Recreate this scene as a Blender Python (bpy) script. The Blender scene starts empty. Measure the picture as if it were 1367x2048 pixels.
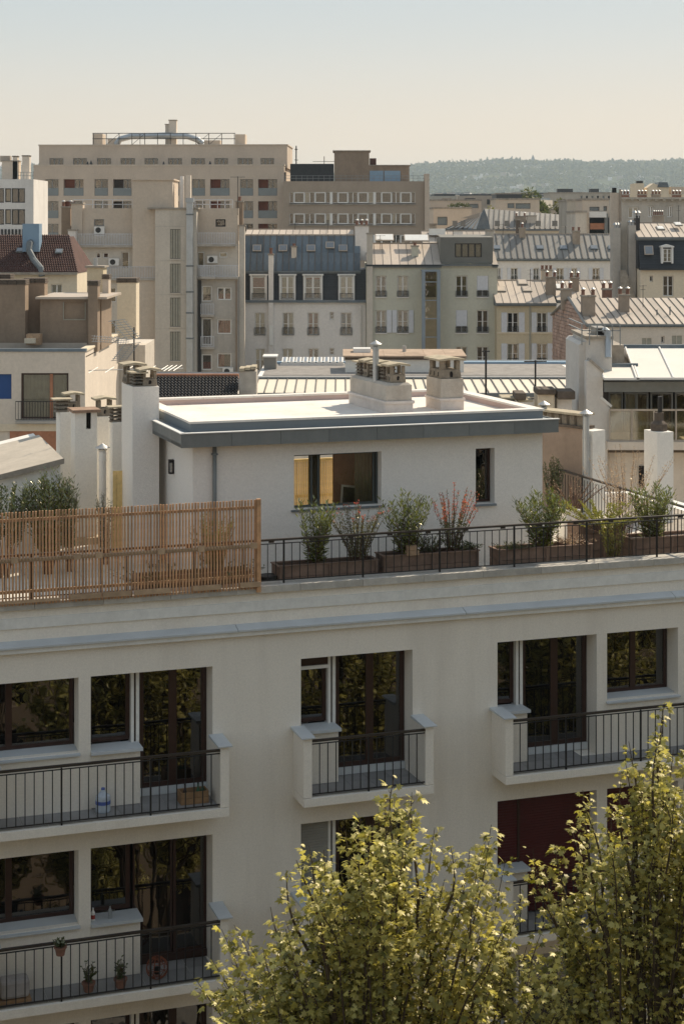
import bpy, bmesh, math, random
from mathutils import Vector, Matrix, Euler
R = math.radians
rnd = random.Random(7)
SC = bpy.context.scene
COL = SC.collection

# ---------------------------------------------------------------- camera, world, sun, exposure
FPX, CX, HY, EYE = 3523.0, 683.5, 445.0, 27.0      # focal length and horizon measured on the 1367 x 2048 photograph; eye height in metres
cam_d = bpy.data.cameras.new('camera')
cam = bpy.data.objects.new('camera', cam_d)
COL.objects.link(cam)
cam.location = (0, 0, EYE)
cam.rotation_euler = (R(90), 0, 0)
cam_d.sensor_fit = 'HORIZONTAL'
cam_d.sensor_width = 36
cam_d.lens = 36 * FPX / 1367
cam_d.shift_y = -(1024 - HY) / 1367
cam_d.clip_start = 0.3
cam_d.clip_end = 20000
SC.camera = cam

SUN_AZ, SUN_EL = 40.0, 42.0     # degrees clockwise from +Y (straight ahead), degrees above the horizon
world = bpy.data.worlds.new('World')
SC.world = world
world.use_nodes = True
wn = world.node_tree.nodes
wl = world.node_tree.links
wn.clear()
w_out = wn.new('ShaderNodeOutputWorld')
w_bg = wn.new('ShaderNodeBackground')
sky = wn.new('ShaderNodeTexSky')
sky.sky_type = 'NISHITA'
sky.sun_disc = False
sky.sun_elevation = R(SUN_EL)
sky.sun_rotation = R(SUN_AZ)
sky.altitude = 60
sky.air_density = 1.0
sky.dust_density = 1.0
sky.ozone_density = 1.0
w_hsv = wn.new('ShaderNodeHueSaturation')
w_hsv.inputs['Saturation'].default_value = 2.4
w_mul = wn.new('ShaderNodeMix')
w_mul.data_type = 'RGBA'
w_mul.blend_type = 'MULTIPLY'
w_mul.inputs['Factor'].default_value = 1.0
w_tc = wn.new('ShaderNodeTexCoord')
w_sep = wn.new('ShaderNodeSeparateXYZ')
w_mr = wn.new('ShaderNodeMapRange')
w_mr.interpolation_type = 'SMOOTHERSTEP'
w_mr.inputs['From Min'].default_value = 0.01
w_mr.inputs['From Max'].default_value = 0.15
w_tint = wn.new('ShaderNodeMix')      # warm dusty air at the horizon, clearer and cooler above
w_tint.data_type = 'RGBA'
w_tint.inputs[6].default_value = (2.42, 1.98, 1.62, 1)
w_tint.inputs[7].default_value = (1.87, 1.86, 1.80, 1)
wl.new(w_tc.outputs['Generated'], w_sep.inputs[0])
wl.new(w_sep.outputs['Z'], w_mr.inputs['Value'])
wl.new(w_mr.outputs[0], w_tint.inputs['Factor'])
wl.new(w_tint.outputs[2], w_mul.inputs[7])
w_gam = wn.new('ShaderNodeGamma')
w_gam.inputs['Gamma'].default_value = 0.14      # flattens the sky so its unseen parts fill the shaded facade
wl.new(sky.outputs[0], w_gam.inputs['Color'])
wl.new(w_gam.outputs[0], w_hsv.inputs['Color'])
wl.new(w_hsv.outputs[0], w_mul.inputs[6])
wl.new(w_mul.outputs[2], w_bg.inputs['Color'])
w_bg.inputs['Strength'].default_value = 0.15
wl.new(w_bg.outputs[0], w_out.inputs['Surface'])

sun_d = bpy.data.lights.new('sun', 'SUN')
sun_d.energy = 2.95
sun_d.angle = R(0.5)
sun_d.color = (1.0, 0.87, 0.69)
sun = bpy.data.objects.new('sun', sun_d)
COL.objects.link(sun)
_sd = Vector((math.sin(R(SUN_AZ)) * math.cos(R(SUN_EL)), math.cos(R(SUN_AZ)) * math.cos(R(SUN_EL)), math.sin(R(SUN_EL))))
sun.rotation_euler = _sd.to_track_quat('Z', 'Y').to_euler()
sun.location = (30, 30, 90)

SC.view_settings.view_transform = 'Standard'
SC.view_settings.look = 'None'
SC.view_settings.exposure = 0.95
SC.view_settings.gamma = 1.0
SC.view_settings.use_curve_mapping = False
try:
    SC.cycles.max_bounces = 7
    SC.cycles.diffuse_bounces = 4
    SC.cycles.transparent_max_bounces = 12
    SC.cycles.volume_bounces = 0
    SC.cycles.sample_clamp_indirect = 6.0
except Exception:
    pass

# ---------------------------------------------------------------- materials
MATS = {}
def _n(nt, t, **k):
    n = nt.nodes.new(t)
    for a, b in k.items():
        setattr(n, a, b)
    return n

def mat(name, col, rough=0.85, var=0.12, scale=1.5, bump=0.0, bscale=30.0, metal=0.0, dirt=0.0, dcol=(0.10, 0.085, 0.07), inst=0.0, spec=0.3, streak=6.0, dscale=0.8, grain=None):
    """base colour with soft mottling, vertical dirt streaks, per-object variation and fine bump"""
    if name in MATS:
        return MATS[name]
    m = bpy.data.materials.new(name)
    m.use_nodes = True
    nt = m.node_tree
    L = nt.links
    b = nt.nodes['Principled BSDF']
    b.inputs['Roughness'].default_value = rough
    b.inputs['Metallic'].default_value = metal
    b.inputs['Specular IOR Level'].default_value = spec
    tc = _n(nt, 'ShaderNodeTexCoord')
    base = _n(nt, 'ShaderNodeRGB')
    base.outputs[0].default_value = (*col, 1)
    cur = base.outputs[0]
    if grain is None: grain = 0.09 if (bump and scale < 3) else (0.10 if dirt else 0)
    if grain:
        gn = _n(nt, 'ShaderNodeTexNoise')
        gn.inputs['Scale'].default_value = 26.0 if bump else 5.0
        gn.inputs['Detail'].default_value = 3
        gn.inputs['Roughness'].default_value = 0.8
        L.new(tc.outputs['Object'], gn.inputs['Vector'])
        gm = _n(nt, 'ShaderNodeMapRange')
        gm.inputs['From Min'].default_value = 0.25
        gm.inputs['From Max'].default_value = 0.75
        gm.inputs['To Min'].default_value = 1 - grain
        gm.inputs['To Max'].default_value = 1 + grain
        L.new(gn.outputs['Fac'], gm.inputs['Value'])
        gh = _n(nt, 'ShaderNodeHueSaturation')
        L.new(gm.outputs[0], gh.inputs['Value'])
        L.new(cur, gh.inputs['Color'])
        cur = gh.outputs[0]
    if var:
        nz = _n(nt, 'ShaderNodeTexNoise')
        nz.inputs['Scale'].default_value = scale
        nz.inputs['Detail'].default_value = 7
        nz.inputs['Roughness'].default_value = 0.65
        L.new(tc.outputs['Object'], nz.inputs['Vector'])
        mr = _n(nt, 'ShaderNodeMapRange')
        mr.inputs['From Min'].default_value = 0.3
        mr.inputs['From Max'].default_value = 0.7
        mr.inputs['To Min'].default_value = 1 - var
        mr.inputs['To Max'].default_value = 1 + var
        L.new(nz.outputs['Fac'], mr.inputs['Value'])
        hs = _n(nt, 'ShaderNodeHueSaturation')
        L.new(mr.outputs[0], hs.inputs['Value'])
        L.new(cur, hs.inputs['Color'])
        cur = hs.outputs[0]
    if inst:
        oi = _n(nt, 'ShaderNodeObjectInfo')
        mr2 = _n(nt, 'ShaderNodeMapRange')
        mr2.inputs['To Min'].default_value = 1 - inst
        mr2.inputs['To Max'].default_value = 1 + inst
        L.new(oi.outputs['Random'], mr2.inputs['Value'])
        hs2 = _n(nt, 'ShaderNodeHueSaturation')
        L.new(mr2.outputs[0], hs2.inputs['Value'])
        L.new(cur, hs2.inputs['Color'])
        cur = hs2.outputs[0]
    if dirt:
        mp = _n(nt, 'ShaderNodeMapping')
        mp.inputs['Scale'].default_value = (1, 1, 1.0 / streak)
        L.new(tc.outputs['Object'], mp.inputs['Vector'])
        n2 = _n(nt, 'ShaderNodeTexNoise')
        n2.inputs['Scale'].default_value = dscale
        n2.inputs['Detail'].default_value = 9
        n2.inputs['Roughness'].default_value = 0.7
        L.new(mp.outputs[0], n2.inputs['Vector'])
        m3 = _n(nt, 'ShaderNodeMapRange')
        m3.inputs['From Min'].default_value = 0.47
        m3.inputs['From Max'].default_value = 0.72
        m3.inputs['To Max'].default_value = dirt
        L.new(n2.outputs['Fac'], m3.inputs['Value'])
        mx = _n(nt, 'ShaderNodeMix', data_type='RGBA')
        L.new(m3.outputs[0], mx.inputs['Factor'])
        L.new(cur, mx.inputs[6])
        mx.inputs[7].default_value = (*dcol, 1)
        cur = mx.outputs[2]
    L.new(cur, b.inputs['Base Color'])
    if bump:
        n4 = _n(nt, 'ShaderNodeTexNoise')
        n4.inputs['Scale'].default_value = bscale
        n4.inputs['Detail'].default_value = 4
        L.new(tc.outputs['Object'], n4.inputs['Vector'])
        bp = _n(nt, 'ShaderNodeBump')
        bp.inputs['Strength'].default_value = bump
        bp.inputs['Distance'].default_value = 0.02
        L.new(n4.outputs['Fac'], bp.inputs['Height'])
        L.new(bp.outputs[0], b.inputs['Normal'])
    MATS[name] = m
    return m

def glass(name, tint=(0.55, 0.56, 0.52), refl=0.18, rough=0.02, wob=0.0):
    if name in MATS:
        return MATS[name]
    m = bpy.data.materials.new(name)
    m.use_nodes = True
    nt = m.node_tree
    L = nt.links
    nt.nodes.remove(nt.nodes['Principled BSDF'])
    o = nt.nodes['Material Output']
    t = _n(nt, 'ShaderNodeBsdfTransparent')
    t.inputs[0].default_value = (*tint, 1)
    g = _n(nt, 'ShaderNodeBsdfGlossy')
    g.inputs['Roughness'].default_value = rough
    g.inputs['Color'].default_value = (0.95, 0.95, 0.95, 1)
    fr = _n(nt, 'ShaderNodeFresnel')
    fr.inputs['IOR'].default_value = 1.5
    ad = _n(nt, 'ShaderNodeMath', operation='ADD', use_clamp=True)
    ad.inputs[1].default_value = refl
    L.new(fr.outputs[0], ad.inputs[0])
    mx = _n(nt, 'ShaderNodeMixShader')
    L.new(ad.outputs[0], mx.inputs[0])
    L.new(t.outputs[0], mx.inputs[1])
    L.new(g.outputs[0], mx.inputs[2])
    L.new(mx.outputs[0], o.inputs['Surface'])
    if wob:
        tc = _n(nt, 'ShaderNodeTexCoord')
        nz = _n(nt, 'ShaderNodeTexNoise')
        nz.inputs['Scale'].default_value = 1.7
        L.new(tc.outputs['Object'], nz.inputs['Vector'])
        bp = _n(nt, 'ShaderNodeBump')
        bp.inputs['Strength'].default_value = wob
        bp.inputs['Distance'].default_value = 0.05
        L.new(nz.outputs['Fac'], bp.inputs['Height'])
        L.new(bp.outputs[0], g.inputs['Normal'])
        L.new(bp.outputs[0], fr.inputs['Normal'])
    MATS[name] = m
    return m

def leafmat(name, col, col2, trans=0.45, gloss=0.12, rough=0.35, tcol=None):
    if name in MATS:
        return MATS[name]
    m = bpy.data.materials.new(name)
    m.use_nodes = True
    nt = m.node_tree
    L = nt.links
    nt.nodes.remove(nt.nodes['Principled BSDF'])
    o = nt.nodes['Material Output']
    g = _n(nt, 'ShaderNodeNewGeometry')
    rp = _n(nt, 'ShaderNodeMix', data_type='RGBA')
    L.new(g.outputs['Random Per Island'], rp.inputs['Factor'])
    rp.inputs[6].default_value = (*col, 1)
    rp.inputs[7].default_value = (*col2, 1)
    d = _n(nt, 'ShaderNodeBsdfDiffuse')
    t = _n(nt, 'ShaderNodeBsdfTranslucent')
    L.new(rp.outputs[2], d.inputs['Color'])
    hs = _n(nt, 'ShaderNodeHueSaturation')
    hs.inputs['Saturation'].default_value = 1.15
    hs.inputs['Value'].default_value = 1.7
    L.new(rp.outputs[2], hs.inputs['Color'])
    L.new(hs.outputs[0], t.inputs['Color'])
    m1 = _n(nt, 'ShaderNodeMixShader')
    m1.inputs[0].default_value = trans
    L.new(d.outputs[0], m1.inputs[1])
    L.new(t.outputs[0], m1.inputs[2])
    gl = _n(nt, 'ShaderNodeBsdfGlossy')
    gl.inputs['Roughness'].default_value = rough
    gl.inputs['Color'].default_value = (1, 0.93, 0.74, 1)
    m2 = _n(nt, 'ShaderNodeMixShader')
    m2.inputs[0].default_value = gloss
    L.new(m1.outputs[0], m2.inputs[1])
    L.new(gl.outputs[0], m2.inputs[2])
    L.new(m2.outputs[0], o.inputs['Surface'])
    MATS[name] = m
    return m

# ---------------------------------------------------------------- mesh helpers
class MB:
    """collects faces; build() links them as ONE mesh object"""
    def __init__(s):
        s.v = []; s.f = []; s.m = []
    def quad(s, a, b, c, d, mi=0):
        i = len(s.v); s.v += [a, b, c, d]; s.f.append((i, i+1, i+2, i+3)); s.m.append(mi)
    def tri(s, a, b, c, mi=0):
        i = len(s.v); s.v += [a, b, c]; s.f.append((i, i+1, i+2)); s.m.append(mi)
    def poly(s, pts, mi=0):
        i = len(s.v); s.v += list(pts); s.f.append(tuple(range(i, i+len(pts)))); s.m.append(mi)
    def box(s, x0, x1, y0, y1, z0, z1, mi=0):
        if x1 < x0: x0, x1 = x1, x0
        if y1 < y0: y0, y1 = y1, y0
        if z1 < z0: z0, z1 = z1, z0
        i = len(s.v)
        s.v += [(x0,y0,z0),(x1,y0,z0),(x1,y1,z0),(x0,y1,z0),(x0,y0,z1),(x1,y0,z1),(x1,y1,z1),(x0,y1,z1)]
        for q in ((0,3,2,1),(4,5,6,7),(0,1,5,4),(1,2,6,5),(2,3,7,6),(3,0,4,7)):
            s.f.append(tuple(i+k for k in q)); s.m.append(mi)
        return s
    def prism(s, base, top, mi=0):
        """two loops with the same number of points"""
        n = len(base); i = len(s.v); s.v += list(base) + list(top)
        s.f.append(tuple(i+k for k in reversed(range(n)))); s.m.append(mi)
        s.f.append(tuple(i+n+k for k in range(n))); s.m.append(mi)
        for k in range(n):
            s.f.append((i+k, i+(k+1) % n, i+n+(k+1) % n, i+n+k)); s.m.append(mi)
        return s
    def tube(s, pts, r, n=8, r2=None, mi=0, caps=True):
        pts = [Vector(p) for p in pts]
        k = len(pts); rings = []
        for j, p in enumerate(pts):
            if j == 0: d = pts[1] - p
            elif j == k-1: d = p - pts[j-1]
            else: d = (pts[j+1]-p).normalized() + (p-pts[j-1]).normalized()
            d = d.normalized() if d.length > 1e-9 else Vector((0,0,1))
            u = d.cross(Vector((0,0,1)))
            if u.length < 1e-3: u = d.cross(Vector((1,0,0)))
            u.normalize(); w = d.cross(u)
            rr = r if r2 is None else r + (r2-r)*j/(k-1)
            i = len(s.v)
            for a in range(n):
                t = 2*math.pi*a/n
                s.v.append(tuple(p + u*(rr*math.cos(t)) + w*(rr*math.sin(t))))
            rings.append(i)
        for j in range(k-1):
            a0, b0 = rings[j], rings[j+1]
            for a in range(n):
                s.f.append((a0+a, a0+(a+1)%n, b0+(a+1)%n, b0+a)); s.m.append(mi)
        if caps:
            s.f.append(tuple(rings[0]+a for a in reversed(range(n)))); s.m.append(mi)
            s.f.append(tuple(rings[-1]+a for a in range(n))); s.m.append(mi)
        return s
    def lathe(s, prof, x=0, y=0, n=12, mi=0):
        i0 = len(s.v)
        for (r, z) in prof:
            for a in range(n):
                t = 2*math.pi*a/n
                s.v.append((x+r*math.cos(t), y+r*math.sin(t), z))
        for j in range(len(prof)-1):
            for a in range(n):
                s.f.append((i0+j*n+a, i0+j*n+(a+1)%n, i0+(j+1)*n+(a+1)%n, i0+(j+1)*n+a)); s.m.append(mi)
        s.f.append(tuple(i0+a for a in reversed(range(n)))); s.m.append(mi)
        s.f.append(tuple(i0+(len(prof)-1)*n+a for a in range(n))); s.m.append(mi)
        return s
    def mesh(s, name, mats, fix=True, smooth=False):
        me = bpy.data.meshes.new(name)
        me.from_pydata([tuple(v) for v in s.v], [], s.f)
        if not isinstance(mats, (list, tuple)): mats = [mats]
        for m in mats: me.materials.append(m)
        if len(mats) > 1: me.polygons.foreach_set('material_index', s.m)
        if smooth: me.polygons.foreach_set('use_smooth', [True]*len(s.f))
        if fix and len(s.f) < 20000:
            bm = bmesh.new(); bm.from_mesh(me)
            bmesh.ops.recalc_face_normals(bm, faces=bm.faces[:]); bm.to_mesh(me); bm.free()
        me.update()
        return me
    def build(s, name, mats, parent=None, loc=None, fix=True, smooth=False, bevel=0):
        o = bpy.data.objects.new(name, s.mesh(name, mats, fix, smooth))
        COL.objects.link(o)
        if parent is not None: o.parent = parent
        if loc is not None: o.location = loc
        if bevel:
            bv = o.modifiers.new('bevel', 'BEVEL'); bv.width = bevel; bv.segments = 2; bv.limit_method = 'ANGLE'
        return o

def piece(name, me, parent, loc=(0,0,0), rot=None, scale=None):
    o = bpy.data.objects.new(name, me)
    COL.objects.link(o)
    o.parent = parent; o.location = loc
    if rot is not None: o.rotation_euler = rot
    if scale is not None: o.scale = scale
    return o

def tag(o, label=None, cat=None, group=None, kind=None):
    if label: o['label'] = label
    if cat: o['category'] = cat
    if group: o['group'] = group
    if kind: o['kind'] = kind
    return o

def thing(name, label, cat, loc=(0,0,0), rz=0.0, group=None):
    o = bpy.data.objects.new(name, None)
    o.empty_display_size = 0.3
    COL.objects.link(o)
    o.location = loc; o.rotation_euler = (0, 0, rz)
    return tag(o, label, cat, group)

def copy_tree(o, parent=None):
    c = o.copy(); COL.objects.link(c); c.parent = parent
    for ch in list(o.children):
        copy_tree(ch, c)
    return c

# ---------------------------------------------------------------- a building's own frame: s along its front, t into the depth, z height above the street
class Fr:
    def __init__(s, px, depth, yaw=0.0):
        s.o = Vector(((px-CX)/FPX*depth, depth, 0)); s.a = R(yaw)
        s.u = Vector((math.cos(s.a), math.sin(s.a), 0)); s.n = Vector((-math.sin(s.a), math.cos(s.a), 0))
    def at(s, px, py, t=0.0):
        """where the sight line through a point of the photograph meets the plane t: (s, z)"""
        d = Vector(((px-CX)/FPX, 1.0, (HY-py)/FPX))
        k = ((s.o + s.n*t).dot(s.n)) / d.dot(s.n)
        P = d*k
        return ((P-s.o).dot(s.u), P.z + EYE)
    def s_at(s, px, t=0.0): return s.at(px, HY, t)[0]
    def z_at(s, px, py, t=0.0): return s.at(px, py, t)[1]
    def rect(s, x0, y0, x1, y1, t=0.0):
        a = s.at(x0, y1, t); b = s.at(x1, y0, t)
        return (min(a[0], b[0]), min(a[1], b[1]), max(a[0], b[0]), max(a[1], b[1]))
    def floor_at(s, px, py, z):
        """where the sight line meets the height z: (s, t)"""
        d = Vector(((px-CX)/FPX, 1.0, (HY-py)/FPX))
        P = d*((z-EYE)/d.z)
        return ((P-s.o).dot(s.u), (P-s.o).dot(s.n))
    def w(s, a, t, z): return s.o + s.u*a + s.n*t + Vector((0, 0, z))
    def thing(s, name, label, cat, a=0.0, t=0.0, z=0.0, group=None):
        return thing(name, label, cat, s.w(a, t, z), s.a, group)

def wall_holes(mb, x0, x1, z0, z1, holes, t=0.0, rev=0.2, mi=0, rmi=None):
    """front wall at depth t with holes (x0,z0,x1,z1) and their reveals"""
    if rmi is None: rmi = mi
    hs = [(max(h[0], x0), max(h[1], z0), min(h[2], x1), min(h[3], z1)) for h in holes]
    hs = [h for h in hs if h[2] - h[0] > 0.01 and h[3] - h[1] > 0.01]
    X = sorted({x0, x1} | {h[0] for h in hs} | {h[2] for h in hs})
    Z = sorted({z0, z1} | {h[1] for h in hs} | {h[3] for h in hs})
    for j in range(len(Z)-1):
        run = None
        for i in range(len(X)-1):
            cx, cz = (X[i]+X[i+1])/2, (Z[j]+Z[j+1])/2
            inside = any(h[0] < cx < h[2] and h[1] < cz < h[3] for h in hs)
            if not inside:
                if run is None: run = X[i]
                end = X[i+1]
            if (inside or i == len(X)-2) and run is not None:
                mb.quad((run,t,Z[j]), (end,t,Z[j]), (end,t,Z[j+1]), (run,t,Z[j+1]), mi); run = None
    for (a, b, c, d) in hs:
        e = t + rev
        mb.quad((a,t,b), (a,t,d), (a,e,d), (a,e,b), rmi)
        mb.quad((c,t,b), (c,e,b), (c,e,d), (c,t,d), rmi)
        mb.quad((a,t,b), (a,e,b), (c,e,b), (c,t,b), rmi)
        mb.quad((a,t,d), (c,t,d), (c,e,d), (a,e,d), rmi)

def shell(mb, x0, x1, y0, y1, z0, z1, holes=(), rev=0.2, mi=0, top=True, skew=0.0):
    """hollow block: pierced front, plain sides, back and top"""
    wall_holes(mb, x0, x1, z0, z1, holes, y0, rev, mi)
    mb.quad((x1,y0,z0), (x1,y1,z0), (x1,y1,z1), (x1,y0,z1), mi)
    mb.quad((x0,y1,z0), (x0,y0,z0), (x0,y0,z1), (x0,y1,z1), mi)
    mb.quad((x1,y1,z0), (x0,y1,z0), (x0,y1,z1), (x1,y1,z1), mi)
    if top: mb.quad((x0,y0,z1), (x1,y0,z1), (x1,y1,z1), (x0,y1,z1), mi)

_cache = {}
def cached(key, fn):
    if key not in _cache: _cache[key] = fn()
    return _cache[key]

def M_(name): return MATS[name]

# glazing, frames and the colours that many buildings share
GLASS_FAR = glass('window_glass_far', (0.80, 0.79, 0.75), 0.05, 0.03, 0.15)
GLASS_NEAR = glass('window_glass_near', (0.32, 0.27, 0.20), 0.075, 0.0, 0.06)
mat('white_frame', (0.72, 0.70, 0.66), 0.5, 0.05)
mat('grey_frame', (0.25, 0.26, 0.26), 0.5, 0.05)
mat('brown_frame', (0.055, 0.028, 0.02), 0.45, 0.15, 6)
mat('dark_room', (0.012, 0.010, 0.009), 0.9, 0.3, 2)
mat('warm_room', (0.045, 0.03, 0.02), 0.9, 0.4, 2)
mat('white_curtain', (0.78, 0.76, 0.70), 0.9, 0.12, 3)
mat('grey_curtain', (0.24, 0.22, 0.19), 0.9, 0.2, 3)
mat('red_curtain', (0.30, 0.05, 0.04), 0.9, 0.2, 3)
mat('blue_curtain', (0.05, 0.22, 0.42), 0.9, 0.1, 3)
mat('iron_dark', (0.03, 0.028, 0.026), 0.5, 0.2, 8)
mat('shutter_white', (0.62, 0.62, 0.64), 0.6, 0.08, 5)

def window(parent, x0, z0, x1, z1, t=0.18, frame='white_frame', leaves=2, behind='dark_room', curtain=None, bar=None, fw=0.06, mull=0, name='window', glassm=None, depth=0.5):
    """casement window: frame ring and stiles, a pane per leaf, the room or curtain behind"""
    w, h = x1-x0, z1-z0
    fm = M_(frame)
    def mk():
        m = MB()
        m.box(0, fw, 0, 0.06, 0, h); m.box(w-fw, w, 0, 0.06, 0, h)
        m.box(fw, w-fw, 0, 0.06, 0, fw); m.box(fw, w-fw, 0, 0.06, h-fw, h)
        for i in range(1, leaves):
            c = w*i/leaves
            m.box(c-fw*0.8, c+fw*0.8, -0.01, 0.055, fw, h-fw)
        for i in range(mull):
            c = h*(i+1)/(mull+1)
            m.box(fw, w-fw, 0.004, 0.05, c-fw*0.28, c+fw*0.28)
        return m.mesh(name, fm)
    k = (name, frame, leaves, mull, round(w, 2), round(h, 2), round(fw, 3))
    o = piece(name, cached(k, mk), parent, (x0, t, z0))
    def mkp():
        pw = w/leaves
        m = MB(); m.box(fw*0.5, pw-fw*0.5, 0.02, 0.028, fw, h-fw)
        return m.mesh('pane', glassm or GLASS_FAR)
    pm = cached(('pane', leaves, round(w, 2), round(h, 2), round(fw, 3), (glassm or GLASS_FAR).name), mkp)
    for i in range(leaves):
        piece('pane', pm, o, (w*i/leaves, 0, 0))
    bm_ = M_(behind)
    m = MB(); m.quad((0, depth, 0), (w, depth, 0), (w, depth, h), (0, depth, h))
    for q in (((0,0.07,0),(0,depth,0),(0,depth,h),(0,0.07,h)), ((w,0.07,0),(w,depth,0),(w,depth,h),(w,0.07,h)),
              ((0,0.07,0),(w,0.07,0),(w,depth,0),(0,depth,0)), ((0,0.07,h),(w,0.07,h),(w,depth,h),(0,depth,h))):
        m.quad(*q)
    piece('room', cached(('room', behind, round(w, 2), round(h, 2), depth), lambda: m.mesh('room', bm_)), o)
    if curtain:
        a, b = {'left': (0.04, 0.48), 'right': (0.52, 0.96), 'full': (0.04, 0.96), 'low': (0.04, 0.96), 'high': (0.04, 0.96)}[curtain[0]]
        zt = h*0.5 if curtain[0] == 'low' else h-0.02
        zb = h*0.45 if curtain[0] == 'high' else 0.02
        def mkc():
            c = MB(); n = max(4, int((b-a)*w/0.09))
            for i in range(n):
                q0, q1 = a*w+(b-a)*w*i/n, a*w+(b-a)*w*(i+1)/n
                y0, y1 = 0.12+0.025*(i % 2), 0.12+0.025*((i+1) % 2)
                c.quad((q0,y0,zb), (q1,y1,zb), (q1,y1,zt), (q0,y0,zt))
            return c.mesh('curtain', M_(curtain[1]), fix=False)
        piece('curtain', cached(('cur', curtain, round(w, 2), round(h, 2)), mkc), o)
    return o

def railing_far(parent, x0, x1, t, z0, z1, m='iron_dark', step=0.12, r=0.012, name='window_guard'):
    b = MB(); b.box(x0, x1, t-0.02, t+0.02, z1-0.04, z1); b.box(x0, x1, t-0.015, t+0.015, z0, z0+0.03)
    n = max(2, int((x1-x0)/step))
    for i in range(n+1):
        x = x0+(x1-x0)*i/n
        b.box(x-r, x+r, t-r, t+r, z0+0.03, z1-0.04)
    return b.build(name, M_(m), parent)

def slope_panels(parent, Fm, x0, x1, t0, z0, t1, z1, n, m, name='zinc_panel', seam=0.045, lean=0.0, sw=0.035, rows=1, lean_mesh=True):
    """standing-seam panels between eave (t0,z0) and ridge (t1,z1); each panel an object, mesh shared; lean shifts the top sideways"""
    L = math.hypot(t1-t0, z1-z0); a = math.atan2(z1-z0, t1-t0)
    w = (x1-x0)/n
    def mk():
        b = MB(); h = L/rows
        b.box(0.006, w-0.006, 0.0, h-0.01, 0, 0.012)
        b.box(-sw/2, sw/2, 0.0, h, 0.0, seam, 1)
        return b.mesh(name, [m, M_('zinc_seam_shade')])
    me = cached(('slope', round(w, 3), round(L, 3), m.name, rows, seam, sw), mk)
    out = []
    for i in range(n):
        for j in range(rows):
            f = j/rows
            out.append(piece(name, me, parent, (x0+w*i+lean*f, t0+(t1-t0)*f, z0+(z1-z0)*f+0.002), (a, 0, 0)))
    return out

def chimney(parent, x, y, w, d, z0, z1, m, pots=0, pot='terracotta', cap='concrete_cap', hood=True, name='chimney', ph=0.35, axis='x', spread=0.8):
    b = MB(); b.box(x-w/2, x+w/2, y-d/2, y+d/2, z0, z1)
    c = b.build(name, M_(m), parent)
    cb = MB(); cb.box(x-w/2-0.06, x+w/2+0.06, y-d/2-0.06, y+d/2+0.06, z1, z1+0.12)
    cb.build('cap', M_(cap), c)
    for i in range(pots):
        k = 0.0 if pots == 1 else (i/(pots-1)-0.5)*spread
        px, py = (x+k*w, y) if axis == 'x' else (x, y+k*d)
        r = min(0.13, (w if axis == 'x' else d)*0.42/max(1, pots))
        r = max(r, 0.09)
        pm = cached(('pot', round(r, 3), ph, pot), lambda: MB().lathe([(r, 0), (r*0.9, ph*0.8), (r*1.1, ph*0.82), (r*1.1, ph)], n=8).mesh('pot', M_(pot)))
        piece('pot', pm, c, (px, py, z1+0.12))
        if hood:
            hm = cached(('hood', round(r, 3), ph), lambda: MB().lathe([(r*0.5, -0.05), (r*0.5, 0.02), (r*1.45, 0.03), (r*0.2, 0.13)], n=8).mesh('hood', M_('steel')))
            piece('hood', hm, c, (px, py, z1+0.12+ph+0.04))
    return c

mat('zinc_seam_shade', (0.13, 0.115, 0.10), 0.6, 0.2, 3)  # shadow line beside each seam put into a darker seam colour, with slight dirt
mat('terracotta', (0.22, 0.11, 0.075), 0.85, 0.3, 4)
mat('concrete_cap', (0.33, 0.29, 0.24), 0.9, 0.25, 3, dirt=0.5)
mat('steel', (0.42, 0.42, 0.41), 0.45, 0.1, 4, metal=0.7)
mat('galvanised', (0.42, 0.44, 0.45), 0.4, 0.12, 2, metal=0.6)
mat('lead_grey', (0.16, 0.175, 0.18), 0.6, 0.15, 2)
# ---------------------------------------------------------------- foliage helpers
import numpy as np
nrs = np.random.RandomState(11)
LOBED = ([(0,0,0), (0.22,0.10,0.02), (0.52,0.16,-0.06), (0.30,0.34,0.03), (0.42,0.66,-0.05), (0.17,0.60,0.03), (0,1.0,-0.10),
          (-0.17,0.60,0.03), (-0.42,0.66,-0.05), (-0.30,0.34,0.03), (-0.52,0.16,-0.06), (-0.22,0.10,0.02), (0,0.38,0.05)],
         [(12,0,1),(12,1,2),(12,2,3),(12,3,4),(12,4,5),(12,5,6),(12,6,7),(12,7,8),(12,8,9),(12,9,10),(12,10,11),(12,11,0)])
LANCE = ([(0,0,0), (0.12,0.35,0.03), (0.09,0.7,0.0), (0,1,-0.06), (-0.09,0.7,0.0), (-0.12,0.35,0.03)], [(0,1,2,3),(0,3,4,5)])
OVAL = ([(0,0,0), (0.24,0.3,0.04), (0.22,0.7,0.0), (0,1,-0.06), (-0.22,0.7,0.0), (-0.24,0.3,0.04)], [(0,1,2,3),(0,3,4,5)])

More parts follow.
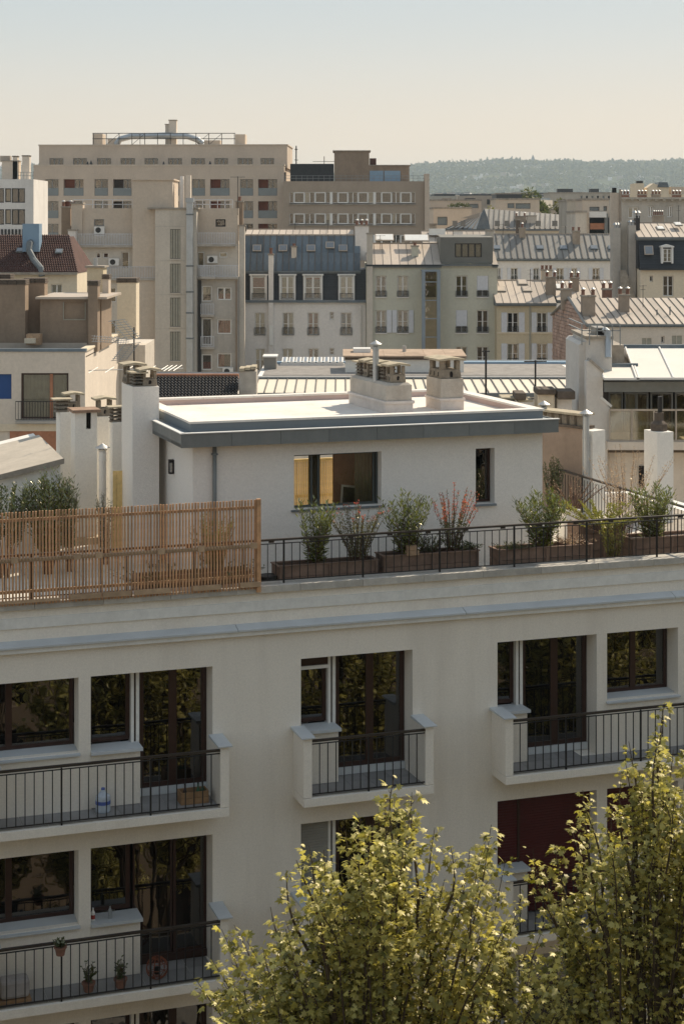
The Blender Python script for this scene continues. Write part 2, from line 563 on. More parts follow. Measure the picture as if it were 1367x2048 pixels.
def leaf_object(name, P, D, S, tmpl, m, parent=None, up=0.6):
    """P positions, D pointing directions, S sizes: one mesh of many leaves"""
    P = np.asarray(P, float); D = np.asarray(D, float); S = np.asarray(S, float)
    n = len(P)
    D /= np.linalg.norm(D, axis=1)[:, None] + 1e-9
    N = nrs.normal(size=(n, 3)); N[:, 2] = np.abs(N[:, 2])*1.0 + up
    X = np.cross(D, N); X /= np.linalg.norm(X, axis=1)[:, None] + 1e-9
    Z = np.cross(X, D)
    T = np.array(tmpl[0], float)
    V = P[:, None, :] + S[:, None, None]*(T[None, :, 0, None]*X[:, None, :] + T[None, :, 1, None]*D[:, None, :] + T[None, :, 2, None]*Z[:, None, :])
    k = len(T); fl = tmpl[1]
    F = np.concatenate([np.array(f) for f in fl]); lens = np.array([len(f) for f in fl])
    FI = (F[None, :] + (np.arange(n)*k)[:, None]).ravel()
    LT = np.tile(lens, n); LS = np.concatenate([[0], np.cumsum(LT)[:-1]])
    me = bpy.data.meshes.new(name)
    me.vertices.add(n*k); me.vertices.foreach_set('co', V.ravel())
    me.loops.add(len(FI)); me.loops.foreach_set('vertex_index', FI.astype(np.int32))
    me.polygons.add(len(LT)); me.polygons.foreach_set('loop_start', LS.astype(np.int32)); me.polygons.foreach_set('loop_total', LT.astype(np.int32))
    me.materials.append(m)
    me.update(calc_edges=True)
    me.validate()
    o = bpy.data.objects.new(name, me); COL.objects.link(o)
    if parent is not None: o.parent = parent
    o['kind'] = 'stuff'
    return o

mat('bark_grey', (0.085, 0.062, 0.04), 0.9, 0.4, 9, bump=0.3)
mat('twig_brown', (0.13, 0.075, 0.05), 0.85, 0.3, 9)
LM_PLANE = leafmat('plane_leaf', (0.085, 0.09, 0.016), (0.60, 0.54, 0.18), 0.38, 0.05, 0.45)
LM_OLEANDER = leafmat('oleander_leaf', (0.045, 0.065, 0.012), (0.18, 0.20, 0.045), 0.3, 0.17, 0.25)
LM_DARK = leafmat('dark_shrub_leaf', (0.03, 0.05, 0.015), (0.07, 0.09, 0.025), 0.3, 0.1, 0.4)
LM_LIGHT = leafmat('light_shrub_leaf', (0.13, 0.15, 0.03), (0.22, 0.20, 0.05), 0.4, 0.08, 0.4)
LM_RED = leafmat('red_tip_leaf', (0.55, 0.13, 0.10), (0.40, 0.20, 0.12), 0.4, 0.06, 0.4)
LM_DRY = leafmat('dry_leaf', (0.30, 0.20, 0.12), (0.42, 0.33, 0.24), 0.3, 0.1, 0.4)
LM_FAR = leafmat('far_foliage', (0.05, 0.07, 0.02), (0.10, 0.11, 0.035), 0.3, 0.04, 0.5)
LM_FARRED = leafmat('far_red_foliage', (0.20, 0.07, 0.05), (0.14, 0.09, 0.05), 0.3, 0.04, 0.5)

def shrub(name, label, cat, F, s, t, z, height, width, stems=12, per=40, leaf=0.11, tmpl=LANCE, m=None, group=None, seed=1,
          flare=0.5, tip=None, tipm=None, low=0.15, stem_r=0.008, spread_leaf=0.8, depth=None, hmin=0.7, stemm='twig_brown', start=0.0):
    """stems fanning up from one base, leaves whorled along them; tip leaves may have another colour"""
    rs = random.Random(seed)
    root = F.thing(name, label, cat, s, t, z, group)
    P, D, S, P2, D2, S2 = [], [], [], [], [], []
    sb = MB(); depth = depth or width
    if leaf > 0.1: stems = int(stems*1.7); per = int(per*1.3)
    else: per = int(per*1.5)
    for i in range(stems):
        a = rs.uniform(0, 2*math.pi); q = math.sqrt(rs.random())
        bx, by = 0.12*width*math.cos(a)*q, 0.12*depth*math.sin(a)*q
        h = height*rs.uniform(hmin, 1.0)*(1-0.2*q)
        tx, ty = bx+width*0.5*flare*2*q*math.cos(a)*rs.uniform(0.6, 1), by+depth*0.5*flare*2*q*math.sin(a)*rs.uniform(0.6, 1)
        pts = []
        for k in range(5):
            f = k/4
            pts.append((bx+(tx-bx)*f**1.3+rs.uniform(-0.02, 0.02), by+(ty-by)*f**1.3+rs.uniform(-0.02, 0.02), h*f))
        sb.tube(pts, stem_r, 4, stem_r*0.4)
        for j in range(per):
            f = low+(1-low)*j/per+rs.uniform(-0.02, 0.02); f = min(max(f, 0), 0.999)
            k = int(f*4); g = f*4-k
            p = [pts[k][c]*(1-g)+pts[k+1][c]*g for c in range(3)]
            an = j*2.4+rs.uniform(-0.4, 0.4)
            d = (math.cos(an)*spread_leaf, math.sin(an)*spread_leaf, 0.25+0.9*f+rs.uniform(-0.3, 0.3))
            off = rs.uniform(0, 0.35)*leaf
            p = [p[c]+d[c]*off+rs.uniform(-0.3, 0.3)*leaf for c in range(3)]
            sz = leaf*rs.uniform(0.6, 1.15)*(1.0-0.25*f)
            if tip and f > tip and tipm is not None and rs.random() < 0.8: P2.append(p); D2.append(d); S2.append(sz)
            else: P.append(p); D.append(d); S.append(sz)
    sb.build('stem', M_(stemm), root, fix=False)
    if P: leaf_object('foliage', P, D, S, tmpl, m, root)
    if P2: leaf_object('tip_foliage', P2, D2, S2, tmpl, tipm, root)
    return root

def far_tree(name, label, F, s, t, z0, h, w, m, seed=1, n=500, group=None, leaf=0.7, trunk=0.25):
    rs = random.Random(seed)
    root = F.thing(name, label, 'tree', s, t, z0, group)
    MB().tube([(0,0,0), (0.05*w,0,h*0.35), (0,0,h*0.75)], w*0.05, 6, w*0.02).build('trunk', M_('bark_grey'), root)
    P, D, S = [], [], []
    cl = [(rs.gauss(0, 0.26)*w, rs.gauss(0, 0.26)*w, h*(trunk+(0.92-trunk)*rs.random()), rs.uniform(0.16, 0.30)*w) for _ in range(14)]
    n = int(n*2.6); leaf *= 0.85
    for i in range(n):
        c = rs.choice(cl); v = Vector((rs.gauss(0,1), rs.gauss(0,1), rs.gauss(0,1))).normalized()*c[3]*rs.uniform(0.6, 1.0)
        k = 1-max(0, (c[2]/h-0.6))*1.2
        P.append((c[0]*k+v.x, c[1]*k+v.y, c[2]+v.z)); D.append(v+Vector((0,0,-0.3))); S.append(leaf*rs.uniform(0.6, 1.2))
    leaf_object('crown', P, D, S, OVAL, m, root)
    return root
# ================================================================ SETTING: street, opposite building (behind the camera), ground
mat('asphalt', (0.05, 0.05, 0.052), 0.9, 0.25, 2, bump=0.2)
mat('city_ground', (0.16, 0.15, 0.12), 0.95, 0.4, 0.02)
mat('pavement_stone', (0.24, 0.23, 0.21), 0.9, 0.2, 2, bump=0.2)
g = MB(); g.quad((-9000,-900,0), (9000,-900,0), (9000,9000,0), (-9000,9000,0))
tag(g.build('ground', M_('city_ground')), kind='structure')
NF = Fr(450, 31.5, 18.85)      # frame of the near building: s along its front, t into it
def structure(name, mb, m, F=NF):
    o = mb.build(name, M_(m)); o.location = F.w(0, 0, 0); o.rotation_euler = (0, 0, F.a); return tag(o, kind='structure')
b = MB(); b.box(-90, 90, -25, -5, 0.0, 0.02); structure('road', b, 'asphalt')
b = MB(); b.box(-90, 90, -4.99, -0.02, 0.0, 0.14); structure('pavement', b, 'pavement_stone')
b = MB(); b.box(-90, 90, -31.4, -25.01, 0.0, 0.14); structure('far_pavement', b, 'pavement_stone')

# ================================================================ NEAR APARTMENT BUILDING
mat('facade_render', (0.80, 0.735, 0.64), 0.9, 0.035, 0.6, bump=0.35, bscale=70, dirt=0.32, dcol=(0.44, 0.38, 0.31), streak=9, dscale=0.8)
mat('penthouse_render', (0.80, 0.76, 0.70), 0.9, 0.03, 0.7, bump=0.45, bscale=60, dirt=0.06, dcol=(0.4, 0.37, 0.33))
mat('facade_trim', (0.74, 0.72, 0.67), 0.85, 0.05, 1.2, dirt=0.15, dcol=(0.3, 0.27, 0.23))
mat('flashing', (0.52, 0.535, 0.535), 0.55, 0.08, 1.5, inst=0.06)
mat('stone_coping', (0.46, 0.43, 0.38), 0.9, 0.15, 2.5, inst=0.10, dirt=0.25, dcol=(0.2, 0.17, 0.13))
mat('floor_tile', (0.25, 0.24, 0.23), 0.7, 0.1, 3, inst=0.10)
mat('terrace_paver', (0.62, 0.58, 0.51), 0.9, 0.12, 3, inst=0.10)
mat('red_shutter', (0.075, 0.012, 0.012), 0.55, 0.12, 4)
mat('black_metal', (0.022, 0.02, 0.019), 0.45, 0.2, 8)
mat('bronze_rail', (0.045, 0.035, 0.028), 0.4, 0.2, 5)
mat('membrane_white', (0.74, 0.70, 0.64), 0.8, 0.05, 0.8, dirt=0.55, dcol=(0.60, 0.42, 0.32), streak=1, dscale=0.35)
mat('fascia_grey', (0.185, 0.195, 0.19), 0.5, 0.10, 1.0, inst=0.09, dirt=0.3, dcol=(0.28, 0.27, 0.24), streak=5, dscale=2.5)
mat('upstand_blue', (0.19, 0.215, 0.23), 0.6, 0.08, 1.0)
FH = 3.0
OPEN = [(-7.2, -2.63, 16.0, 'win'), (-2.42, -0.23, 0, 'door'), (1.42, 3.59, 0, 'door'), (5.30, 7.38, 0, 'door'), (7.60, 9.15, 0, 'win'), (9.45, 12.2, 0, 'win'),
        (-11.5, -7.5, 0, 'win')]
apt = NF.thing('apartment_building', 'white rendered apartment building with deep dark windows and railed balconies behind the plane trees', 'building')
holes = []
for k in range(5):
    dz = -FH*k
    for (a, c, _, kind) in OPEN:
        holes.append((a, (17.78 if kind == 'win' else 16.76)+dz, c, 19.08+dz))
S0, S1 = -13.0, 13.5
b = MB()
wall_holes(b, S0, S1, 0.0, 19.72, holes, 0.0, 0.46)
b.quad((S1,0,0), (S1,9.5,0), (S1,9.5,20.0), (S1,0,20.0)); b.quad((S0,9.5,0), (S0,0,0), (S0,0,20.0), (S0,9.5,20.0))
b.quad((S0,9.5,0), (S0,9.5,20.0), (S1,9.5,20.0), (S1,9.5,0))
b.build('wall', M_('facade_render'), apt)
b = MB(); b.box(S0, S1, 0.05, 0.40, 19.72, 20.33); b.build('parapet_wall', M_('facade_render'), apt)
b = MB(); b.box(S0, S1, 0.02, 9.5, 20.0, 20.18) ; b.build('roof_deck', M_('facade_trim'), apt)
x = S0
cope = MB(); cope.box(0.004, 1.196, -0.03, 0.46, 20.33, 20.45); cope = cope.mesh('coping_stone', M_('stone_coping'))
while x < S1-0.1:
    piece('coping_stone', cope, apt, (x, 0, 0)); x += 1.2
fl_ = MB(); fl_.prism([(0.006,-0.16,19.69), (4.394,-0.16,19.69), (4.394,0.05,19.69), (0.006,0.05,19.69)], [(0.006,-0.16,19.722), (4.394,-0.16,19.722), (4.394,0.05,19.79), (0.006,0.05,19.79)])
fl_ = fl_.mesh('ledge_flashing', M_('flashing'))
x = S0
while x < S1: piece('ledge_flashing', fl_, apt, (x, 0, 0)); x += 4.4
b = MB(); b.box(S0, S1, -0.11, 0.0, 19.60, 19.69); b.build('ledge', M_('facade_trim'), apt)

mat('wood_frame_dark', (0.045, 0.022, 0.016), 0.35, 0.2, 7)
mat('brown_curtain', (0.34, 0.22, 0.15), 0.9, 0.3, 3)
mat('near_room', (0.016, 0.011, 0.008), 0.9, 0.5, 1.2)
for k in range(4):
    dz = -FH*k
    for j, (a, c, _, kind) in enumerate(OPEN):
        z0 = (17.78 if kind == 'win' else 16.80)+dz; z1 = 19.08+dz
        shut = (k == 1 and j in (3, 4, 5))
        if kind == 'win':
            if shut:
                r = MB(); n = int((z1-z0)/0.052)
                for q in range(n): r.box(0.0, c-a, 0.30, 0.318, z0+q*0.052, z0+q*0.052+0.047)
                sh = r.build('roller_shutter', M_('red_shutter'), apt, (a, 0, 0)); continue
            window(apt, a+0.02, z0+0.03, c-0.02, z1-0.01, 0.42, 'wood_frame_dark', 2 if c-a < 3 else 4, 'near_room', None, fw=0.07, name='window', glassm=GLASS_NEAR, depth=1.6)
            s_ = MB(); s_.prism([(a-0.02,-0.07,z0-0.05), (c+0.02,-0.07,z0-0.05), (c+0.02,0.42,z0-0.05), (a-0.02,0.42,z0-0.05)][0:4], [(a-0.02,-0.07,z0-0.02), (c+0.02,-0.07,z0-0.02), (c-0.004,0.42,z0+0.03), (a+0.004,0.42,z0+0.03)])
            s_.build('window_sill', M_('flashing'), apt)
        else:
            m_ = a + (0.80 if j != 3 else 0.56)
            lw = {1: 0.78, 2: 0.62, 3: 0.52}[j]
            if shut:
                r = MB(); n = int((z1-z0)/0.052)
                for q in range(n): r.box(0.0, c-a, 0.30, 0.318, z0+q*0.052, z0+q*0.052+0.047)
                r.build('roller_shutter', M_('red_shutter'), apt, (a, 0, 0))
                r = MB(); r.box(a+lw+0.02, a+lw+0.07, 0.28, 0.30, z0, z1); r.build('shutter_guide', M_('wood_frame_dark'), apt)
            else:
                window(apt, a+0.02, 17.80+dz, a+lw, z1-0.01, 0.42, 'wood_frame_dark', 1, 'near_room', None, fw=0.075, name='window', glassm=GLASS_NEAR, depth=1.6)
                if k == 1 and j == 1:
                    window(apt, a+lw+0.06, 16.90+dz, a+1.55, z1-0.01, 0.42, 'wood_frame_dark', 1, 'near_room', None, fw=0.03, name='balcony_door', glassm=GLASS_NEAR, depth=1.6)
                    window(apt, a+1.57, 16.90+dz, c-0.01, z1-0.01, 0.42, 'wood_frame_dark', 1, 'near_room', ('full', 'brown_curtain'), fw=0.05, name='balcony_door', glassm=GLASS_NEAR, depth=1.6)
                    s_ = MB(); s_.box(a+lw+0.06, c-0.01, 0.36, 0.50, 16.775+dz, 16.90+dz); s_.build('threshold', M_('wood_frame_dark'), apt)
                else:
                  p_ = MB(); p_.box(a+lw, a+lw+0.05, 0.30, 0.52, 16.78+dz, z1-0.004); p_.box(a+lw+0.09, a+lw+0.15, 0.32, 0.52, 16.78+dz, z1-0.004); p_.build('mullion_post', M_('facade_trim'), apt)
                  p_ = MB(); p_.box(a+lw+0.053, a+lw+0.087, 0.34, 0.50, 16.79+dz, z1-0.006); p_.build('shutter_track', M_('wood_frame_dark'), apt)
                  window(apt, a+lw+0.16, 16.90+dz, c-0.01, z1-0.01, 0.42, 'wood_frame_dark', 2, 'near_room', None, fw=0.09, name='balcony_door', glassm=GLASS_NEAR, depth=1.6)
                  s_ = MB(); s_.box(a+lw+0.16, c-0.01, 0.36, 0.50, 16.775+dz, 16.90+dz); s_.build('threshold', M_('flashing'), apt)
            p_ = MB(); p_.box(a+0.004, a+lw+0.10, 0.012, 0.41, 16.775+dz, 17.72+dz); p_.build('window_parapet', M_('facade_render'), apt)
            p_ = MB(); p_.box(a-0.0, a+lw+0.13, -0.09, 0.415, 17.72+dz, 17.775+dz); p_.build('window_sill', M_('flashing'), apt)
# white roller half down on the middle lower window
b = MB()
for q in range(34): b.box(1.44, 2.04, 0.30, 0.315, 16.07-0.05*(q+1), 16.07-0.05*q-0.004)
b.build('roller_blind', mat('blind_grey', (0.30, 0.29, 0.26), 0.7, 0.1, 3), apt)
b = MB(); b.box(1.43, 2.05, 0.33, 0.41, 18.86, 19.07); b.build('blind_box', M_('wood_frame_dark'), apt)
b = MB(); b.box(1.43, 2.05, 0.29, 0.33, 18.80, 18.86); b.build('blind_rail', M_('white_frame'), apt)

BAL = [(-4.27, -0.10, 0, 1), (1.27, 3.75, 1, 1), (5.18, 10.2, 1, 1), (-11.8, -4.6, 1, 1)]
bal_me = MB().box(-0.008, 0.008, -0.008, 0.008, 16.80, 17.70).mesh('baluster', M_('black_metal'))
post_me = MB().box(-0.014, 0.014, -0.016, 0.016, 16.66, 17.72).mesh('post', M_('black_metal'))
for k in range(4):
    dz = -FH*k
    for (a, c, _, _) in BAL:
        sl = MB(); sl.prism([(a,-0.66,16.60+dz), (c,-0.66,16.60+dz), (c,0.0,16.60+dz), (a,0.0,16.60+dz)], [(a,-0.66,16.745+dz), (c,-0.66,16.745+dz), (c,0.0,16.755+dz), (a,0.0,16.755+dz)])
        slab = sl.build('balcony_slab', M_('facade_render'), apt)
        n = max(2, int(round((c-a-0.34)/0.42))); w = (c-a-0.34)/n
        tm = MB().box(0.004, w-0.004, -0.56, -0.01, 16.758, 16.768).mesh('floor_tile', M_('floor_tile'))
        tm2 = MB().box(0.004, w-0.004, 0.0, 0.40, 16.758, 16.768).mesh('floor_tile', M_('floor_tile'))
        if k < 3:
            for i in range(n):
                piece('floor_tile', tm, slab, (a+0.17+w*i, 0, dz))
                xx = a+0.17+w*i
                if any(o[0] < xx and xx+w < o[1] and o[3] == 'door' for o in OPEN): piece('floor_tile', tm2, slab, (xx, 0, dz))
        for e in (0, 1):
            x0, x1 = (a, a+0.155) if e == 0 else (c-0.155, c)
            if a < -4.2 and e == 0 and a > -5: pass
            sw = MB(); sw.box(x0, x1, -0.64, -0.002, 16.757+dz, 17.82+dz); side = sw.build('side_wall', M_('facade_render'), apt)
            cp = MB(); cp.prism([(x0-0.05,-0.70,17.82+dz), (x1+0.05,-0.70,17.82+dz), (x1+0.05,-0.002,17.82+dz), (x0-0.05,-0.002,17.82+dz)],
                                [(x0-0.05,-0.70,17.84+dz), (x1+0.05,-0.70,17.84+dz), (x1+0.05,-0.002,17.87+dz), (x0-0.05,-0.002,17.87+dz)]).build('cap', M_('flashing'), side)
        ra = MB(); ra.box(a+0.156, c-0.156, -0.625, -0.57, 17.735+dz, 17.775+dz)
        rail = ra.build('balcony_railing', M_('bronze_rail'), apt)
        rb = MB(); rb.box(a+0.156, c-0.156, -0.61, -0.585, 17.69+dz, 17.705+dz); rb.box(a+0.156, c-0.156, -0.612, -0.583, 16.795+dz, 16.812+dz); rb.build('rail_bar', M_('black_metal'), rail)
        if k < 3:
            n = int(round((c-a-0.31)/0.155))
            for i in range(1, n):
                piece('post' if i % 10 == 7 else 'baluster', post_me if i % 10 == 7 else bal_me, rail, (a+0.156+(c-a-0.312)*i/n, -0.597, dz))

# ---------------------------------------------------------------- penthouse
pent = NF.thing('rooftop_penthouse', 'white flat-roofed rooftop house with grey fascia and a wide window on the terrace', 'building')
PT, PZ = 1.9, 20.18
b = MB(); holes = [(1.88, 21.47, 3.67, 22.52), (5.67, 21.38, 6.08, 22.49)]
wall_holes(b, -0.12, 7.13, PZ, 22.82, holes, PT, 0.26); wall_holes(b, -0.12, 7.13, PZ, 22.82, [(1.4, 20.4, 5.4, 22.6)], 6.45, 0.01)
for x in (-0.12, 7.13): b.quad((x,PT,PZ), (x,6.45,PZ), (x,6.45,22.82), (x,PT,22.82))
b.build('wall', M_('penthouse_render'), pent)
b = MB(); b.box(-0.42, 7.32, 1.6, 6.75, 22.80, 22.86); b.build('roof_soffit', M_('fascia_grey'), pent)
def fascia(p0, p1, n, z0, z1, th, name, m, par):
    """n flashing lengths end to end from p0 to p1"""
    dx, dy = (p1[0]-p0[0])/n, (p1[1]-p0[1])/n; L = math.hypot(dx, dy); a = math.atan2(dy, dx)
    me = MB().box(0.003, L-0.003, 0, th, z0, z1).mesh(name, M_(m))
    for i in range(n): piece(name, me, par, (p0[0]+dx*i, p0[1]+dy*i, 0), (0, 0, a))
fascia((-0.42, 1.58), (7.34, 1.58), 8, 22.79, 23.05, 0.03, 'fascia_panel', 'fascia_grey', pent)
fascia((-0.42, 4.0), (-0.42, 1.585), 3, 22.79, 23.05, 0.03, 'fascia_panel', 'fascia_grey', pent)
fascia((7.34, 1.585), (7.34, 6.75), 5, 22.79, 23.05, 0.03, 'fascia_panel', 'fascia_grey', pent)
mat('fascia_cap', (0.72, 0.71, 0.68), 0.6, 0.04, 2)
fascia((-0.45, 1.56), (7.36, 1.56), 5, 23.05, 23.067, 0.10, 'fascia_cap', 'fascia_cap', pent)
fascia((-0.44, 4.0), (-0.44, 1.565), 2, 23.05, 23.067, 0.10, 'fascia_cap', 'fascia_cap', pent)
b = MB(); b.box(-0.36, 7.3, 1.66, 6.75, 22.99, 23.03); b.build('gutter_ledge', M_('upstand_blue'), pent)
b = MB(); b.box(-0.17, 7.12, 1.86, 1.90, 23.03, 23.205); b.box(-0.17, -0.13, 1.9, 6.5, 23.03, 23.205); b.box(7.08, 7.12, 1.9, 6.5, 23.03, 23.205); b.box(-0.13, 7.08, 6.46, 6.5, 23.03, 23.205); b.build('upstand', M_('upstand_blue'), pent)
b = MB(); b.box(-0.13, 7.08, 1.90, 6.46, 23.04, 23.10); b.build('roof_membrane', M_('membrane_white'), pent)
fascia((-0.20, 1.84), (7.15, 1.84), 6, 23.205, 23.245, 0.24, 'coping', 'membrane_white', pent)
fascia((0.07, 2.083), (0.07, 6.55), 3, 23.205, 23.245, 0.26, 'coping', 'membrane_white', pent)
fascia((7.15, 2.083), (7.15, 6.55), 4, 23.205, 23.245, 0.26, 'coping', 'membrane_white', pent)
fascia((0.08, 6.30), (6.88, 6.30), 6, 23.205, 23.245, 0.25, 'coping', 'membrane_white', pent)
mat('pink_upstand', (0.55, 0.42, 0.38), 0.8, 0.1, 1.5)
b = MB(); b.box(0.072, 6.878, 6.32, 6.45, 23.101, 23.204); b.box(6.91, 7.07, 2.1, 6.318, 23.101, 23.204); b.box(-0.12, 0.05, 2.1, 6.318, 23.101, 23.204); b.box(-0.1, 7.05, 1.91, 2.06, 23.101, 23.204); b.build('inner_upstand', M_('pink_upstand'), pent)
# downpipe, wall lamp, sills
dp = MB(); dp.tube([(0.29,1.84,22.80), (0.29,1.84,PZ)], 0.04, 10); dp = dp.build('downpipe', M_('fascia_grey'), pent, smooth=True)
MB().box(0.235, 0.345, 1.80, 1.895, 22.60, 22.63).build('pipe_bracket', M_('lead_grey'), dp)
MB().box(1.82, 3.73, 1.86, 2.15, 21.43, 21.468).build('window_sill', M_('lead_grey'), pent)
MB().box(5.63, 6.10, 1.84, 2.15, 21.34, 21.378).build('window_sill', M_('upstand_blue'), pent)
window(pent, 5.68, 21.39, 6.07, 22.48, 2.12, 'wood_frame_dark', 1, 'near_room', None, fw=0.05, glassm=GLASS_NEAR, depth=0.8)
# wide window: through it one sees a timber screen, a brick-red wall and a leaning picture frame
wf = MB(); wf.box(1.89, 3.66, 2.10, 2.15, 21.475, 21.515); wf.box(1.89, 3.66, 2.10, 2.15, 22.475, 22.515)
for x in (1.89, 2.28, 2.42, 3.56, 3.62): wf.box(x, x+0.035, 2.10, 2.15, 21.515, 22.475)
wf = wf.build('window', mat('anthracite_frame', (0.07, 0.08, 0.075), 0.5, 0.1, 4), pent)
for (a, c) in ((1.925, 2.28), (2.315, 2.42), (2.455, 3.56)):
    MB().box(a, c, 2.12, 2.126, 21.515, 22.475).build('pane', glass('pane_clear', (0.97, 0.95, 0.90), 0.0, 0.0), wf)
mat('brick_red_wall', (0.40, 0.18, 0.10), 0.8, 0.2, 3)
mat('honey_wood', (0.80, 0.58, 0.25), 0.6, 0.2, 5, inst=0.12)
mat('olive_curtain', (0.12, 0.11, 0.07), 0.9, 0.2, 4)
b = MB(); b.box(NF.s_at(668, 3.1), 5.4, 3.1, 3.2, 20.3, 22.7)
b.build('room_wall', M_('brick_red_wall'), pent)
scr = NF.thing('timber_screen', 'honey coloured slatted timber screen seen through the wide penthouse window', 'screen', NF.s_at(560, 8.0), 8.0, 20.2)
sm = MB().box(0, 0.036, 0, 0.03, 0, NF.z_at(630, 922, 8.0)-20.2).mesh('slat', M_('honey_wood'))
for i in range(34): piece('slat', sm, scr, (0.054*i, 0, 0))
hS = NF.z_at(630, 922, 8.0)-20.2; MB().box(-0.02, 1.86, -0.03, 0.06, hS, hS+0.06).build('top_rail', M_('honey_wood'), scr)
MB().box(-0.02, 1.86, 0.031, 0.05, 0.5, 0.56).build('cross_rail', M_('honey_wood'), scr)
cu = MB()
for i in range(8): cu.quad((2.30+0.03*i,2.3+0.02*(i%2),20.75), (2.33+0.03*i,2.3+0.02*((i+1)%2),20.75), (2.33+0.03*i,2.3+0.02*((i+1)%2),22.5), (2.30+0.03*i,2.3+0.02*(i%2),22.5))
for i in range(10): cu.quad((3.25+0.035*i,2.3+0.02*(i%2),20.75), (3.285+0.035*i,2.3+0.02*((i+1)%2),20.75), (3.285+0.035*i,2.3+0.02*((i+1)%2),22.5), (3.25+0.035*i,2.3+0.02*(i%2),22.5))
tag(cu.build('curtain', M_('olive_curtain'), pent, fix=False))
pf = NF.thing('picture_frame', 'pale picture frame leaning against the brick-red wall behind the wide window', 'picture frame', 3.02, 2.6, 20.73)
p_ = MB()
for (a, c, d, e) in ((0,0.42,0,0.04), (0,0.42,1.03,1.07), (0,0.035,0.04,1.03), (0.385,0.42,0.04,1.03)): p_.box(a, c, 0, 0.03, d, e)
p_ = p_.build('moulding', M_('white_frame'), pf); p_.rotation_euler = (R(-12), R(8), 0)
q_ = MB().box(0.035, 0.385, 0.01, 0.02, 0.04, 1.03).build('backing', M_('warm_room'), pf); q_.rotation_euler = (R(-12), R(8), 0)
wl_ = NF.thing('wall_lamp', 'small black lantern on the side wall of the penthouse left of the downpipe', 'lamp', -0.12, 3.45, 22.05)
lb = MB(); lb.box(-0.03, 0.0, -0.055, 0.055, 0, 0.28); lb.box(-0.10, -0.03, -0.05, 0.05, 0.22, 0.28); lb.box(-0.10, -0.03, -0.05, 0.05, 0.0, 0.03)
for (y0, y1) in ((-0.05, -0.036), (0.036, 0.05)): lb.box(-0.10, -0.086, y0, y1, 0.03, 0.22)
lb.build('bracket', M_('black_metal'), wl_); MB().box(-0.084, -0.035, -0.034, 0.034, 0.03, 0.22).build('lamp_glass', glass('lamp_glass', (0.5, 0.5, 0.48), 0.2), wl_)
# ================================================================ chimneys, pipes and cowls on the penthouse and the terrace
mat('chimney_white', (0.80, 0.77, 0.71), 0.9, 0.05, 1.2, bump=0.35, bscale=50, dirt=0.12, dcol=(0.3, 0.26, 0.2), streak=4)
mat('chimney_render', (0.46, 0.42, 0.365), 0.92, 0.15, 2.5, bump=0.4, dirt=0.45, dcol=(0.22, 0.18, 0.14), streak=3, dscale=1.5)
mat('chimney_base', (0.62, 0.56, 0.51), 0.85, 0.08, 2, dirt=0.1)
mat('cowl_concrete', (0.26, 0.22, 0.17), 0.95, 0.3, 7, bump=0.5, dirt=0.5, dcol=(0.10, 0.08, 0.06), streak=2, dscale=4)
mat('cowl_slab', (0.42, 0.36, 0.26), 0.95, 0.25, 8, bump=0.5)
mat('cowl_dark', (0.12, 0.095, 0.075), 0.95, 0.3, 8, bump=0.4)

def slab_cowl(parent, x, y, z, w=0.36, d=0.36, h=0.42, over=0.07):
    """concrete body with arched vents, four legs and a shallow roofed slab"""
    b = MB(); hb = h*0.45
    b.prism([(x-w/2,y-d/2,z), (x+w/2,y-d/2,z), (x+w/2,y+d/2,z), (x-w/2,y+d/2,z)], [(x-w*0.46,y-d*0.46,z+hb), (x+w*0.46,y-d*0.46,z+hb), (x+w*0.46,y+d*0.46,z+hb), (x-w*0.46,y+d*0.46,z+hb)])
    for sx in (-1, 1):
        for sy in (-1, 1):
            cx, cy = x+sx*w*0.36, y+sy*d*0.36
            b.box(cx-w*0.10, cx+w*0.10, cy-d*0.10, cy+d*0.10, z+hb, z+h*0.88)
    c = b.build('cowl', M_('cowl_concrete'), parent, bevel=0.012)
    v = MB()
    for (ax, ay) in ((x, y-d/2-0.002),):
        v.poly([(x-0.03,ay+0.006,z+0.03), (x+0.03,ay+0.006,z+0.03), (x+0.03,ay+0.006,z+hb*0.62), (x+0.015,ay+0.012,z+hb*0.78), (x-0.015,ay+0.012,z+hb*0.78), (x-0.03,ay+0.006,z+hb*0.62)])
    for k in (-0.25, 0.05, 0.33):
        ax = x-w/2-0.001
        v.quad((ax,y+k*d-0.02,z+0.04), (ax,y+k*d+0.02,z+0.04), (ax+0.01,y+k*d+0.02,z+hb*0.7), (ax+0.01,y+k*d-0.02,z+hb*0.7))
    v.build('vent_opening', M_('dark_room'), c)
    s_ = MB(); X0, X1, Y0, Y1 = x-w/2-over, x+w/2+over, y-d/2-over, y+d/2+over; zz = z+h*0.88
    s_.prism([(X0,Y0,zz), (x,Y0,zz+0.03), (X1,Y0,zz), (X1,Y1,zz), (x,Y1,zz+0.03), (X0,Y1,zz)], [(X0,Y0,zz+0.04), (x,Y0,zz+0.075), (X1,Y0,zz+0.04), (X1,Y1,zz+0.04), (x,Y1,zz+0.075), (X0,Y1,zz+0.04)])
    s_.build('slab', M_('cowl_slab'), c)
    return c

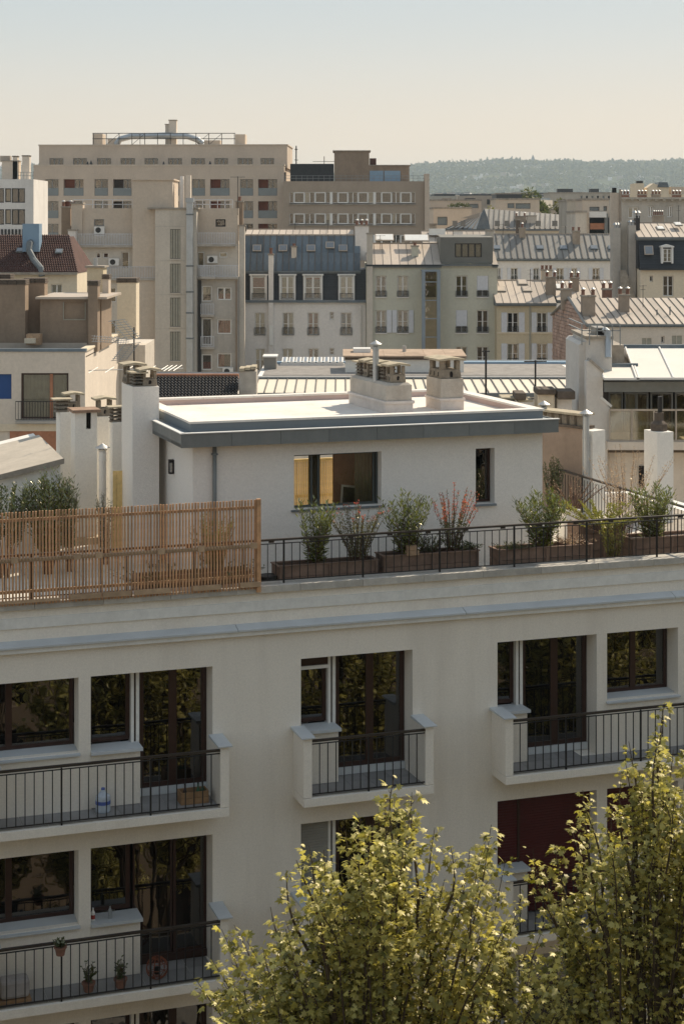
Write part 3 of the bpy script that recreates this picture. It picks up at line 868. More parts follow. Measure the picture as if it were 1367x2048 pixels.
def louvre_cowl(parent, x, y, z, w=0.3, d=0.3, h=0.34, n=4):
    b = MB()
    for sx in (-1, 1):
        for sy in (-1, 1): b.box(x+sx*w*0.33-0.02, x+sx*w*0.33+0.02, y+sy*d*0.33-0.02, y+sy*d*0.33+0.02, z, z+h)
    c = b.build('cowl', M_('cowl_dark'), parent)
    p = h/n
    me = MB().prism([(-w/2,-d/2,0), (w/2,-d/2,0), (w/2,d/2,0), (-w/2,d/2,0)], [(-w*0.36,-d*0.36,p*0.52), (w*0.36,-d*0.36,p*0.52), (w*0.36,d*0.36,p*0.52), (-w*0.36,d*0.36,p*0.52)]).mesh('louvre', M_('cowl_concrete'))
    for i in range(n): piece('louvre', me, c, (x, y, z+p*i))
    MB().box(x-w/2-0.05, x+w/2+0.05, y-d/2-0.05, y+d/2+0.05, z+h, z+h+0.03).build('slab', M_('cowl_slab'), c)
    return c

def flue(name, label, F, s, t, z0, z1, r=0.06, cap=True, m='galvanised', group=None):
    root = F.thing(name, label, 'flue pipe', s, t, z0, group)
    h = z1-z0
    b = MB(); b.tube([(0,0,0), (0,0,h)], r, 14)
    for k in (0.3, 0.62, 0.9): b.tube([(0,0,h*k), (0,0,h*k+0.03)], r*1.12, 14)
    b.build('pipe', M_(m), root, smooth=False)
    if cap:
        c = MB(); c.lathe([(r*2.1, h+r*0.9), (r*0.25, h+r*2.0), (r*0.05, h+r*2.2)], n=16); c.build('conical_cap', M_('steel'), root)
        c = MB()
        for i in range(4):
            a = i*math.pi/2+0.4; c.tube([(r*0.9*math.cos(a), r*0.9*math.sin(a), h-0.02), (r*1.7*math.cos(a), r*1.7*math.sin(a), h+r*0.95)], 0.006, 4)
        c.lathe([(r*0.7, h), (r*1.25, h+r*0.5)], n=14); c.build('cap_bracket', M_(m), root)
    return root

# long stack with five cowls
st = NF.thing('chimney_stack', 'long weathered chimney stack crowded with cowls on the white penthouse roof', 'chimney', 4.52, 4.3, 23.10)
hz_ = NF.z_at(790, 766, 3.2)-23.10
b = MB(); b.box(-0.30, 0.30, -1.14, 1.14, 0, 0.20); b.build('base', M_('chimney_base'), st)
b = MB(); b.box(-0.33, 0.33, -1.17, 1.17, 0.20, 0.26); b.build('collar', M_('chimney_base'), st, bevel=0.01)
b = MB(); b.prism([(-0.28,-1.12,0.26), (0.28,-1.12,0.26), (0.28,1.12,0.26), (-0.28,1.12,0.26)], [(-0.28,-1.12,hz_-0.05), (0.28,-1.12,hz_-0.05), (0.28,1.12,hz_-0.05), (-0.28,1.12,hz_-0.05)])
b.prism([(-0.28,-1.12,hz_-0.05), (0.28,-1.12,hz_-0.05), (0.28,1.12,hz_-0.05), (-0.28,1.12,hz_-0.05)], [(-0.22,-1.06,hz_), (0.22,-1.06,hz_), (0.22,1.06,hz_), (-0.22,1.06,hz_)])
b.build('shaft', M_('chimney_render'), st)
slab_cowl(st, 0.02, -0.86, hz_, 0.34, 0.34, 0.38)
louvre_cowl(st, 0.0, -0.46, hz_, 0.30, 0.26, 0.30)
slab_cowl(st, 0.02, -0.10, hz_, 0.34, 0.3, 0.36)
louvre_cowl(st, 0.0, 0.22, hz_, 0.26, 0.22, 0.30, 4)
slab_cowl(st, 0.0, 0.55, hz_, 0.3, 0.3, 0.36)
louvre_cowl(st, -0.02, 0.92, hz_, 0.34, 0.3, 0.28)
_s, _z = NF.at(752, 757, 4.25)
flue('metal_flue', 'tall shiny metal flue with conical cap rising among the cowls of the penthouse stack', NF, NF.s_at(751, 4.0), 4.0, 23.10+hz_-0.03, NF.z_at(751, 693, 4.0), 0.062)
# single stack
a0 = NF.floor_at(885, 808, 23.12); a1 = NF.floor_at(914, 806, 23.12)
st = NF.thing('chimney_stack', 'short square chimney stack with one slab-topped cowl on the right of the white penthouse roof', 'chimney', 5.80, 3.85, 23.10)
hk = NF.z_at(898, 757, 3.5)-23.10
b = MB(); b.box(-0.26, 0.26, -0.42, 0.42, 0, 0.20); b.build('base', M_('chimney_base'), st)
b = MB(); b.box(-0.285, 0.285, -0.45, 0.45, 0.20, 0.25); b.build('collar', M_('chimney_base'), st, bevel=0.01)
b = MB(); b.box(-0.25, 0.25, -0.41, 0.41, 0.25, hk); b.build('shaft', M_('chimney_render'), st)
slab_cowl(st, 0, 0, hk, 0.46, 0.74, 0.42)

# big white stack at the corner of the penthouse
cs0, cs1 = NF.s_at(265, 4.0), NF.s_at(318, 4.0)
st = NF.thing('chimney_stack', 'tall plain white chimney stack with crowded cowls at the left corner of the penthouse', 'chimney', (cs0+cs1)/2, 4.6, PZ)
hw = NF.z_at(265, 774, 4.0)-PZ; w2 = (cs1-cs0)/2
b = MB(); b.box(-w2, w2, -0.6, 0.45, 0, hw); b.build('shaft', M_('penthouse_render'), st)
slab_cowl(st, 0.10, -0.36, hw, 0.30, 0.36, 0.34)
louvre_cowl(st, -0.12, -0.32, hw, 0.24, 0.44, 0.26)
slab_cowl(st, -0.10, 0.2, hw, 0.34, 0.4, 0.42)
# group of white chimneys on the left
def white_stack(x0, x1, ytop, t, label, kind, depth=0.5, h2=0.3):
    s0, s1 = NF.s_at(x0, t), NF.s_at(x1, t); z = NF.z_at((x0+x1)/2, ytop, t)
    st = NF.thing('chimney_stack', label, 'chimney', (s0+s1)/2, t+depth/2, PZ, 'white chimney stacks behind the timber screen')
    w = (s1-s0)/2
    b = MB(); b.box(-w, w, -depth/2, depth/2, 0, z-PZ)
    if kind == 'slab': b.box(-w, -w+0.16, -depth/2, depth/2, z-PZ, z-PZ+0.01)
    b.build('shaft', M_('chimney_white'), st)
    return st, w, z-PZ
st, w, h = white_stack(120, 149, 824, 7.6, 'leftmost dirty white chimney stack with two dark cowls behind the oleander', 'a')
louvre_cowl(st, -0.10, -0.1, h, 0.32, 0.3, 0.26, 3); slab_cowl(st, 0.22, 0.3, h, 0.3, 0.3, 0.36)
st, w, h = white_stack(150, 194, 858, 6.6, 'white chimney stack with a brown tile lid and a tall slot, second from left', 'b', 0.5)
zt = NF.z_at(170, 822, 6.6)-PZ
b = MB(); b.box(-w, w*0.02, -0.25, 0.25, h, zt-0.03); b.box(w*0.45, w, -0.25, 0.25, h, zt-0.03); b.build('slot_cheek', M_('chimney_white'), st)
b = MB(); b.box(w*0.25, w*0.45, -0.22, 0.25, h, zt-0.03); b.build('slot', M_('dark_room'), st)
b = MB(); b.box(-w-0.06, w+0.07, -0.32, 0.32, zt-0.03, zt+0.03); b.build('tile_lid', mat('lid_tile', (0.30, 0.20, 0.14), 0.9, 0.3, 6), st)
b = MB(); b.box(-w-0.05, w+0.05, -0.42, 0.32, 0, 0.16); b.build('plinth', M_('cowl_slab'), st)
st, w, h = white_stack(195, 228, 833, 7.4, 'white chimney stack with a single open slab cowl, left of the tallest stack', 'c')
slab_cowl(st, 0.0, -0.03, h, 0.34, 0.32, 0.40)
st, w, h = white_stack(225, 245, 845, 6.2, 'narrow white chimney half hidden behind the tallest white stack', 'd', 0.4)
louvre_cowl(st, 0.0, 0, h, 0.26, 0.26, 0.3, 4)
flue('vent_pipe', 'white enamelled vent pipe with a conical cap between the white chimney stacks', NF, NF.s_at(205, 5.6), 5.6, PZ, NF.z_at(205, 902, 5.6), 0.075, True, 'white_frame')
# back wall and floor at the left of the terrace
mat('white_yard_wall', (0.78, 0.75, 0.69), 0.9, 0.06, 1, dirt=0.15, dcol=(0.35, 0.3, 0.25))
for (x0, x1, y0, t) in ():
    pass
bw = NF.thing('yard_wall', 'low white wall with a stepped stone foot behind the white chimney stacks', 'wall', 0, 0, 0)
b = MB(); b.box(-6.5, NF.s_at(150, 8.2), 8.2, 8.4, PZ, PZ+1.2); b.box(NF.s_at(236, 8.2), 0.4, 8.2, 8.4, PZ, PZ+1.5); b.build('wall', M_('white_yard_wall'), bw)
# lean-to with zinc-like stone roof at far left
lt = NF.thing('lean_to_hut', 'white hut with a sunlit beige sheet roof at the left end of the terrace', 'hut')
tL = 4.4; sR = NF.s_at(127, tL); sL = -9.0
zR = NF.z_at(127, 916, tL); zL = NF.z_at(0, 948, tL)
zl2 = zR+(zL-zR)*(sR-sL)/(sR-NF.s_at(0, tL))
b = MB(); b.prism([(sL,tL+0.06,PZ), (sR-0.05,tL+0.06,PZ), (sR-0.05,tL+3.5,PZ), (sL,tL+3.5,PZ)], [(sL,tL+0.06,zl2-0.05), (sR-0.05,tL+0.06,zR-0.05), (sR-0.05,tL+3.5,zR+0.10), (sL,tL+3.5,zl2+0.10)]); b.build('wall', M_('white_yard_wall'), lt)
mat('beige_sheet', (0.50, 0.44, 0.36), 0.8, 0.1, 1.2, inst=0.06, dirt=0.25, dcol=(0.3, 0.25, 0.2), streak=1)
rs0 = NF.floor_at(75, 882, zR+0.35)
n = 4
for i in range(n):
    f0, f1 = i/n, (i+1)/n
    xa, xb = sL+(sR-sL)*f0, sL+(sR-sL)*f1; za, zb = zl2+(zR-zl2)*f0, zl2+(zR-zl2)*f1
    b = MB(); b.prism([(xa+0.01,tL-0.05,za-0.045), (xb-0.01,tL-0.05,zb-0.045), (xb-0.01,tL+3.0,zb+0.075), (xa+0.01,tL+3.0,za+0.075)], [(xa+0.01,tL-0.05,za), (xb-0.01,tL-0.05,zb), (xb-0.01,tL+3.0,zb+0.12), (xa+0.01,tL+3.0,za+0.12)])
    b.build('roof_sheet', M_('beige_sheet'), lt)
MB().prism([(sL,tL-0.09,zl2-0.10), (sR,tL-0.09,zR-0.10), (sR,tL-0.052,zR-0.10), (sL,tL-0.052,zl2-0.10)], [(sL,tL-0.09,zl2+0.005), (sR,tL-0.09,zR+0.005), (sR,tL-0.052,zR+0.005), (sL,tL-0.052,zl2+0.005)]).build('verge_board', M_('concrete_cap'), lt)
# neighbouring brown party wall with its row of roof tiles, right of the penthouse
pw = NF.thing('party_wall', 'brown rendered party wall topped by a row of clay pots right of the penthouse', 'wall')
mat('brown_render', (0.33, 0.25, 0.19), 0.92, 0.12, 1.5, dirt=0.35, dcol=(0.18, 0.13, 0.10), streak=3)
sw0 = NF.floor_at(1165, 862, 21.9)
tA, tB = 7.0, 12.5
PF = Fr(1165, 40.5, -50)      # frame along the wall that runs away to the left
zt = PF.z_at(1165, 858, 0)
L_ = 3.6
pw.location = PF.w(0, 0, 0); pw.rotation_euler = (0, 0, PF.a)
sl_ = PF.s_at(1072, 0)
b = MB(); b.box(sl_, 0, 0, 0.35, 15.0, zt); b.build('wall', M_('brown_render'), pw)
b = MB(); b.box(0.002, 0.32, -0.02, 0.4, 15.0, zt-0.02); b.build('end_pier', M_('white_yard_wall'), pw)
b = MB(); b.box(sl_, 0.0, -0.05, 0.40, zt, zt+0.06); b.build('ledge', M_('cowl_dark'), pw)
pm = MB().lathe([(0.10, 0), (0.105, 0.20), (0.08, 0.24)], n=8).mesh('clay_pot', M_('cowl_concrete'))
n = int((0-sl_)/0.24)
for i in range(n): piece('clay_pot', pm, pw, (sl_+0.14+i*0.24, 0.1, zt+0.06))
b = MB(); b.box(sl_, 0.0, -0.04, 0.40, zt+0.30, zt+0.35); b.build('cap_slab', M_('cowl_slab'), pw)
flue('metal_flue', 'galvanised flue with conical cap standing at the end of the brown party wall', PF, 0.22, -0.14, 17.5, PF.z_at(1178, 833, -0.14), 0.075)
flue('metal_flue', 'short flue with a pale conical cap just above the right corner of the penthouse roof', PF, PF.s_at(1090, 0.2), 0.15, 21.8, PF.z_at(1090, 814, 0.15), 0.07)
# ================================================================ terrace: pavers, screen, railings, planters, plants
ter = NF.thing('terrace_paving', 'pale paving slabs of the roof terrace behind the railing', 'paving')
MB().box(-9, 12.9, 0.47, 9.3, 20.181, 20.185).build('bed', M_('concrete_cap'), ter)
pv = MB().box(0.006, 0.494, 0.006, 0.494, 20.186, 20.20).mesh('paver', M_('terrace_paver'))
for i in range(-13, 24):
    for j in range(0, 3): piece('paver', pv, ter, (i*0.5, 0.47+j*0.5, 0))
for i in range(-13, -1):
    for j in range(3, 12): piece('paver', pv, ter, (i*0.5, 0.47+j*0.5, 0))
for i in range(15, 22):
    for j in range(3, 12): piece('paver', pv, ter, (i*0.5, 0.47+j*0.5, 0))
PZ0 = 20.20
for i in range(0, 15):
    for j in range(12, 18): piece('paver', pv, ter, (i*0.5, 0.5+j*0.5, 0))
# slatted screen
mat('screen_wood', (0.53, 0.30, 0.155), 0.6, 0.25, 5, inst=0.22, dirt=0.2, dcol=(0.14, 0.08, 0.05), streak=8)
mat('rail_wood', (0.42, 0.29, 0.18), 0.65, 0.2, 5, inst=0.1)
scr = NF.thing('slatted_screen', 'reddish timber screen of many upright slats along the left of the terrace', 'screen', 0, 0, 0)
tS = -0.06
zt = NF.z_at(517, 999, tS); zb = 20.42
s_end = NF.s_at(516, tS); n = 118
# alternate slats are nailed a little forward, so the screen has depth
sm = MB().box(-0.014, 0.014, 0, 0.035, 0, zt-zb).mesh('slat', M_('screen_wood'))
for i in range(n):
    piece('slat', sm, scr, (s_end-0.06-i*0.0575, tS+rnd.uniform(-0.003, 0.003), zb+rnd.uniform(-0.006, 0.004)), (0, rnd.uniform(-0.004, 0.004), 0))
s_l = s_end-0.06-n*0.0575
MB().box(s_end-0.03, s_end+0.045, tS-0.03, tS+0.05, zb-0.06, zt+0.01).build('end_post', M_('screen_wood'), scr)
for (z, t0, t1, hh) in ((zt-0.17, 0.036, 0.07, 0.05), (21.17, -0.05, -0.002, 0.06), (20.62, 0.036, 0.07, 0.05)):
    MB().box(s_l, s_end-0.032, tS+t0, tS+t1, z, z+hh).build('cross_rail', M_('rail_wood'), scr)
nt = MB()
for i in range(118): nt.box(s_end-0.06-i*0.0575-0.016, s_end-0.06-i*0.0575+0.012, tS-0.075, tS-0.051, 21.20, 21.235)
nt.build('rope_binding', M_('rail_wood'), scr)['kind'] = 'stuff'
x = s_end-0.35; bl = MB().box(-0.06, 0.06, -0.10, -0.052, 0, 0.10).mesh('clamp', M_('rail_wood'))
for px in (505, 320, 196, 153, 28, 400): piece('clamp', bl, scr, (NF.s_at(px, tS), tS, 21.165))
for (p0, p1, y) in ((140, 202, 1190), (268, 340, 1180), (385, 442, 1172), (480, 520, 1165), (0, 120, 1200), (205, 262, 1186)):
    a, c = NF.s_at(p0, tS-0.05), NF.s_at(p1, tS-0.05)
    MB().box(a, c, tS-0.07, tS-0.04, 20.47, 20.56 if (p1-p0) < 80 else 20.52).build('foot_board', M_('rail_wood'), scr)
# metal railing
tR = 0.16
rl = NF.thing('terrace_railing', 'dark bronze railing with thin balusters along the roof edge right of the timber screen', 'railing')
MB().box(-9, 12.6, tR-0.03, tR+0.03, 21.225, 21.262).build('handrail', M_('bronze_rail'), rl, bevel=0.006)
MB().box(-9, 12.6, tR-0.014, tR+0.014, 21.165, 21.18).build('rail_bar', M_('black_metal'), rl)
MB().box(-9, 12.6, tR-0.014, tR+0.014, 20.50, 20.515).build('rail_bar', M_('black_metal'), rl)
bm_ = MB().box(-0.0065, 0.0065, -0.0065, 0.0065, 20.515, 21.165).mesh('baluster', M_('black_metal'))
pm_ = MB().box(-0.014, 0.014, -0.018, 0.018, 20.40, 21.225).mesh('post', M_('black_metal'))
sg = MB().box(-0.05, 0.05, -0.008, 0.008, 21.19, 21.225).mesh('saddle', M_('bronze_rail'))
i = 0; x = NF.s_at(535, tR)
for k in range(-40, 78):
    xx = x+k*0.1525
    if xx > 12.5 or xx < -5: continue
    piece('post' if k % 10 == 2 else 'baluster', pm_ if k % 10 == 2 else bm_, rl, (xx, tR, 0))
    if k % 5 == 0: piece('saddle', sg, rl, (xx+0.07, tR, 0))
# side railing at the right end
a = NF.floor_at(1119, 939, 21.25); c = NF.floor_at(1367, 1012, 21.25)
sS = (a[0]+c[0])/2
r2 = NF.thing('terrace_railing', 'brown side railing running back from the right end of the roof terrace', 'railing', sS, 0, 0)
MB().box(-0.03, 0.03, 0.2, a[1]+0.3, 21.22, 21.26).build('handrail', M_('bronze_rail'), r2)
MB().box(-0.012, 0.012, 0.2, a[1]+0.3, 20.45, 20.47).build('rail_bar', M_('black_metal'), r2)
for k in range(int((a[1])/0.14)): piece('baluster', bm_, r2, (0, 0.3+k*0.14, 0))
tk = [0.2, 2.0, 3.8, 5.6]
for k in tk: piece('post', pm_, r2, (0, k, 0))
print('side rail s', sS, a, c)
# planters
mat('planter_wood', (0.19, 0.125, 0.09), 0.8, 0.25, 4, inst=0.15, bump=0.3, dirt=0.3, dcol=(0.07, 0.05, 0.04))
mat('soil', (0.05, 0.035, 0.025), 1.0, 0.4, 10, bump=0.6)
mat('gravel_light', (0.45, 0.38, 0.32), 0.95, 0.4, 20, bump=0.6)
def planter(label, px0, px1, ytop, t, depth, h, group='timber planter boxes', boards=2, m='planter_wood', fill='soil', F=NF, z0=None):
    s0, s1 = F.s_at(px0, t), F.s_at(px1, t)
    zt = F.z_at((px0+px1)/2, ytop, t); z0 = PZ0+0.02 if z0 is None else z0
    if h is not None: z0 = zt-h
    L = s1-s0; H = zt-z0
    root = F.thing('planter_box', label, 'planter', s0, t, z0, group)
    bh = H/boards
    lm = MB().box(0, L, 0, 0.03, 0.004, bh-0.004).mesh('board', M_(m)); em = MB().box(0, 0.03, 0.031, depth-0.031, 0.004, bh-0.004).mesh('board', M_(m))
    for i in range(boards):
        piece('board', lm, root, (0, 0, i*bh)); piece('board', lm, root, (0, depth-0.03, i*bh))
        piece('board', em, root, (0.003, 0, i*bh)); piece('board', em, root, (L-0.033, 0, i*bh))
    MB().box(0.034, L-0.034, 0.031, depth-0.031, 0.02, H-0.05).build('soil', M_(fill), root)
    rm = MB(); rm.box(-0.02, L+0.02, -0.018, 0.045, H, H+0.022); rm.box(-0.02, L+0.02, depth-0.045, depth+0.018, H, H+0.022); rm.box(-0.02, 0.045, 0.0452, depth-0.0452, H, H+0.022); rm.box(L-0.045, L+0.02, 0.0452, depth-0.0452, H, H+0.022)
    rm.build('rim', M_(m), root)
    for i in (0.02, L/2, L-0.06): MB().box(i, i+0.045, -0.025, -0.002, 0, H-0.002).build('batten', M_(m), root)
    return root, s0, s1, zt
_, p1a, p1b, z1 = planter('long timber planter holding the leftmost oleander, next to the slatted screen', 556, 756, 1128, 0.42, 0.42, 0.40)
_, p2a, p2b, z2 = planter('long timber planter with red-tipped shrub and oleander, in the middle of the railing', 766, 957, 1108, 0.42, 0.42, 0.40)
_, p3a, p3b, z3 = planter('long timber planter with a large oleander below the narrow penthouse window', 996, 1184, 1096, 0.42, 0.42, 0.38, fill='gravel_light')
_, p4a, p4b, z4 = planter('timber planter at the far right corner with an oleander above pale gravel', 1262, 1420, 1074, 0.8, 0.5, 0.42, fill='gravel_light')
_, p5a, p5b, z5 = planter('tall timber planter with a drooping yellow-green shrub left of the far right corner', 1160, 1250, 1050, 1.5, 0.6, None, boards=4)
_, p6a, p6b, z6 = planter('white box planter holding bare reddish stems beside the penthouse corner', 1128, 1158, 1022, 3.2, 0.4, None, boards=1, m='white_frame', group=None)
OV = dict(tmpl=LANCE, m=LM_OLEANDER, group='oleanders on the roof terrace')
def at_px(px, t): return NF.s_at(px, t)
def hgt(px, y, t, z): return NF.z_at(px, y, t)-z
shrub('oleander', 'leftmost oleander behind the railing, in front of the wide penthouse window', 'shrub', NF, at_px(628, 0.62), 0.62, z1-0.04, hgt(628, 980, 0.62, z1), 0.85, 15, 42, 0.14, seed=3, low=0.05, **OV)
shrub('oleander', 'bushy oleander with a spiky top between the two red-tipped shrubs', 'shrub', NF, at_px(812, 0.62), 0.62, z2-0.04, hgt(812, 972, 0.62, z2), 1.05, 17, 42, 0.14, seed=4, low=0.05, **OV)
shrub('oleander', 'large oleander under the narrow penthouse window near the corner', 'shrub', NF, at_px(1082, 0.62), 0.62, z3-0.04, hgt(1082, 964, 0.62, z3), 1.15, 19, 42, 0.14, seed=5, low=0.05, **OV)
shrub('oleander', 'oleander at the far right corner of the terrace in front of the white pillar', 'shrub', NF, at_px(1302, 1.0), 1.0, z4-0.04, hgt(1302, 948, 1.0, z4), 1.1, 17, 40, 0.14, seed=6, low=0.05, **OV)
shrub('oleander', 'tall oleander rising above the left end of the slatted screen', 'shrub', NF, at_px(98, 3.6), 3.6, PZ0, hgt(98, 930, 3.6, PZ0), 0.72, 30, 60, 0.14, seed=7, low=0.25, hmin=0.86, flare=0.8, **OV)
shrub('oleander', 'paler oleander close right of the tall one above the slatted screen', 'shrub', NF, at_px(138, 3.7), 3.7, PZ0, hgt(138, 952, 3.7, PZ0), 0.35, 10, 50, 0.12, seed=8, hmin=0.85, low=0.3, tmpl=LANCE, m=leafmat('pale_oleander', (0.10, 0.13, 0.04), (0.2, 0.22, 0.08), 0.35, 0.2, 0.3), group='oleanders on the roof terrace')
shrub('evergreen_bush', 'dark rounded evergreen bush at the left edge above the slatted screen', 'shrub', NF, at_px(8, 3.5), 3.5, PZ0, hgt(8, 952, 3.5, PZ0), 0.72, 30, 80, 0.075, tmpl=OVAL, m=LM_DARK, seed=9, hmin=0.88, low=0.45, flare=0.9)
shrub('small_conifer', 'small feathery dark green plant by the wooden door behind the slatted screen', 'shrub', NF, at_px(210, 4.2), 4.2, PZ0, hgt(210, 958, 4.2, PZ0), 0.5, 14, 50, 0.07, tmpl=LANCE, m=LM_DARK, seed=10, low=0.2)
shrub('red_tip_shrub', 'sparse shrub with a few red tips between the two left oleanders', 'shrub', NF, at_px(715, 0.62), 0.62, z1-0.04, hgt(715, 985, 0.62, z1), 1.15, 34, 44, 0.05, tmpl=OVAL, m=leafmat('olive_leaf', (0.075, 0.085, 0.02), (0.15, 0.14, 0.04), 0.35, 0.1, 0.4), group='red-tipped shrubs in the planters', seed=12, tip=0.93, tipm=LM_RED, low=0.12)
shrub('red_tip_shrub', 'tall shrub with many coral red shoots left of the narrow penthouse window', 'shrub', NF, at_px(902, 0.62), 0.62, z2-0.04, hgt(895, 950, 0.62, z2), 1.0, 30, 46, 0.05, tmpl=OVAL, m=leafmat('olive_leaf2', (0.07, 0.09, 0.03), (0.12, 0.12, 0.05), 0.35, 0.1, 0.4), group='red-tipped shrubs in the planters', seed=13, tip=0.62, tipm=LM_RED, low=0.1)
shrub('yellow_shrub', 'drooping yellow-green shrub in the tall planter left of the far corner', 'shrub', NF, at_px(1205, 1.3), 1.3, z5-0.1, 0.60, 1.25, 40, 46, 0.06, tmpl=OVAL, m=LM_LIGHT, seed=14, low=0.3, flare=1.1)
shrub('yellow_shrub', 'thin light green shrub hanging in front of the tall planter', 'shrub', NF, at_px(1225, 0.75), 0.75, PZ0+0.05, 0.95, 0.6, 26, 40, 0.055, tmpl=OVAL, m=LM_LIGHT, seed=15, low=0.1)
shrub('low_bush', 'low dark bush in the shade at the foot of the red-tipped shrub', 'shrub', NF, at_px(856, 0.6), 0.6, z2-0.05, 0.42, 0.42, 20, 30, 0.05, tmpl=OVAL, m=LM_DARK, seed=16, flare=1)
shrub('low_bush', 'low trailing plant at the left end of the planter under the narrow window', 'shrub', NF, at_px(1020, 0.6), 0.6, z3-0.05, 0.16, 0.5, 26, 16, 0.045, tmpl=OVAL, m=LM_DARK, seed=17, flare=1.1)
shrub('dry_shrub', 'small dry straw-coloured grasses at the right end of the planter under the narrow window', 'shrub', NF, at_px(1142, 0.6), 0.6, z3-0.05, 0.24, 0.5, 30, 10, 0.06, tmpl=LANCE, m=LM_DRY, seed=18, flare=1.1)
shrub('low_bush', 'low dark foliage at the foot of the tall red-tipped shrub, planter right end', 'shrub', NF, at_px(930, 0.6), 0.6, z2-0.05, 0.22, 0.4, 20, 18, 0.05, tmpl=OVAL, m=LM_DARK, seed=19, flare=1)
shrub('bare_shrub', 'tall bare shrub with pale dry leaves in front of the glass balustrade', 'shrub', NF, at_px(1255, 3.6), 3.6, PZ0, hgt(1255, 868, 3.6, PZ0), 1.4, 46, 34, 0.045, tmpl=OVAL, m=LM_DRY, seed=20, low=0.4, flare=0.8, stem_r=0.004)
shrub('bare_shrub', 'bare reddish-brown stems rising from the white box planter', 'shrub', NF, at_px(1145, 3.4), 3.4, z6-0.03, hgt(1145, 940, 3.4, z6), 0.9, 24, 5, 0.04, tmpl=OVAL, m=LM_DRY, seed=21, low=0.5, flare=0.9, stem_r=0.012)
shrub('cypress_bush', 'narrow dark green conifer behind the right corner of the penthouse', 'shrub', NF, at_px(1106, 6.0), 6.0, PZ0, hgt(1100, 898, 6.0, PZ0), 0.5, 26, 110, 0.055, tmpl=OVAL, m=LM_DARK, seed=22, low=0.05, flare=0.5)
shrub('bamboo', 'feathery yellow-green bamboo seen through the right part of the slatted screen', 'shrub', NF, at_px(425, 0.75), 0.75, PZ0+0.2, hgt(425, 1012, 0.75, PZ0+0.2), 0.9, 34, 60, 0.07, tmpl=LANCE, m=LM_LIGHT, seed=23, low=0.3, hmin=0.8)
shrub('low_bush', 'dark leafy bush behind the bottom of the slatted screen near its right end', 'shrub', NF, at_px(440, 0.6), 0.6, PZ0+0.1, 0.55, 0.8, 24, 26, 0.06, tmpl=OVAL, m=LM_DARK, seed=24, flare=1)
shrub('low_bush', 'reddish green bush behind the slatted screen, mid right', 'shrub', NF, at_px(305, 0.65), 0.65, PZ0+0.1, 0.6, 0.9, 24, 26, 0.05, tmpl=OVAL, m=LM_DARK, seed=25, flare=1)
planter('timber planter hidden behind the right part of the slatted screen', 275, 500, 1150, 0.45, 0.42, 0.3)
# small objects on the terrace
bk = NF.thing('stone_block', 'pair of rough buff blocks stacked on the middle planter rim behind the railing', 'stone block', at_px(826, 0.36), 0.36, z2+0.0)
mat('buff_stone', (0.40, 0.27, 0.17), 0.95, 0.3, 8, bump=0.6)
MB().box(-0.12, 0.12, 0, 0.13, 0, 0.09).build('block', M_('buff_stone'), bk, bevel=0.012); MB().box(-0.11, 0.09, 0, 0.12, 0.092, 0.19).build('block', M_('buff_stone'), bk, bevel=0.012)
tb = NF.thing('black_tub', 'black plastic tub on the terrace floor between the screen and the first planter', 'tub', at_px(536, 0.6), 0.6, PZ0)
MB().lathe([(0.13, 0), (0.17, 0.30), (0.19, 0.31), (0.18, 0.32), (0.15, 0.31)], n=16).build('bowl', M_('black_metal'), tb)
for y in (0.10, 0.2): MB().lathe([(0.155, y), (0.18, y+0.01), (0.155, y+0.02)], n=16).build('band', M_('black_metal'), tb)
dr = NF.thing('wooden_door', 'narrow honey-coloured wooden gate between the white chimneys and the tallest stack', 'gate', at_px(226, 5.0), 5.0, PZ0)
for i in range(3): MB().box(0.075*i+0.002, 0.075*i+0.073, 0, 0.03, 0, hgt(230, 942, 5.0, PZ0)).build('board', M_('honey_wood'), dr)
MB().box(0.0, 0.225, -0.02, -0.001, 0.9, 0.97).build('ledge_board', M_('honey_wood'), dr)

# balcony things
mat('crate_wood', (0.27, 0.16, 0.08), 0.7, 0.2, 5, inst=0.1)
def zfl(k): return 16.77-FH*k
cr = NF.thing('wooden_crate', 'wooden crate with bottles at the right end of the upper left balcony', 'crate', NF.s_at(362, -0.35), -0.35, zfl(0))
for (a, c, d, e) in ((0,0.5,0,0.02), (0,0.5,0.26,0.28), (0,0.02,0.021,0.259), (0.48,0.5,0.021,0.259)):
    for q in (0, 1): MB().box(a, c, d, e, q*0.11+0.004, q*0.11+0.106).build('board', M_('crate_wood'), cr)
MB().box(0.021, 0.479, 0.021, 0.259, 0, 0.02).build('base', M_('crate_wood'), cr)
mat('green_bottle', (0.03, 0.09, 0.04), 0.3, 0.1, 5)
for i, (x, m) in enumerate(((0.10, 'wood_frame_dark'), (0.34, 'green_bottle'), (0.42, 'green_bottle'))):
    bt = NF.thing('bottle', ['brown bottle standing in the left of the wooden crate', 'dark green bottle in the right half of the wooden crate', 'dark green bottle at the right edge of the wooden crate'][i], 'bottle', NF.s_at(362, -0.35)+x, -0.22, zfl(0)+0.02)
    MB().lathe([(0.035, 0), (0.037, 0.18), (0.014, 0.24), (0.014, 0.30)], n=10).build('glass_body', M_(m), bt); MB().lathe([(0.017, 0.30), (0.017, 0.32)], n=10).build('cap', M_('black_metal'), bt)
wb = NF.thing('water_bottle', 'large clear plastic water bottle pack on the upper left balcony floor', 'water bottle', NF.s_at(206, -0.2), -0.2, zfl(0))
mat('plastic_clear', (0.45, 0.50, 0.56), 0.25, 0.15, 8); mat('plastic_label', (0.08, 0.12, 0.35), 0.5, 0.3, 12)
MB().lathe([(0.12, 0), (0.13, 0.02), (0.13, 0.24), (0.12, 0.28), (0.05, 0.34), (0.03, 0.38)], n=16).build('bottle_body', M_('plastic_clear'), wb, smooth=False)
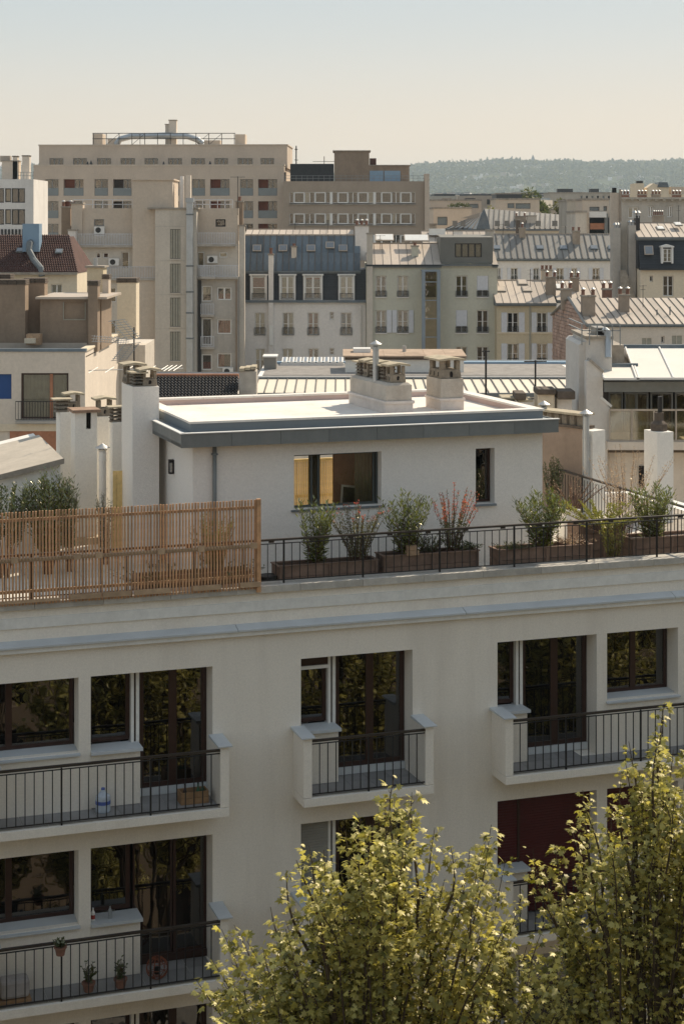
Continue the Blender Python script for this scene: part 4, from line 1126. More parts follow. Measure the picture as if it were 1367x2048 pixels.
MB().lathe([(0.133, 0.14), (0.133, 0.20)], n=16).build('label_band', M_('plastic_label'), wb); MB().lathe([(0.035, 0.38), (0.035, 0.41)], n=10).build('cap', M_('plastic_label'), wb)
def potted(label, s, t, z, h, pot_h=0.16, r=0.11, seed=1, m=LM_DARK, group='potted plants on the lower left balcony', n=12):
    rt = NF.thing('potted_plant', label, 'potted plant', s, t, z, group)
    MB().lathe([(r*0.7, 0), (r*0.95, pot_h*0.8), (r*1.1, pot_h*0.82), (r*1.1, pot_h), (r*0.9, pot_h-0.01)], n=14).build('pot', M_('terracotta'), rt)
    rs = random.Random(seed); P, D, S = [], [], []; sb = MB()
    for i in range(n):
        a = rs.uniform(0, 6.28); q = rs.uniform(0.2, 1)*0.13; hh = rs.uniform(0.5, 1)*h
        tip = (q*math.cos(a), q*math.sin(a), pot_h+hh); sb.tube([(0,0,pot_h*0.8), (tip[0]*0.5,tip[1]*0.5,pot_h+hh*0.5), tip], 0.004, 4)
        for j in range(12):
            f = j/11; P.append((tip[0]*f+rs.uniform(-0.03, 0.03), tip[1]*f+rs.uniform(-0.03, 0.03), pot_h+hh*f)); D.append((rs.uniform(-1, 1), rs.uniform(-1, 1), rs.uniform(-0.2, 0.8))); S.append(rs.uniform(0.04, 0.08))
    sb.build('stem', M_('twig_brown'), rt, fix=False); leaf_object('foliage', P, D, S, OVAL, m, rt)
potted('bushy dark plant in a small terracotta pot, left one on the lower balcony floor', NF.s_at(177, -0.4), -0.4, zfl(1), 0.36, seed=2)
potted('dark plant in a terracotta pot, right one on the lower balcony floor', NF.s_at(241, -0.42), -0.42, zfl(1), 0.34, seed=3)
potted('small plant in a terracotta pot hooked on the lower left balcony handrail', NF.s_at(120, -0.70), -0.74, 14.60, 0.10, 0.15, 0.10, seed=4)
mat('rust_metal', (0.22, 0.07, 0.035), 0.7, 0.3, 8)
lan = NF.thing('rattan_lantern', 'round rust-coloured openwork lantern on the lower left balcony floor', 'lantern', NF.s_at(314, -0.3), -0.3, zfl(1))
lw = MB()
for i in range(12):
    a = i*math.pi/6; lw.tube([(0.19*math.cos(a)*math.sin(q), 0.19*math.sin(a)*math.sin(q), 0.2-0.19*math.cos(q)) for q in [0.25+0.33*w for w in range(9)]], 0.008, 4)
for i in range(5):
    q = 0.5+i*0.55; lw.tube([(0.19*math.sin(q)*math.cos(a*0.449), 0.19*math.sin(q)*math.sin(a*0.449), 0.2-0.19*math.cos(q)) for a in range(15)], 0.006, 4)
lw.build('lattice', M_('rust_metal'), lan); MB().lathe([(0.05, 0.1), (0.06, 0.2)], n=10).build('candle_glass', M_('dark_room'), lan)
cu_ = NF.thing('cushion', 'pale grey cushion lying at the left end of the lower balcony', 'cushion', NF.s_at(28, -0.3), -0.3, zfl(1))
cm = MB(); cm.box(-0.25, 0.25, -0.16, 0.16, 0.06, 0.38); co = cm.build('cushion_body', mat('cushion_fabric', (0.35, 0.32, 0.30), 0.95, 0.15, 4), cu_, bevel=0.06); MB().box(-0.27, 0.27, -0.18, 0.18, 0, 0.05).build('board', M_('crate_wood'), cu_)
for i, (px, m, lab) in enumerate(((186, 'white_frame', 'white and red squeeze bottle on the lower left window sill'), (220, 'grey_frame', 'small grey pump bottle on the lower left window sill'))):
    bt = NF.thing('bottle', lab, 'bottle', NF.s_at(px, 0.1), 0.1, 14.78)
    MB().lathe([(0.035, 0), (0.035, 0.14), (0.012, 0.18), (0.012, 0.22)], n=10).build('bottle_body', M_(m), bt)
    if i == 0: MB().lathe([(0.037, 0.03), (0.037, 0.10)], n=10).build('label_band', M_('red_curtain'), bt)
    else: MB().box(-0.02, 0.03, -0.008, 0.008, 0.22, 0.24).build('pump', M_('black_metal'), bt)
# ================================================================ FAR HELPERS (pixel readings of each building's own front plane)
def W(root, F, x0, y0, x1, y1, t=0.0, rev=0.18, **kw):
    a, z0, c, z1 = F.rect(x0, y0, x1, y1, t)
    return window(root, a+0.01, z0+0.01, c-0.01, z1-0.01, t+rev, **kw)
def front(root, F, x0, x1, ytop, m, holes=(), depth=10, t=0.0, rev=0.22, zb=0.0, ybot=None, name='wall', top=True, ztop=None):
    a, c = F.s_at(x0, t), F.s_at(x1, t); z1 = F.z_at((x0+x1)/2, ytop, t) if ztop is None else ztop
    if ybot is not None: zb = F.z_at((x0+x1)/2, ybot, t)
    b = MB(); shell(b, a, c, t, t+depth, zb, z1, [F.rect(*h, t) for h in holes], rev, top=top)
    return b.build(name, M_(m), root)
def bx(root, F, x0, y0, x1, y1, t, d, m, name, parent=None, bevel=0):
    a, z0, c, z1 = F.rect(x0, y0, x1, y1, t)
    return MB().box(a, c, t, t+d, z0, z1).build(name, M_(m), parent or root, bevel=bevel)
def cop(root, F, x0, x1, y, t, d, m, h=0.15, over=0.08, name='coping'):
    a, c = F.s_at(x0, t), F.s_at(x1, t); z = F.z_at((x0+x1)/2, y, t)
    return MB().box(a-over, c+over, t-over, t+d, z, z+h).build(name, M_(m), root)
def roof(root, F, x0, x1, ye, te, yr, tr, n, m, name='zinc_panel', xr0=None, xr1=None, **kw):
    a, c = F.s_at(x0, te), F.s_at(x1, te); ze, zr = F.z_at((x0+x1)/2, ye, te), F.z_at((x0+x1)/2, yr, tr)
    lean = 0 if xr0 is None else F.s_at(xr0, tr)-a
    slope_panels(root, None, a, c, te, ze, tr, zr, n, M_(m), name, lean=lean, **kw)
    b = MB(); b.prism([(a,te,ze-0.25), (c,te,ze-0.25), (c,tr+0.3,ze-0.25), (a,tr+0.3,ze-0.25)], [(a,te,ze-0.02), (c,te,ze-0.02), (c,tr,zr-0.02), (a,tr,zr-0.02)])
    b.build('roof_boarding', M_('lead_grey'), root)
    g = MB(); g.box(a-0.05, c+0.05, te-0.12, te, ze-0.14, ze-0.02); g.build('gutter', M_('lead_grey'), root)
    r = MB(); r.box(a-0.05, c+0.05, tr-0.05, tr+0.25, zr-0.02, zr+0.09); r.build('ridge_cap', M_('zinc_pale'), root)
    return a, c, ze, zr
def skylight(root, x, t, z, a, w=0.8, h=0.9, frame='lead_grey', glassy='sky_pane'):
    me = cached(('skyf', w, h, frame), lambda: MB().box(0, w, 0, h, 0, 0.10).mesh('skylight', M_(frame)))
    o = piece('skylight', me, root, (x, t, z), (a, 0, 0))
    pm = cached(('skyp', w, h, glassy), lambda: MB().box(0.07, w-0.07, 0.07, h-0.07, 0.101, 0.115).mesh('pane', M_(glassy)))
    piece('pane', pm, o); return o
def ac_unit(parent, x, t, z, w=0.85, h=0.6):
    o = MB().box(x, x+w, t, t+0.32, z, z+h).build('air_conditioner', M_('white_frame'), parent)
    b = MB(); b.tube([(x+w*0.4,t-0.005,z+h/2), (x+w*0.4,t-0.02,z+h/2)], h*0.38, 14); b.build('fan_grille', M_('iron_dark'), o)
def antenna(name, label, F, s, t, z0, z1, arms, m='iron_dark', r=0.02, group=None):
    """arms: (height fraction, half length, number of elements)"""
    root = F.thing(name, label, 'antenna', s, t, z0, group); h = z1-z0
    MB().tube([(0,0,0), (0,0,h)], r, 6).build('mast', M_(m), root)
    for (f, L, n, ang) in arms:
        b = MB(); ca, sa = math.cos(R(ang)), math.sin(R(ang)); z = h*f
        b.tube([(-L*ca,-L*sa,z), (L*ca,L*sa,z)], r*0.6, 4)
        for i in range(n):
            k = -L+2*L*(i+0.5)/n; e = 0.14+0.05*(i % 2)
            b.tube([(k*ca+e*sa,k*sa-e*ca,z), (k*ca-e*sa,k*sa+e*ca,z)], r*0.35, 4)
        b.build('aerial', M_(m), root)
    return root

mat('beige_concrete', (0.56, 0.46, 0.365), 0.92, 0.07, 0.35, dirt=0.22, dcol=(0.24, 0.19, 0.15), streak=3, dscale=0.35)
mat('beige_plain', (0.57, 0.48, 0.385), 0.92, 0.06, 0.5, dirt=0.2, dcol=(0.28, 0.23, 0.18), streak=5, dscale=0.5)
mat('taupe_concrete', (0.36, 0.29, 0.225), 0.92, 0.07, 0.4, dirt=0.2, dcol=(0.2, 0.16, 0.13), streak=3)
mat('grey_render', (0.58, 0.52, 0.44), 0.92, 0.09, 0.5, dirt=0.35, dcol=(0.22, 0.19, 0.155), streak=6, dscale=0.6)
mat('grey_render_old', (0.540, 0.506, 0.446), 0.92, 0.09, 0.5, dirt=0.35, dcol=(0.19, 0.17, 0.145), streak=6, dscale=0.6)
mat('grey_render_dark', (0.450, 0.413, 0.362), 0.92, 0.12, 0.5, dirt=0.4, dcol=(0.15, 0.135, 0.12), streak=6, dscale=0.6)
mat('white_render', (0.743, 0.702, 0.655), 0.92, 0.06, 0.5, dirt=0.25, dcol=(0.33, 0.29, 0.25), streak=7, dscale=0.6)
mat('pale_green_render', (0.56, 0.54, 0.44), 0.92, 0.05, 0.5, dirt=0.15, dcol=(0.28, 0.27, 0.21), streak=5)
mat('yellow_render', (0.58, 0.49, 0.34), 0.92, 0.06, 0.6, dirt=0.2, dcol=(0.3, 0.24, 0.16), streak=5)
mat('cream_render', (0.682, 0.583, 0.440), 0.92, 0.05, 0.5, dirt=0.12, dcol=(0.36, 0.3, 0.22), streak=5)
mat('pink_render', (0.66, 0.575, 0.48), 0.92, 0.05, 0.5, dirt=0.15, dcol=(0.36, 0.3, 0.25), streak=5)
mat('brown_stack', (0.276, 0.207, 0.149), 0.95, 0.12, 1.0, dirt=0.35, dcol=(0.12, 0.095, 0.075), streak=3, dscale=0.8)
mat('zinc_pale', (0.44, 0.37, 0.30), 0.55, 0.12, 1.2, inst=0.17, dirt=0.25, dcol=(0.28, 0.22, 0.17), streak=1, dscale=1.2, spec=0.4)
mat('zinc_grey', (0.22, 0.205, 0.18), 0.5, 0.12, 1.2, inst=0.12, dirt=0.25, dcol=(0.19, 0.17, 0.15), streak=1, dscale=1.2, spec=0.5)
mat('zinc_blue', (0.10, 0.13, 0.155), 0.45, 0.25, 0.8, inst=0.32, dirt=0.45, dcol=(0.30, 0.28, 0.25), streak=1, dscale=0.7, spec=0.5)
mat('slate_dark', (0.04, 0.042, 0.045), 0.55, 0.2, 2, inst=0.1)
mat('slate_navy', (0.03, 0.034, 0.04), 0.5, 0.2, 2, inst=0.1)
mat('blue_panel', (0.22, 0.32, 0.42), 0.5, 0.08, 1)
mat('deep_blue_panel', (0.02, 0.07, 0.22), 0.5, 0.08, 1)
mat('sky_pane', (0.20, 0.22, 0.24), 0.15, 0.1, 1, spec=0.8)
mat('sky_pane_white', (0.75, 0.74, 0.70), 0.3, 0.05, 1)
mat('glass_panel', (0.16, 0.19, 0.20), 0.2, 0.1, 1, spec=0.6)
mat('louvre_shutter', (0.34, 0.32, 0.26), 0.8, 0.1, 3)
mat('roof_tile_red', (0.075, 0.034, 0.026), 0.8, 0.35, 2, inst=0.1)
mat('roof_tile_black', (0.03, 0.027, 0.027), 0.4, 0.2, 3)
mat('orange_screen', (0.20, 0.06, 0.03), 0.8, 0.15, 2)

# ---------------------------------------------------------------- large beige apartment block, far left
FA = Fr(330, 232, -2)
A = FA.thing('apartment_block', 'long beige apartment block with loggias and a set-back top storey carrying roof machinery', 'building')
cols = [(90,117), (127,167), (189,216), (226,263), (300,322), (346,358), (384,410), (420,459), (480,506), (516,554)]
rows = [(358,391), (402,436), (447,480), (491,524)]
hA = [(a, y0, c, y1) for (y0, y1) in rows for (a, c) in cols]
front(A, FA, 67, 568, 331, 'beige_concrete', hA, 14, 0, 1.0)
for ri, (y0, y1) in enumerate(rows[:3]):
    for i, (a, c) in enumerate(cols):
        wide = (c-a) > 34
        if ri > 1 and i > 2 and i < 8: continue
        if wide:
            s0, z0, s1, z1 = FA.rect(a, y0, c, y1)
            sc = MB().box(s0+0.02, s0+(s1-s0)*0.5, 0.9, 0.98, z0, z1).build('sun_screen', M_('orange_screen' if rnd.random() < 0.8 else 'warm_room'), A)
            window(A, s0+(s1-s0)*0.5, z0, s1-0.02, z1, 0.9, 'grey_frame', 2, 'dark_room', None, glassm=GLASS_FAR)
        else:
            W(A, FA, a, y0, c, y1, 0, 0.35, frame='grey_frame', leaves=2, behind='warm_room', curtain=(('left', 'grey_curtain'), None, None)[(i+ri) % 3])
        bx(A, FA, a+0.5, y1-15.5, c-0.5, y1-0.3, 0.05, 0.03, 'glass_panel', 'balcony_glass')
attic = [(99,127), (146,174), (194,222), (241,270), (289,316), (336,364), (382,410), (429,456), (475,505), (521,548)]
front(A, FA, 78, 574, 290, 'beige_concrete', [(a, 316, c, 330) for a, c in attic], 11, 2.2, 0.25, ybot=336, name='top_storey')
for a, c in attic: W(A, FA, a, 316.3, c, 330, 2.2, 0.15, frame='grey_frame', leaves=3, behind='dark_room')
cop(A, FA, 67, 568, 331.5, 0, 2.2, 'beige_plain', 0.2, 0.05); cop(A, FA, 78, 574, 290.5, 2.2, 11, 'beige_plain', 0.15, 0.1)
pl = FA.thing('roof_machinery', 'silver air duct inside a railing frame on the roof of the long beige block', 'air duct', FA.s_at(330, 5), 5, FA.z_at(330, 289, 5))
def pA(px, py, t=5): a, z = FA.at(px, py, t); return (a-FA.s_at(330, 5), t-5, z-FA.z_at(330, 289, 5))
MB().tube([pA(232, 289), pA(240, 278), pA(262, 272), pA(330, 270.5), pA(375, 272), pA(395, 279), pA(405, 287)], 0.42, 12).build('duct', M_('galvanised'), pl)
for y in (266, 277):
    MB().tube([pA(185, y, 3.6), pA(470, y, 3.6)], 0.05, 5).build('frame_rail', M_('iron_dark'), pl)
for i in range(12):
    x = 187+i*25.6; MB().tube([pA(x, 290, 3.6), pA(x, 266, 3.6)], 0.05, 5).build('frame_post', M_('iron_dark'), pl)
for i in (1, 3, 8, 9): MB().tube([pA(187+i*25.6, 289, 3.6), pA(187+(i+1)*25.6, 267, 3.6)], 0.03, 5).build('brace', M_('iron_dark'), pl)
for (a, b_, c, d) in ((185, 267, 205, 289), (470, 268, 490, 289), (215, 276, 232, 289), (408, 280, 440, 289)):
    q0, q1 = pA(a, d), pA(c, b_); MB().box(q0[0], q1[0], 0, 2.5, q0[2], q1[2]).build('plant_box', M_('beige_plain'), pl)
chimney(A, FA.s_at(346, 6), 6, FA.s_at(354, 6)-FA.s_at(339, 6), 1.0, FA.z_at(346, 289, 6), FA.z_at(346, 241, 6), 'pink_render', 0)
chimney(A, FA.s_at(334, 6), 6.4, 0.5, 0.8, FA.z_at(334, 289, 6), FA.z_at(334, 249, 6), 'grey_render', 0)
for (x, h) in ((175, 9), (182, 11), (327, 9), (420, 10)):
    tr = FA.thing('terrace_conifer', 'small dark conifer on the set-back terrace of the long beige block', 'shrub', FA.s_at(x, 1.2), 1.2, FA.z_at(x, 331, 1.2), 'little conifers on the beige block terrace')
    hh_ = h*232/FPX*1.0
    b = MB(); b.lathe([(0.02, 0), (hh_*0.32, 0.1), (hh_*0.22, hh_*0.5), (0.02, hh_)], n=7); b.build('foliage', M_('slate_dark'), tr); MB().tube([(0,0,-0.2),(0,0,0.1)], 0.05, 5).build('trunk', M_('bark_grey'), tr)

# ---------------------------------------------------------------- office block with ribbon windows
FB = Fr(710, 228, 0)
Bd = FB.thing('office_block', 'taupe office block with two ribbons of white-framed windows and brown rooftop boxes', 'building')
rib = [(383.5, 408), (426, 450), (469, 492)]
front(Bd, FB, 566, 848, 362, 'taupe_concrete', [(579, a, 830, c) for a, c in rib], 12, 0, 0.3)
big = [(587,609), (629,651), (675,696), (715,736), (762,783), (800,822)]
for ri, (y0, y1) in enumerate(rib):
    edges = [579]+[e for b_ in big for e in b_]+[830]
    for k in range(len(edges)-1):
        a, c = edges[k], edges[k+1]; isbig = k % 2 == 1
        if isbig: W(Bd, FB, a, y0, c, y1-2, 0, 0.05, frame='white_frame', leaves=1, behind='warm_room', fw=0.14, curtain=((('high', 'white_curtain'), None, None, None)[(k+ri*2) % 4]))
        else:
            W(Bd, FB, a, y0, c, y1-2, 0, 0.14, frame='white_frame', leaves=2 if c-a > 12 else 1, behind='warm_room', fw=0.06, curtain=((None, None, ('left', 'white_curtain'))[(k+ri) % 3] if c-a > 12 else None))
    for x in (662, 748.5): bx(Bd, FB, x-2.7, y0, x+2.7, y1, -0.02, 0.3, 'white_frame', 'pier')
    bx(Bd, FB, 577, y1-0.6, 832, y1+1.5, -0.15, 0.45, 'concrete_cap', 'sill')
bx(Bd, FB, 849, 347, 858, 700, -0.8, 3.0, 'beige_concrete', 'corner_pillar')
for (a, y0, c, y1, t, d, m, nm) in ((668, 302, 738, 364, 3, 6, 'brown_stack', 'lift_house'), (738, 331, 818, 364, 3, 6, 'brown_stack', 'plant_room'), (739, 316, 752, 331, 4, 1.5, 'roof_tile_red', 'vent_box')):
    a_, c_ = FB.s_at(a, t), FB.s_at(c, t); MB().box(a_, c_, t, t+d, FB.z_at(a, y1, t), FB.z_at(a, y0, t)).build(nm, M_(m), Bd)
MB().box(FB.s_at(665, 2.9), FB.s_at(741, 2.9), 2.8, 9.2, FB.z_at(700, 302, 3), FB.z_at(700, 302, 3)+0.12).build('coping', M_('concrete_cap'), Bd)
MB().box(FB.s_at(738, 2.9)+0.02, FB.s_at(821, 2.9), 2.8, 9.2, FB.z_at(700, 331, 3), FB.z_at(700, 331, 3)+0.12).build('coping', M_('concrete_cap'), Bd)
b = MB(); z0, z1 = FB.z_at(620, 364, 3), FB.z_at(620, 327, 3); a, c = FB.s_at(580, 3), FB.s_at(667, 3)
b.box(a, c, 3.1, 8, z0, z1); b.build('plant_screen', M_('slate_dark'), Bd)
for i in range(14): MB().box(a, c-0.02, 3.0, 3.08, z0+(z1-z0)*i/14+0.03, z0+(z1-z0)*(i+0.7)/14).build('screen_louvre', M_('slate_navy'), Bd)
for (x0, x1) in ((739, 766), (768, 800)): bx(Bd, FB, x0, 341, x1, 363, 2.85, 0.12, 'blue_panel', 'translucent_panel')
rl_ = MB(); z = FB.z_at(700, 362, 0.3)
for h in (0.35, 0.7): rl_.box(FB.s_at(570, 0.3), FB.s_at(848, 0.3), 0.28, 0.32, z+h, z+h+0.04)
for i in range(26): s_ = FB.s_at(570+i*11.1, 0.3); rl_.box(s_-0.02, s_+0.02, 0.28, 0.32, z, z+0.72)
rl_.build('roof_railing', M_('grey_frame'), Bd)
antenna('mobile_mast', 'thin lattice mast with small antennas beside the rooftop boxes of the office block', FB, FB.s_at(592, 4), 4, FB.z_at(592, 362, 4), FB.z_at(592, 291, 4), [(0.3, 0.5, 2, 20), (0.6, 0.35, 2, 60), (0.9, 0.2, 2, 0)], r=0.09)
antenna('whip_antenna', 'pair of thin whips with a crossbar above the dark louvred rooftop box', FB, FB.s_at(648, 5), 5, FB.z_at(648, 327, 5), FB.z_at(648, 312, 5), [(0.3, 1.5, 5, 0)], r=0.05)

# ---------------------------------------------------------------- white mansard house
FC = Fr(600, 151, 0)
Cb = FC.thing('mansard_house', 'white house with a blue-grey zinc mansard roof and four white dormers', 'building')
wr = [(509,625,530,670), (565,625,587,670), (615,625,637,670), (681,625,703,670), (659,624,667.5,639), (510,697,530,742), (564,697,586,742), (616,697,637,742), (658.5,696,668,710)]
front(Cb, FC, 476, 731, 603, 'white_render', wr, 11)
cur = [('full','white_curtain'), ('right','white_curtain'), ('left','red_curtain'), ('left','blue_curtain'), None, ('high','white_curtain'), ('full','white_curtain'), ('left','red_curtain'), None]
for i, h in enumerate(wr):
    W(Cb, FC, *h, frame='white_frame', leaves=1 if i in (4, 8) else 2, behind='warm_room' if i != 2 else 'red_curtain', curtain=cur[i], mull=1, fw=0.07)
    if i < 4:
        a, z0, c, z1 = FC.rect(*h); railing_far(Cb, a-0.02, c+0.02, -0.08, z0, z0+0.65, step=0.10, r=0.016)
        if i in (0, 3): pass
bx(Cb, FC, 476, 600, 733, 605, -0.25, 0.6, 'zinc_blue', 'gutter_cornice')
# dark slate brisis with dormers
z0, z1 = FC.z_at(600, 601, 0.1), FC.z_at(600, 541, 0.5)
def slates(root, a, c, t0, z0, t1, z1, m, nx, nz, name='slate_course'):
    """courses of slates, each course one proud strip"""
    for j in range(nz):
        f0, f1 = j/nz, (j+1)/nz
        MB().prism([(a, t0+(t1-t0)*f0-0.02, z0+(z1-z0)*f0), (c, t0+(t1-t0)*f0-0.02, z0+(z1-z0)*f0), (c, t0+(t1-t0)*f0+0.2, z0+(z1-z0)*f0), (a, t0+(t1-t0)*f0+0.2, z0+(z1-z0)*f0)],
                   [(a, t0+(t1-t0)*f1, z0+(z1-z0)*f1-0.004), (c, t0+(t1-t0)*f1, z0+(z1-z0)*f1-0.004), (c, t0+(t1-t0)*f1+0.2, z0+(z1-z0)*f1-0.004), (a, t0+(t1-t0)*f1+0.2, z0+(z1-z0)*f1-0.004)]).build(name, M_(m), root)
a_, c_ = FC.s_at(487, 0.1), FC.s_at(732, 0.1)
slates(Cb, a_, c_, 0.1, z0, 0.7, z1, 'slate_dark', 0, 12)
MB().box(a_+0.01, c_-0.01, 0.9, 10.9, z0, z1).build('attic', M_('slate_dark'), Cb)
MB().prism([(FC.s_at(476, 0), -0.01, z0), (a_-0.01, -0.01, z0), (a_-0.01, 10, z0), (FC.s_at(476, 0), 10, z0)], [(FC.s_at(478, 0), 0.0, FC.z_at(480, 487, 0)), (a_-0.01, 0.0, FC.z_at(480, 470, 0)), (a_-0.01, 10, FC.z_at(480, 470, 0)), (FC.s_at(478, 0), 10, FC.z_at(480, 487, 0))]).build('side_flashing', M_('blue_panel'), Cb)
dm = [(503,552,531,598), (561,552,588,598), (609,552,642,598), (679,552,706,598)]
for i, h in enumerate(dm):
    a, zz0, c, zz1 = FC.rect(*h, 0)
    b = MB(); b.box(a-0.12, a+0.02, -0.08, 0.9, zz0-0.1, zz1+0.05); b.box(c-0.02, c+0.12, -0.08, 0.9, zz0-0.1, zz1+0.05); b.box(a+0.021, c-0.021, -0.06, 0.9, zz0-0.1, zz0)
    b.build('dormer', M_('white_frame'), Cb)
    MB().box(a-0.2, c+0.2, -0.16, 0.95, zz1+0.05, zz1+0.18).build('dormer_roof', M_('white_frame'), Cb)
    W(Cb, FC, h[0], h[1], h[2], h[3], 0, 0.02, frame='white_frame', leaves=1 if i == 0 else 2, behind='warm_room' if i != 2 else 'red_curtain', fw=0.1, curtain=[('high','red_curtain'), ('full','white_curtain'), None, ('full','white_curtain')][i], mull=1)
    railing_far(Cb, a, c, -0.1, zz0, zz0+0.5, step=0.1)
roof(Cb, FC, 487, 720, 541, 0.55, 470, 2.3, 18, 'zinc_blue', seam=0.07, sw=0.06, rows=2)
roof(Cb, FC, 489, 707, 470, 2.35, 459, 6.0, 16, 'zinc_pale', seam=0.05)
ang = math.atan2(FC.z_at(600, 470, 2.3)-FC.z_at(600, 541, 0.55), 1.75)
for (px, py) in ((505, 502), (557, 502), (613, 502), (651, 496), (677, 502)):
    f = (541-py)/(541-470); t = 0.55+1.75*f; skylight(Cb, FC.s_at(px, t), t-0.10, FC.z_at(px, py, t)-0.02, ang, 0.75, 0.62, 'zinc_pale')
# hip edge and stacks
chimney(Cb, FC.s_at(723, 3), 4.0, FC.s_at(736, 3)-FC.s_at(709, 3), 4.5, FC.z_at(723, 520, 3), FC.z_at(723, 452, 3), 'white_render', 3, spread=0.7)
chimney(Cb, FC.s_at(587.5, 1.2), 1.4, 0.45, 0.5, FC.z_at(587, 516, 1.2), FC.z_at(587, 494, 1.2), 'pink_render', 1, hood=False, ph=0.2)
chimney(Cb, FC.s_at(541.5, -0.25), -0.02, 0.42, 0.45, 0, FC.z_at(541, 510, -0.25), 'white_render', 1, hood=False, ph=0.5)
bx(Cb, FC, 538.5, 651, 545.5, 690, -0.33, 0.09, 'sky_pane_white', 'vent_panel')
MB().tube([(FC.s_at(721, -0.1), -0.1, 0), (FC.s_at(721, -0.1), -0.1, FC.z_at(721, 612, 0))], 0.07, 6).build('downpipe', M_('white_render'), Cb)
antenna('roof_aerial', 'thin television aerial on the zinc ridge of the white mansard house', FC, FC.s_at(590, 5), 5, FC.z_at(590, 459, 5), FC.z_at(590, 446, 5), [(0.95, 0.3, 4, 10)], r=0.025)

# ---------------------------------------------------------------- pale green house with glazed lift shaft
FD = Fr(860, 150, 0)
Dd = FD.thing('pale_green_house', 'pale green house with a zinc roof, a boxy dormer and a glazed lift shaft', 'building')
wd = [(x0, y0, x1, y1) for (x0, x1) in ((751,772), (794,816), (911,934), (953,976)) for (y0, y1) in ((551,593), (620,665), (693,735))]
wd = [w_ for w_ in wd if not (w_[0] < 820 and w_[1] > 690)]
front(Dd, FD, 732, 994, 529, 'pale_green_render', wd, 11)
for i, h in enumerate(wd):
    closed = h[0] in (953,) and h[1] == 551 or h[0] == 911 and h[1] == 620
    W(Dd, FD, *h, frame='white_frame', leaves=2, behind='warm_room', curtain=('full', 'white_curtain') if closed or i % 4 == 2 else (('right', 'grey_curtain') if i % 3 else None), mull=1, fw=0.07)
    a, z0, c, z1 = FD.rect(*h)
    railing_far(Dd, a, c, -0.08, z0, z0+0.5, step=0.09, r=0.02); MB().box(a-0.05, c+0.05, -0.1, 0.0, z0-0.1, z0-0.02).build('sill', M_('white_render'), Dd)
    if closed: MB().box(a+0.02, c-0.02, 0.02, 0.08, z0+0.55, z1).build('roller_shutter', M_('shutter_white'), Dd)
    if h[1] == 620 and h[0] < 820:
        for sx in ((-1, 1) if h[0] == 794 else (1,)):
            x = c+0.04 if sx > 0 else a-0.44
            for q in range(1): MB().box(x, x+0.40, -0.09, -0.03, z0, z1).build('shutter', M_('shutter_white'), Dd)
roof(Dd, FD, 733, 882, 529, -0.2, 487, 5.0, 9, 'zinc_pale', xr0=733, rows=1)
roof(Dd, FD, 984, 995, 529, -0.2, 500, 4.0, 1, 'zinc_pale')
cop(Dd, FD, 732, 994, 531.5, -0.3, 0.3, 'lead_grey', 0.12, 0.02, 'gutter')
a, z0, c, z1 = FD.rect(880, 474, 985, 527, 0.3)
b = MB(); wall_holes(b, a, c, z0, z1, [FD.rect(909, 486, 963, 515, 0.3)], 0.3, 0.2); b.quad((a,0.3,z0), (a,6,z0), (a,6,z1), (a,0.3,z1)); b.quad((c,0.3,z0), (c,6,z0), (c,6,z1), (c,0.3,z1)); b.quad((a,0.3,z1), (c,0.3,z1), (c,6,z1+0.2), (a,6,z1+0.2))
b.build('box_dormer', mat('dormer_zinc', (0.17, 0.165, 0.145), 0.7, 0.1, 1), Dd)
W(Dd, FD, 909, 486, 963, 515, 0.3, 0.1, frame='iron_dark', leaves=4, behind='warm_room', curtain=('full', 'white_curtain'), fw=0.08)
for (x0, x1, y) in ((750, 787, 483), (808, 857, 484)): skylight(Dd, FD.s_at(x0, 3.6), 3.4, FD.z_at(x0, y, 3.6)+0.05, R(24), (x1-x0)*0.0436, 1.3, 'zinc_pale', 'sky_pane_white')
chimney(Dd, FD.s_at(829, 2), 2, 0.6, 0.5, FD.z_at(829, 529, 2), FD.z_at(829, 493, 2), 'pale_green_render', 1, hood=False, ph=0.25)
chimney(Dd, FD.s_at(739, 0), -0.15, 0.5, 0.3, 0, FD.z_at(739, 468, 0), 'grey_render', 0)
chimney(Dd, FD.s_at(978, 4), 4.0, 0.7, 0.7, FD.z_at(978, 515, 4), FD.z_at(978, 462, 4), 'grey_render', 0)
# lift shaft
a, z0, c, z1 = FD.rect(843, 543, 880, 760, -1.6)
b = MB()
for x in (a, c-0.28): b.box(x, x+0.28, -1.6, -1.3, 0, z1)
b.box(a, c, -1.6, -0.01, z1, z1+0.12)

lf = b.build('lift_shaft', mat('shaft_steel', (0.25, 0.29, 0.33), 0.5, 0.08, 1), Dd)
for i in range(9):
    z = z1-0.9-i*1.55
    MB().box(a+0.281, c-0.281, -1.59, -1.5, z, z+0.07).build('shaft_beam', M_('shaft_steel'), lf)

MB().box(a+0.29, c-0.29, -1.54, -1.52, 0, z1-0.05).build('pane', GLASS_FAR, lf)
MB().box(a+0.30, c-0.30, -0.5, -0.03, 0, z1-2.2).build('lift_back', M_('cream_render'), lf)
MB().box(a+0.30, c-0.30, -0.5, -0.03, z1-2.2, z1-0.05).build('lift_machine', M_('warm_room'), lf)
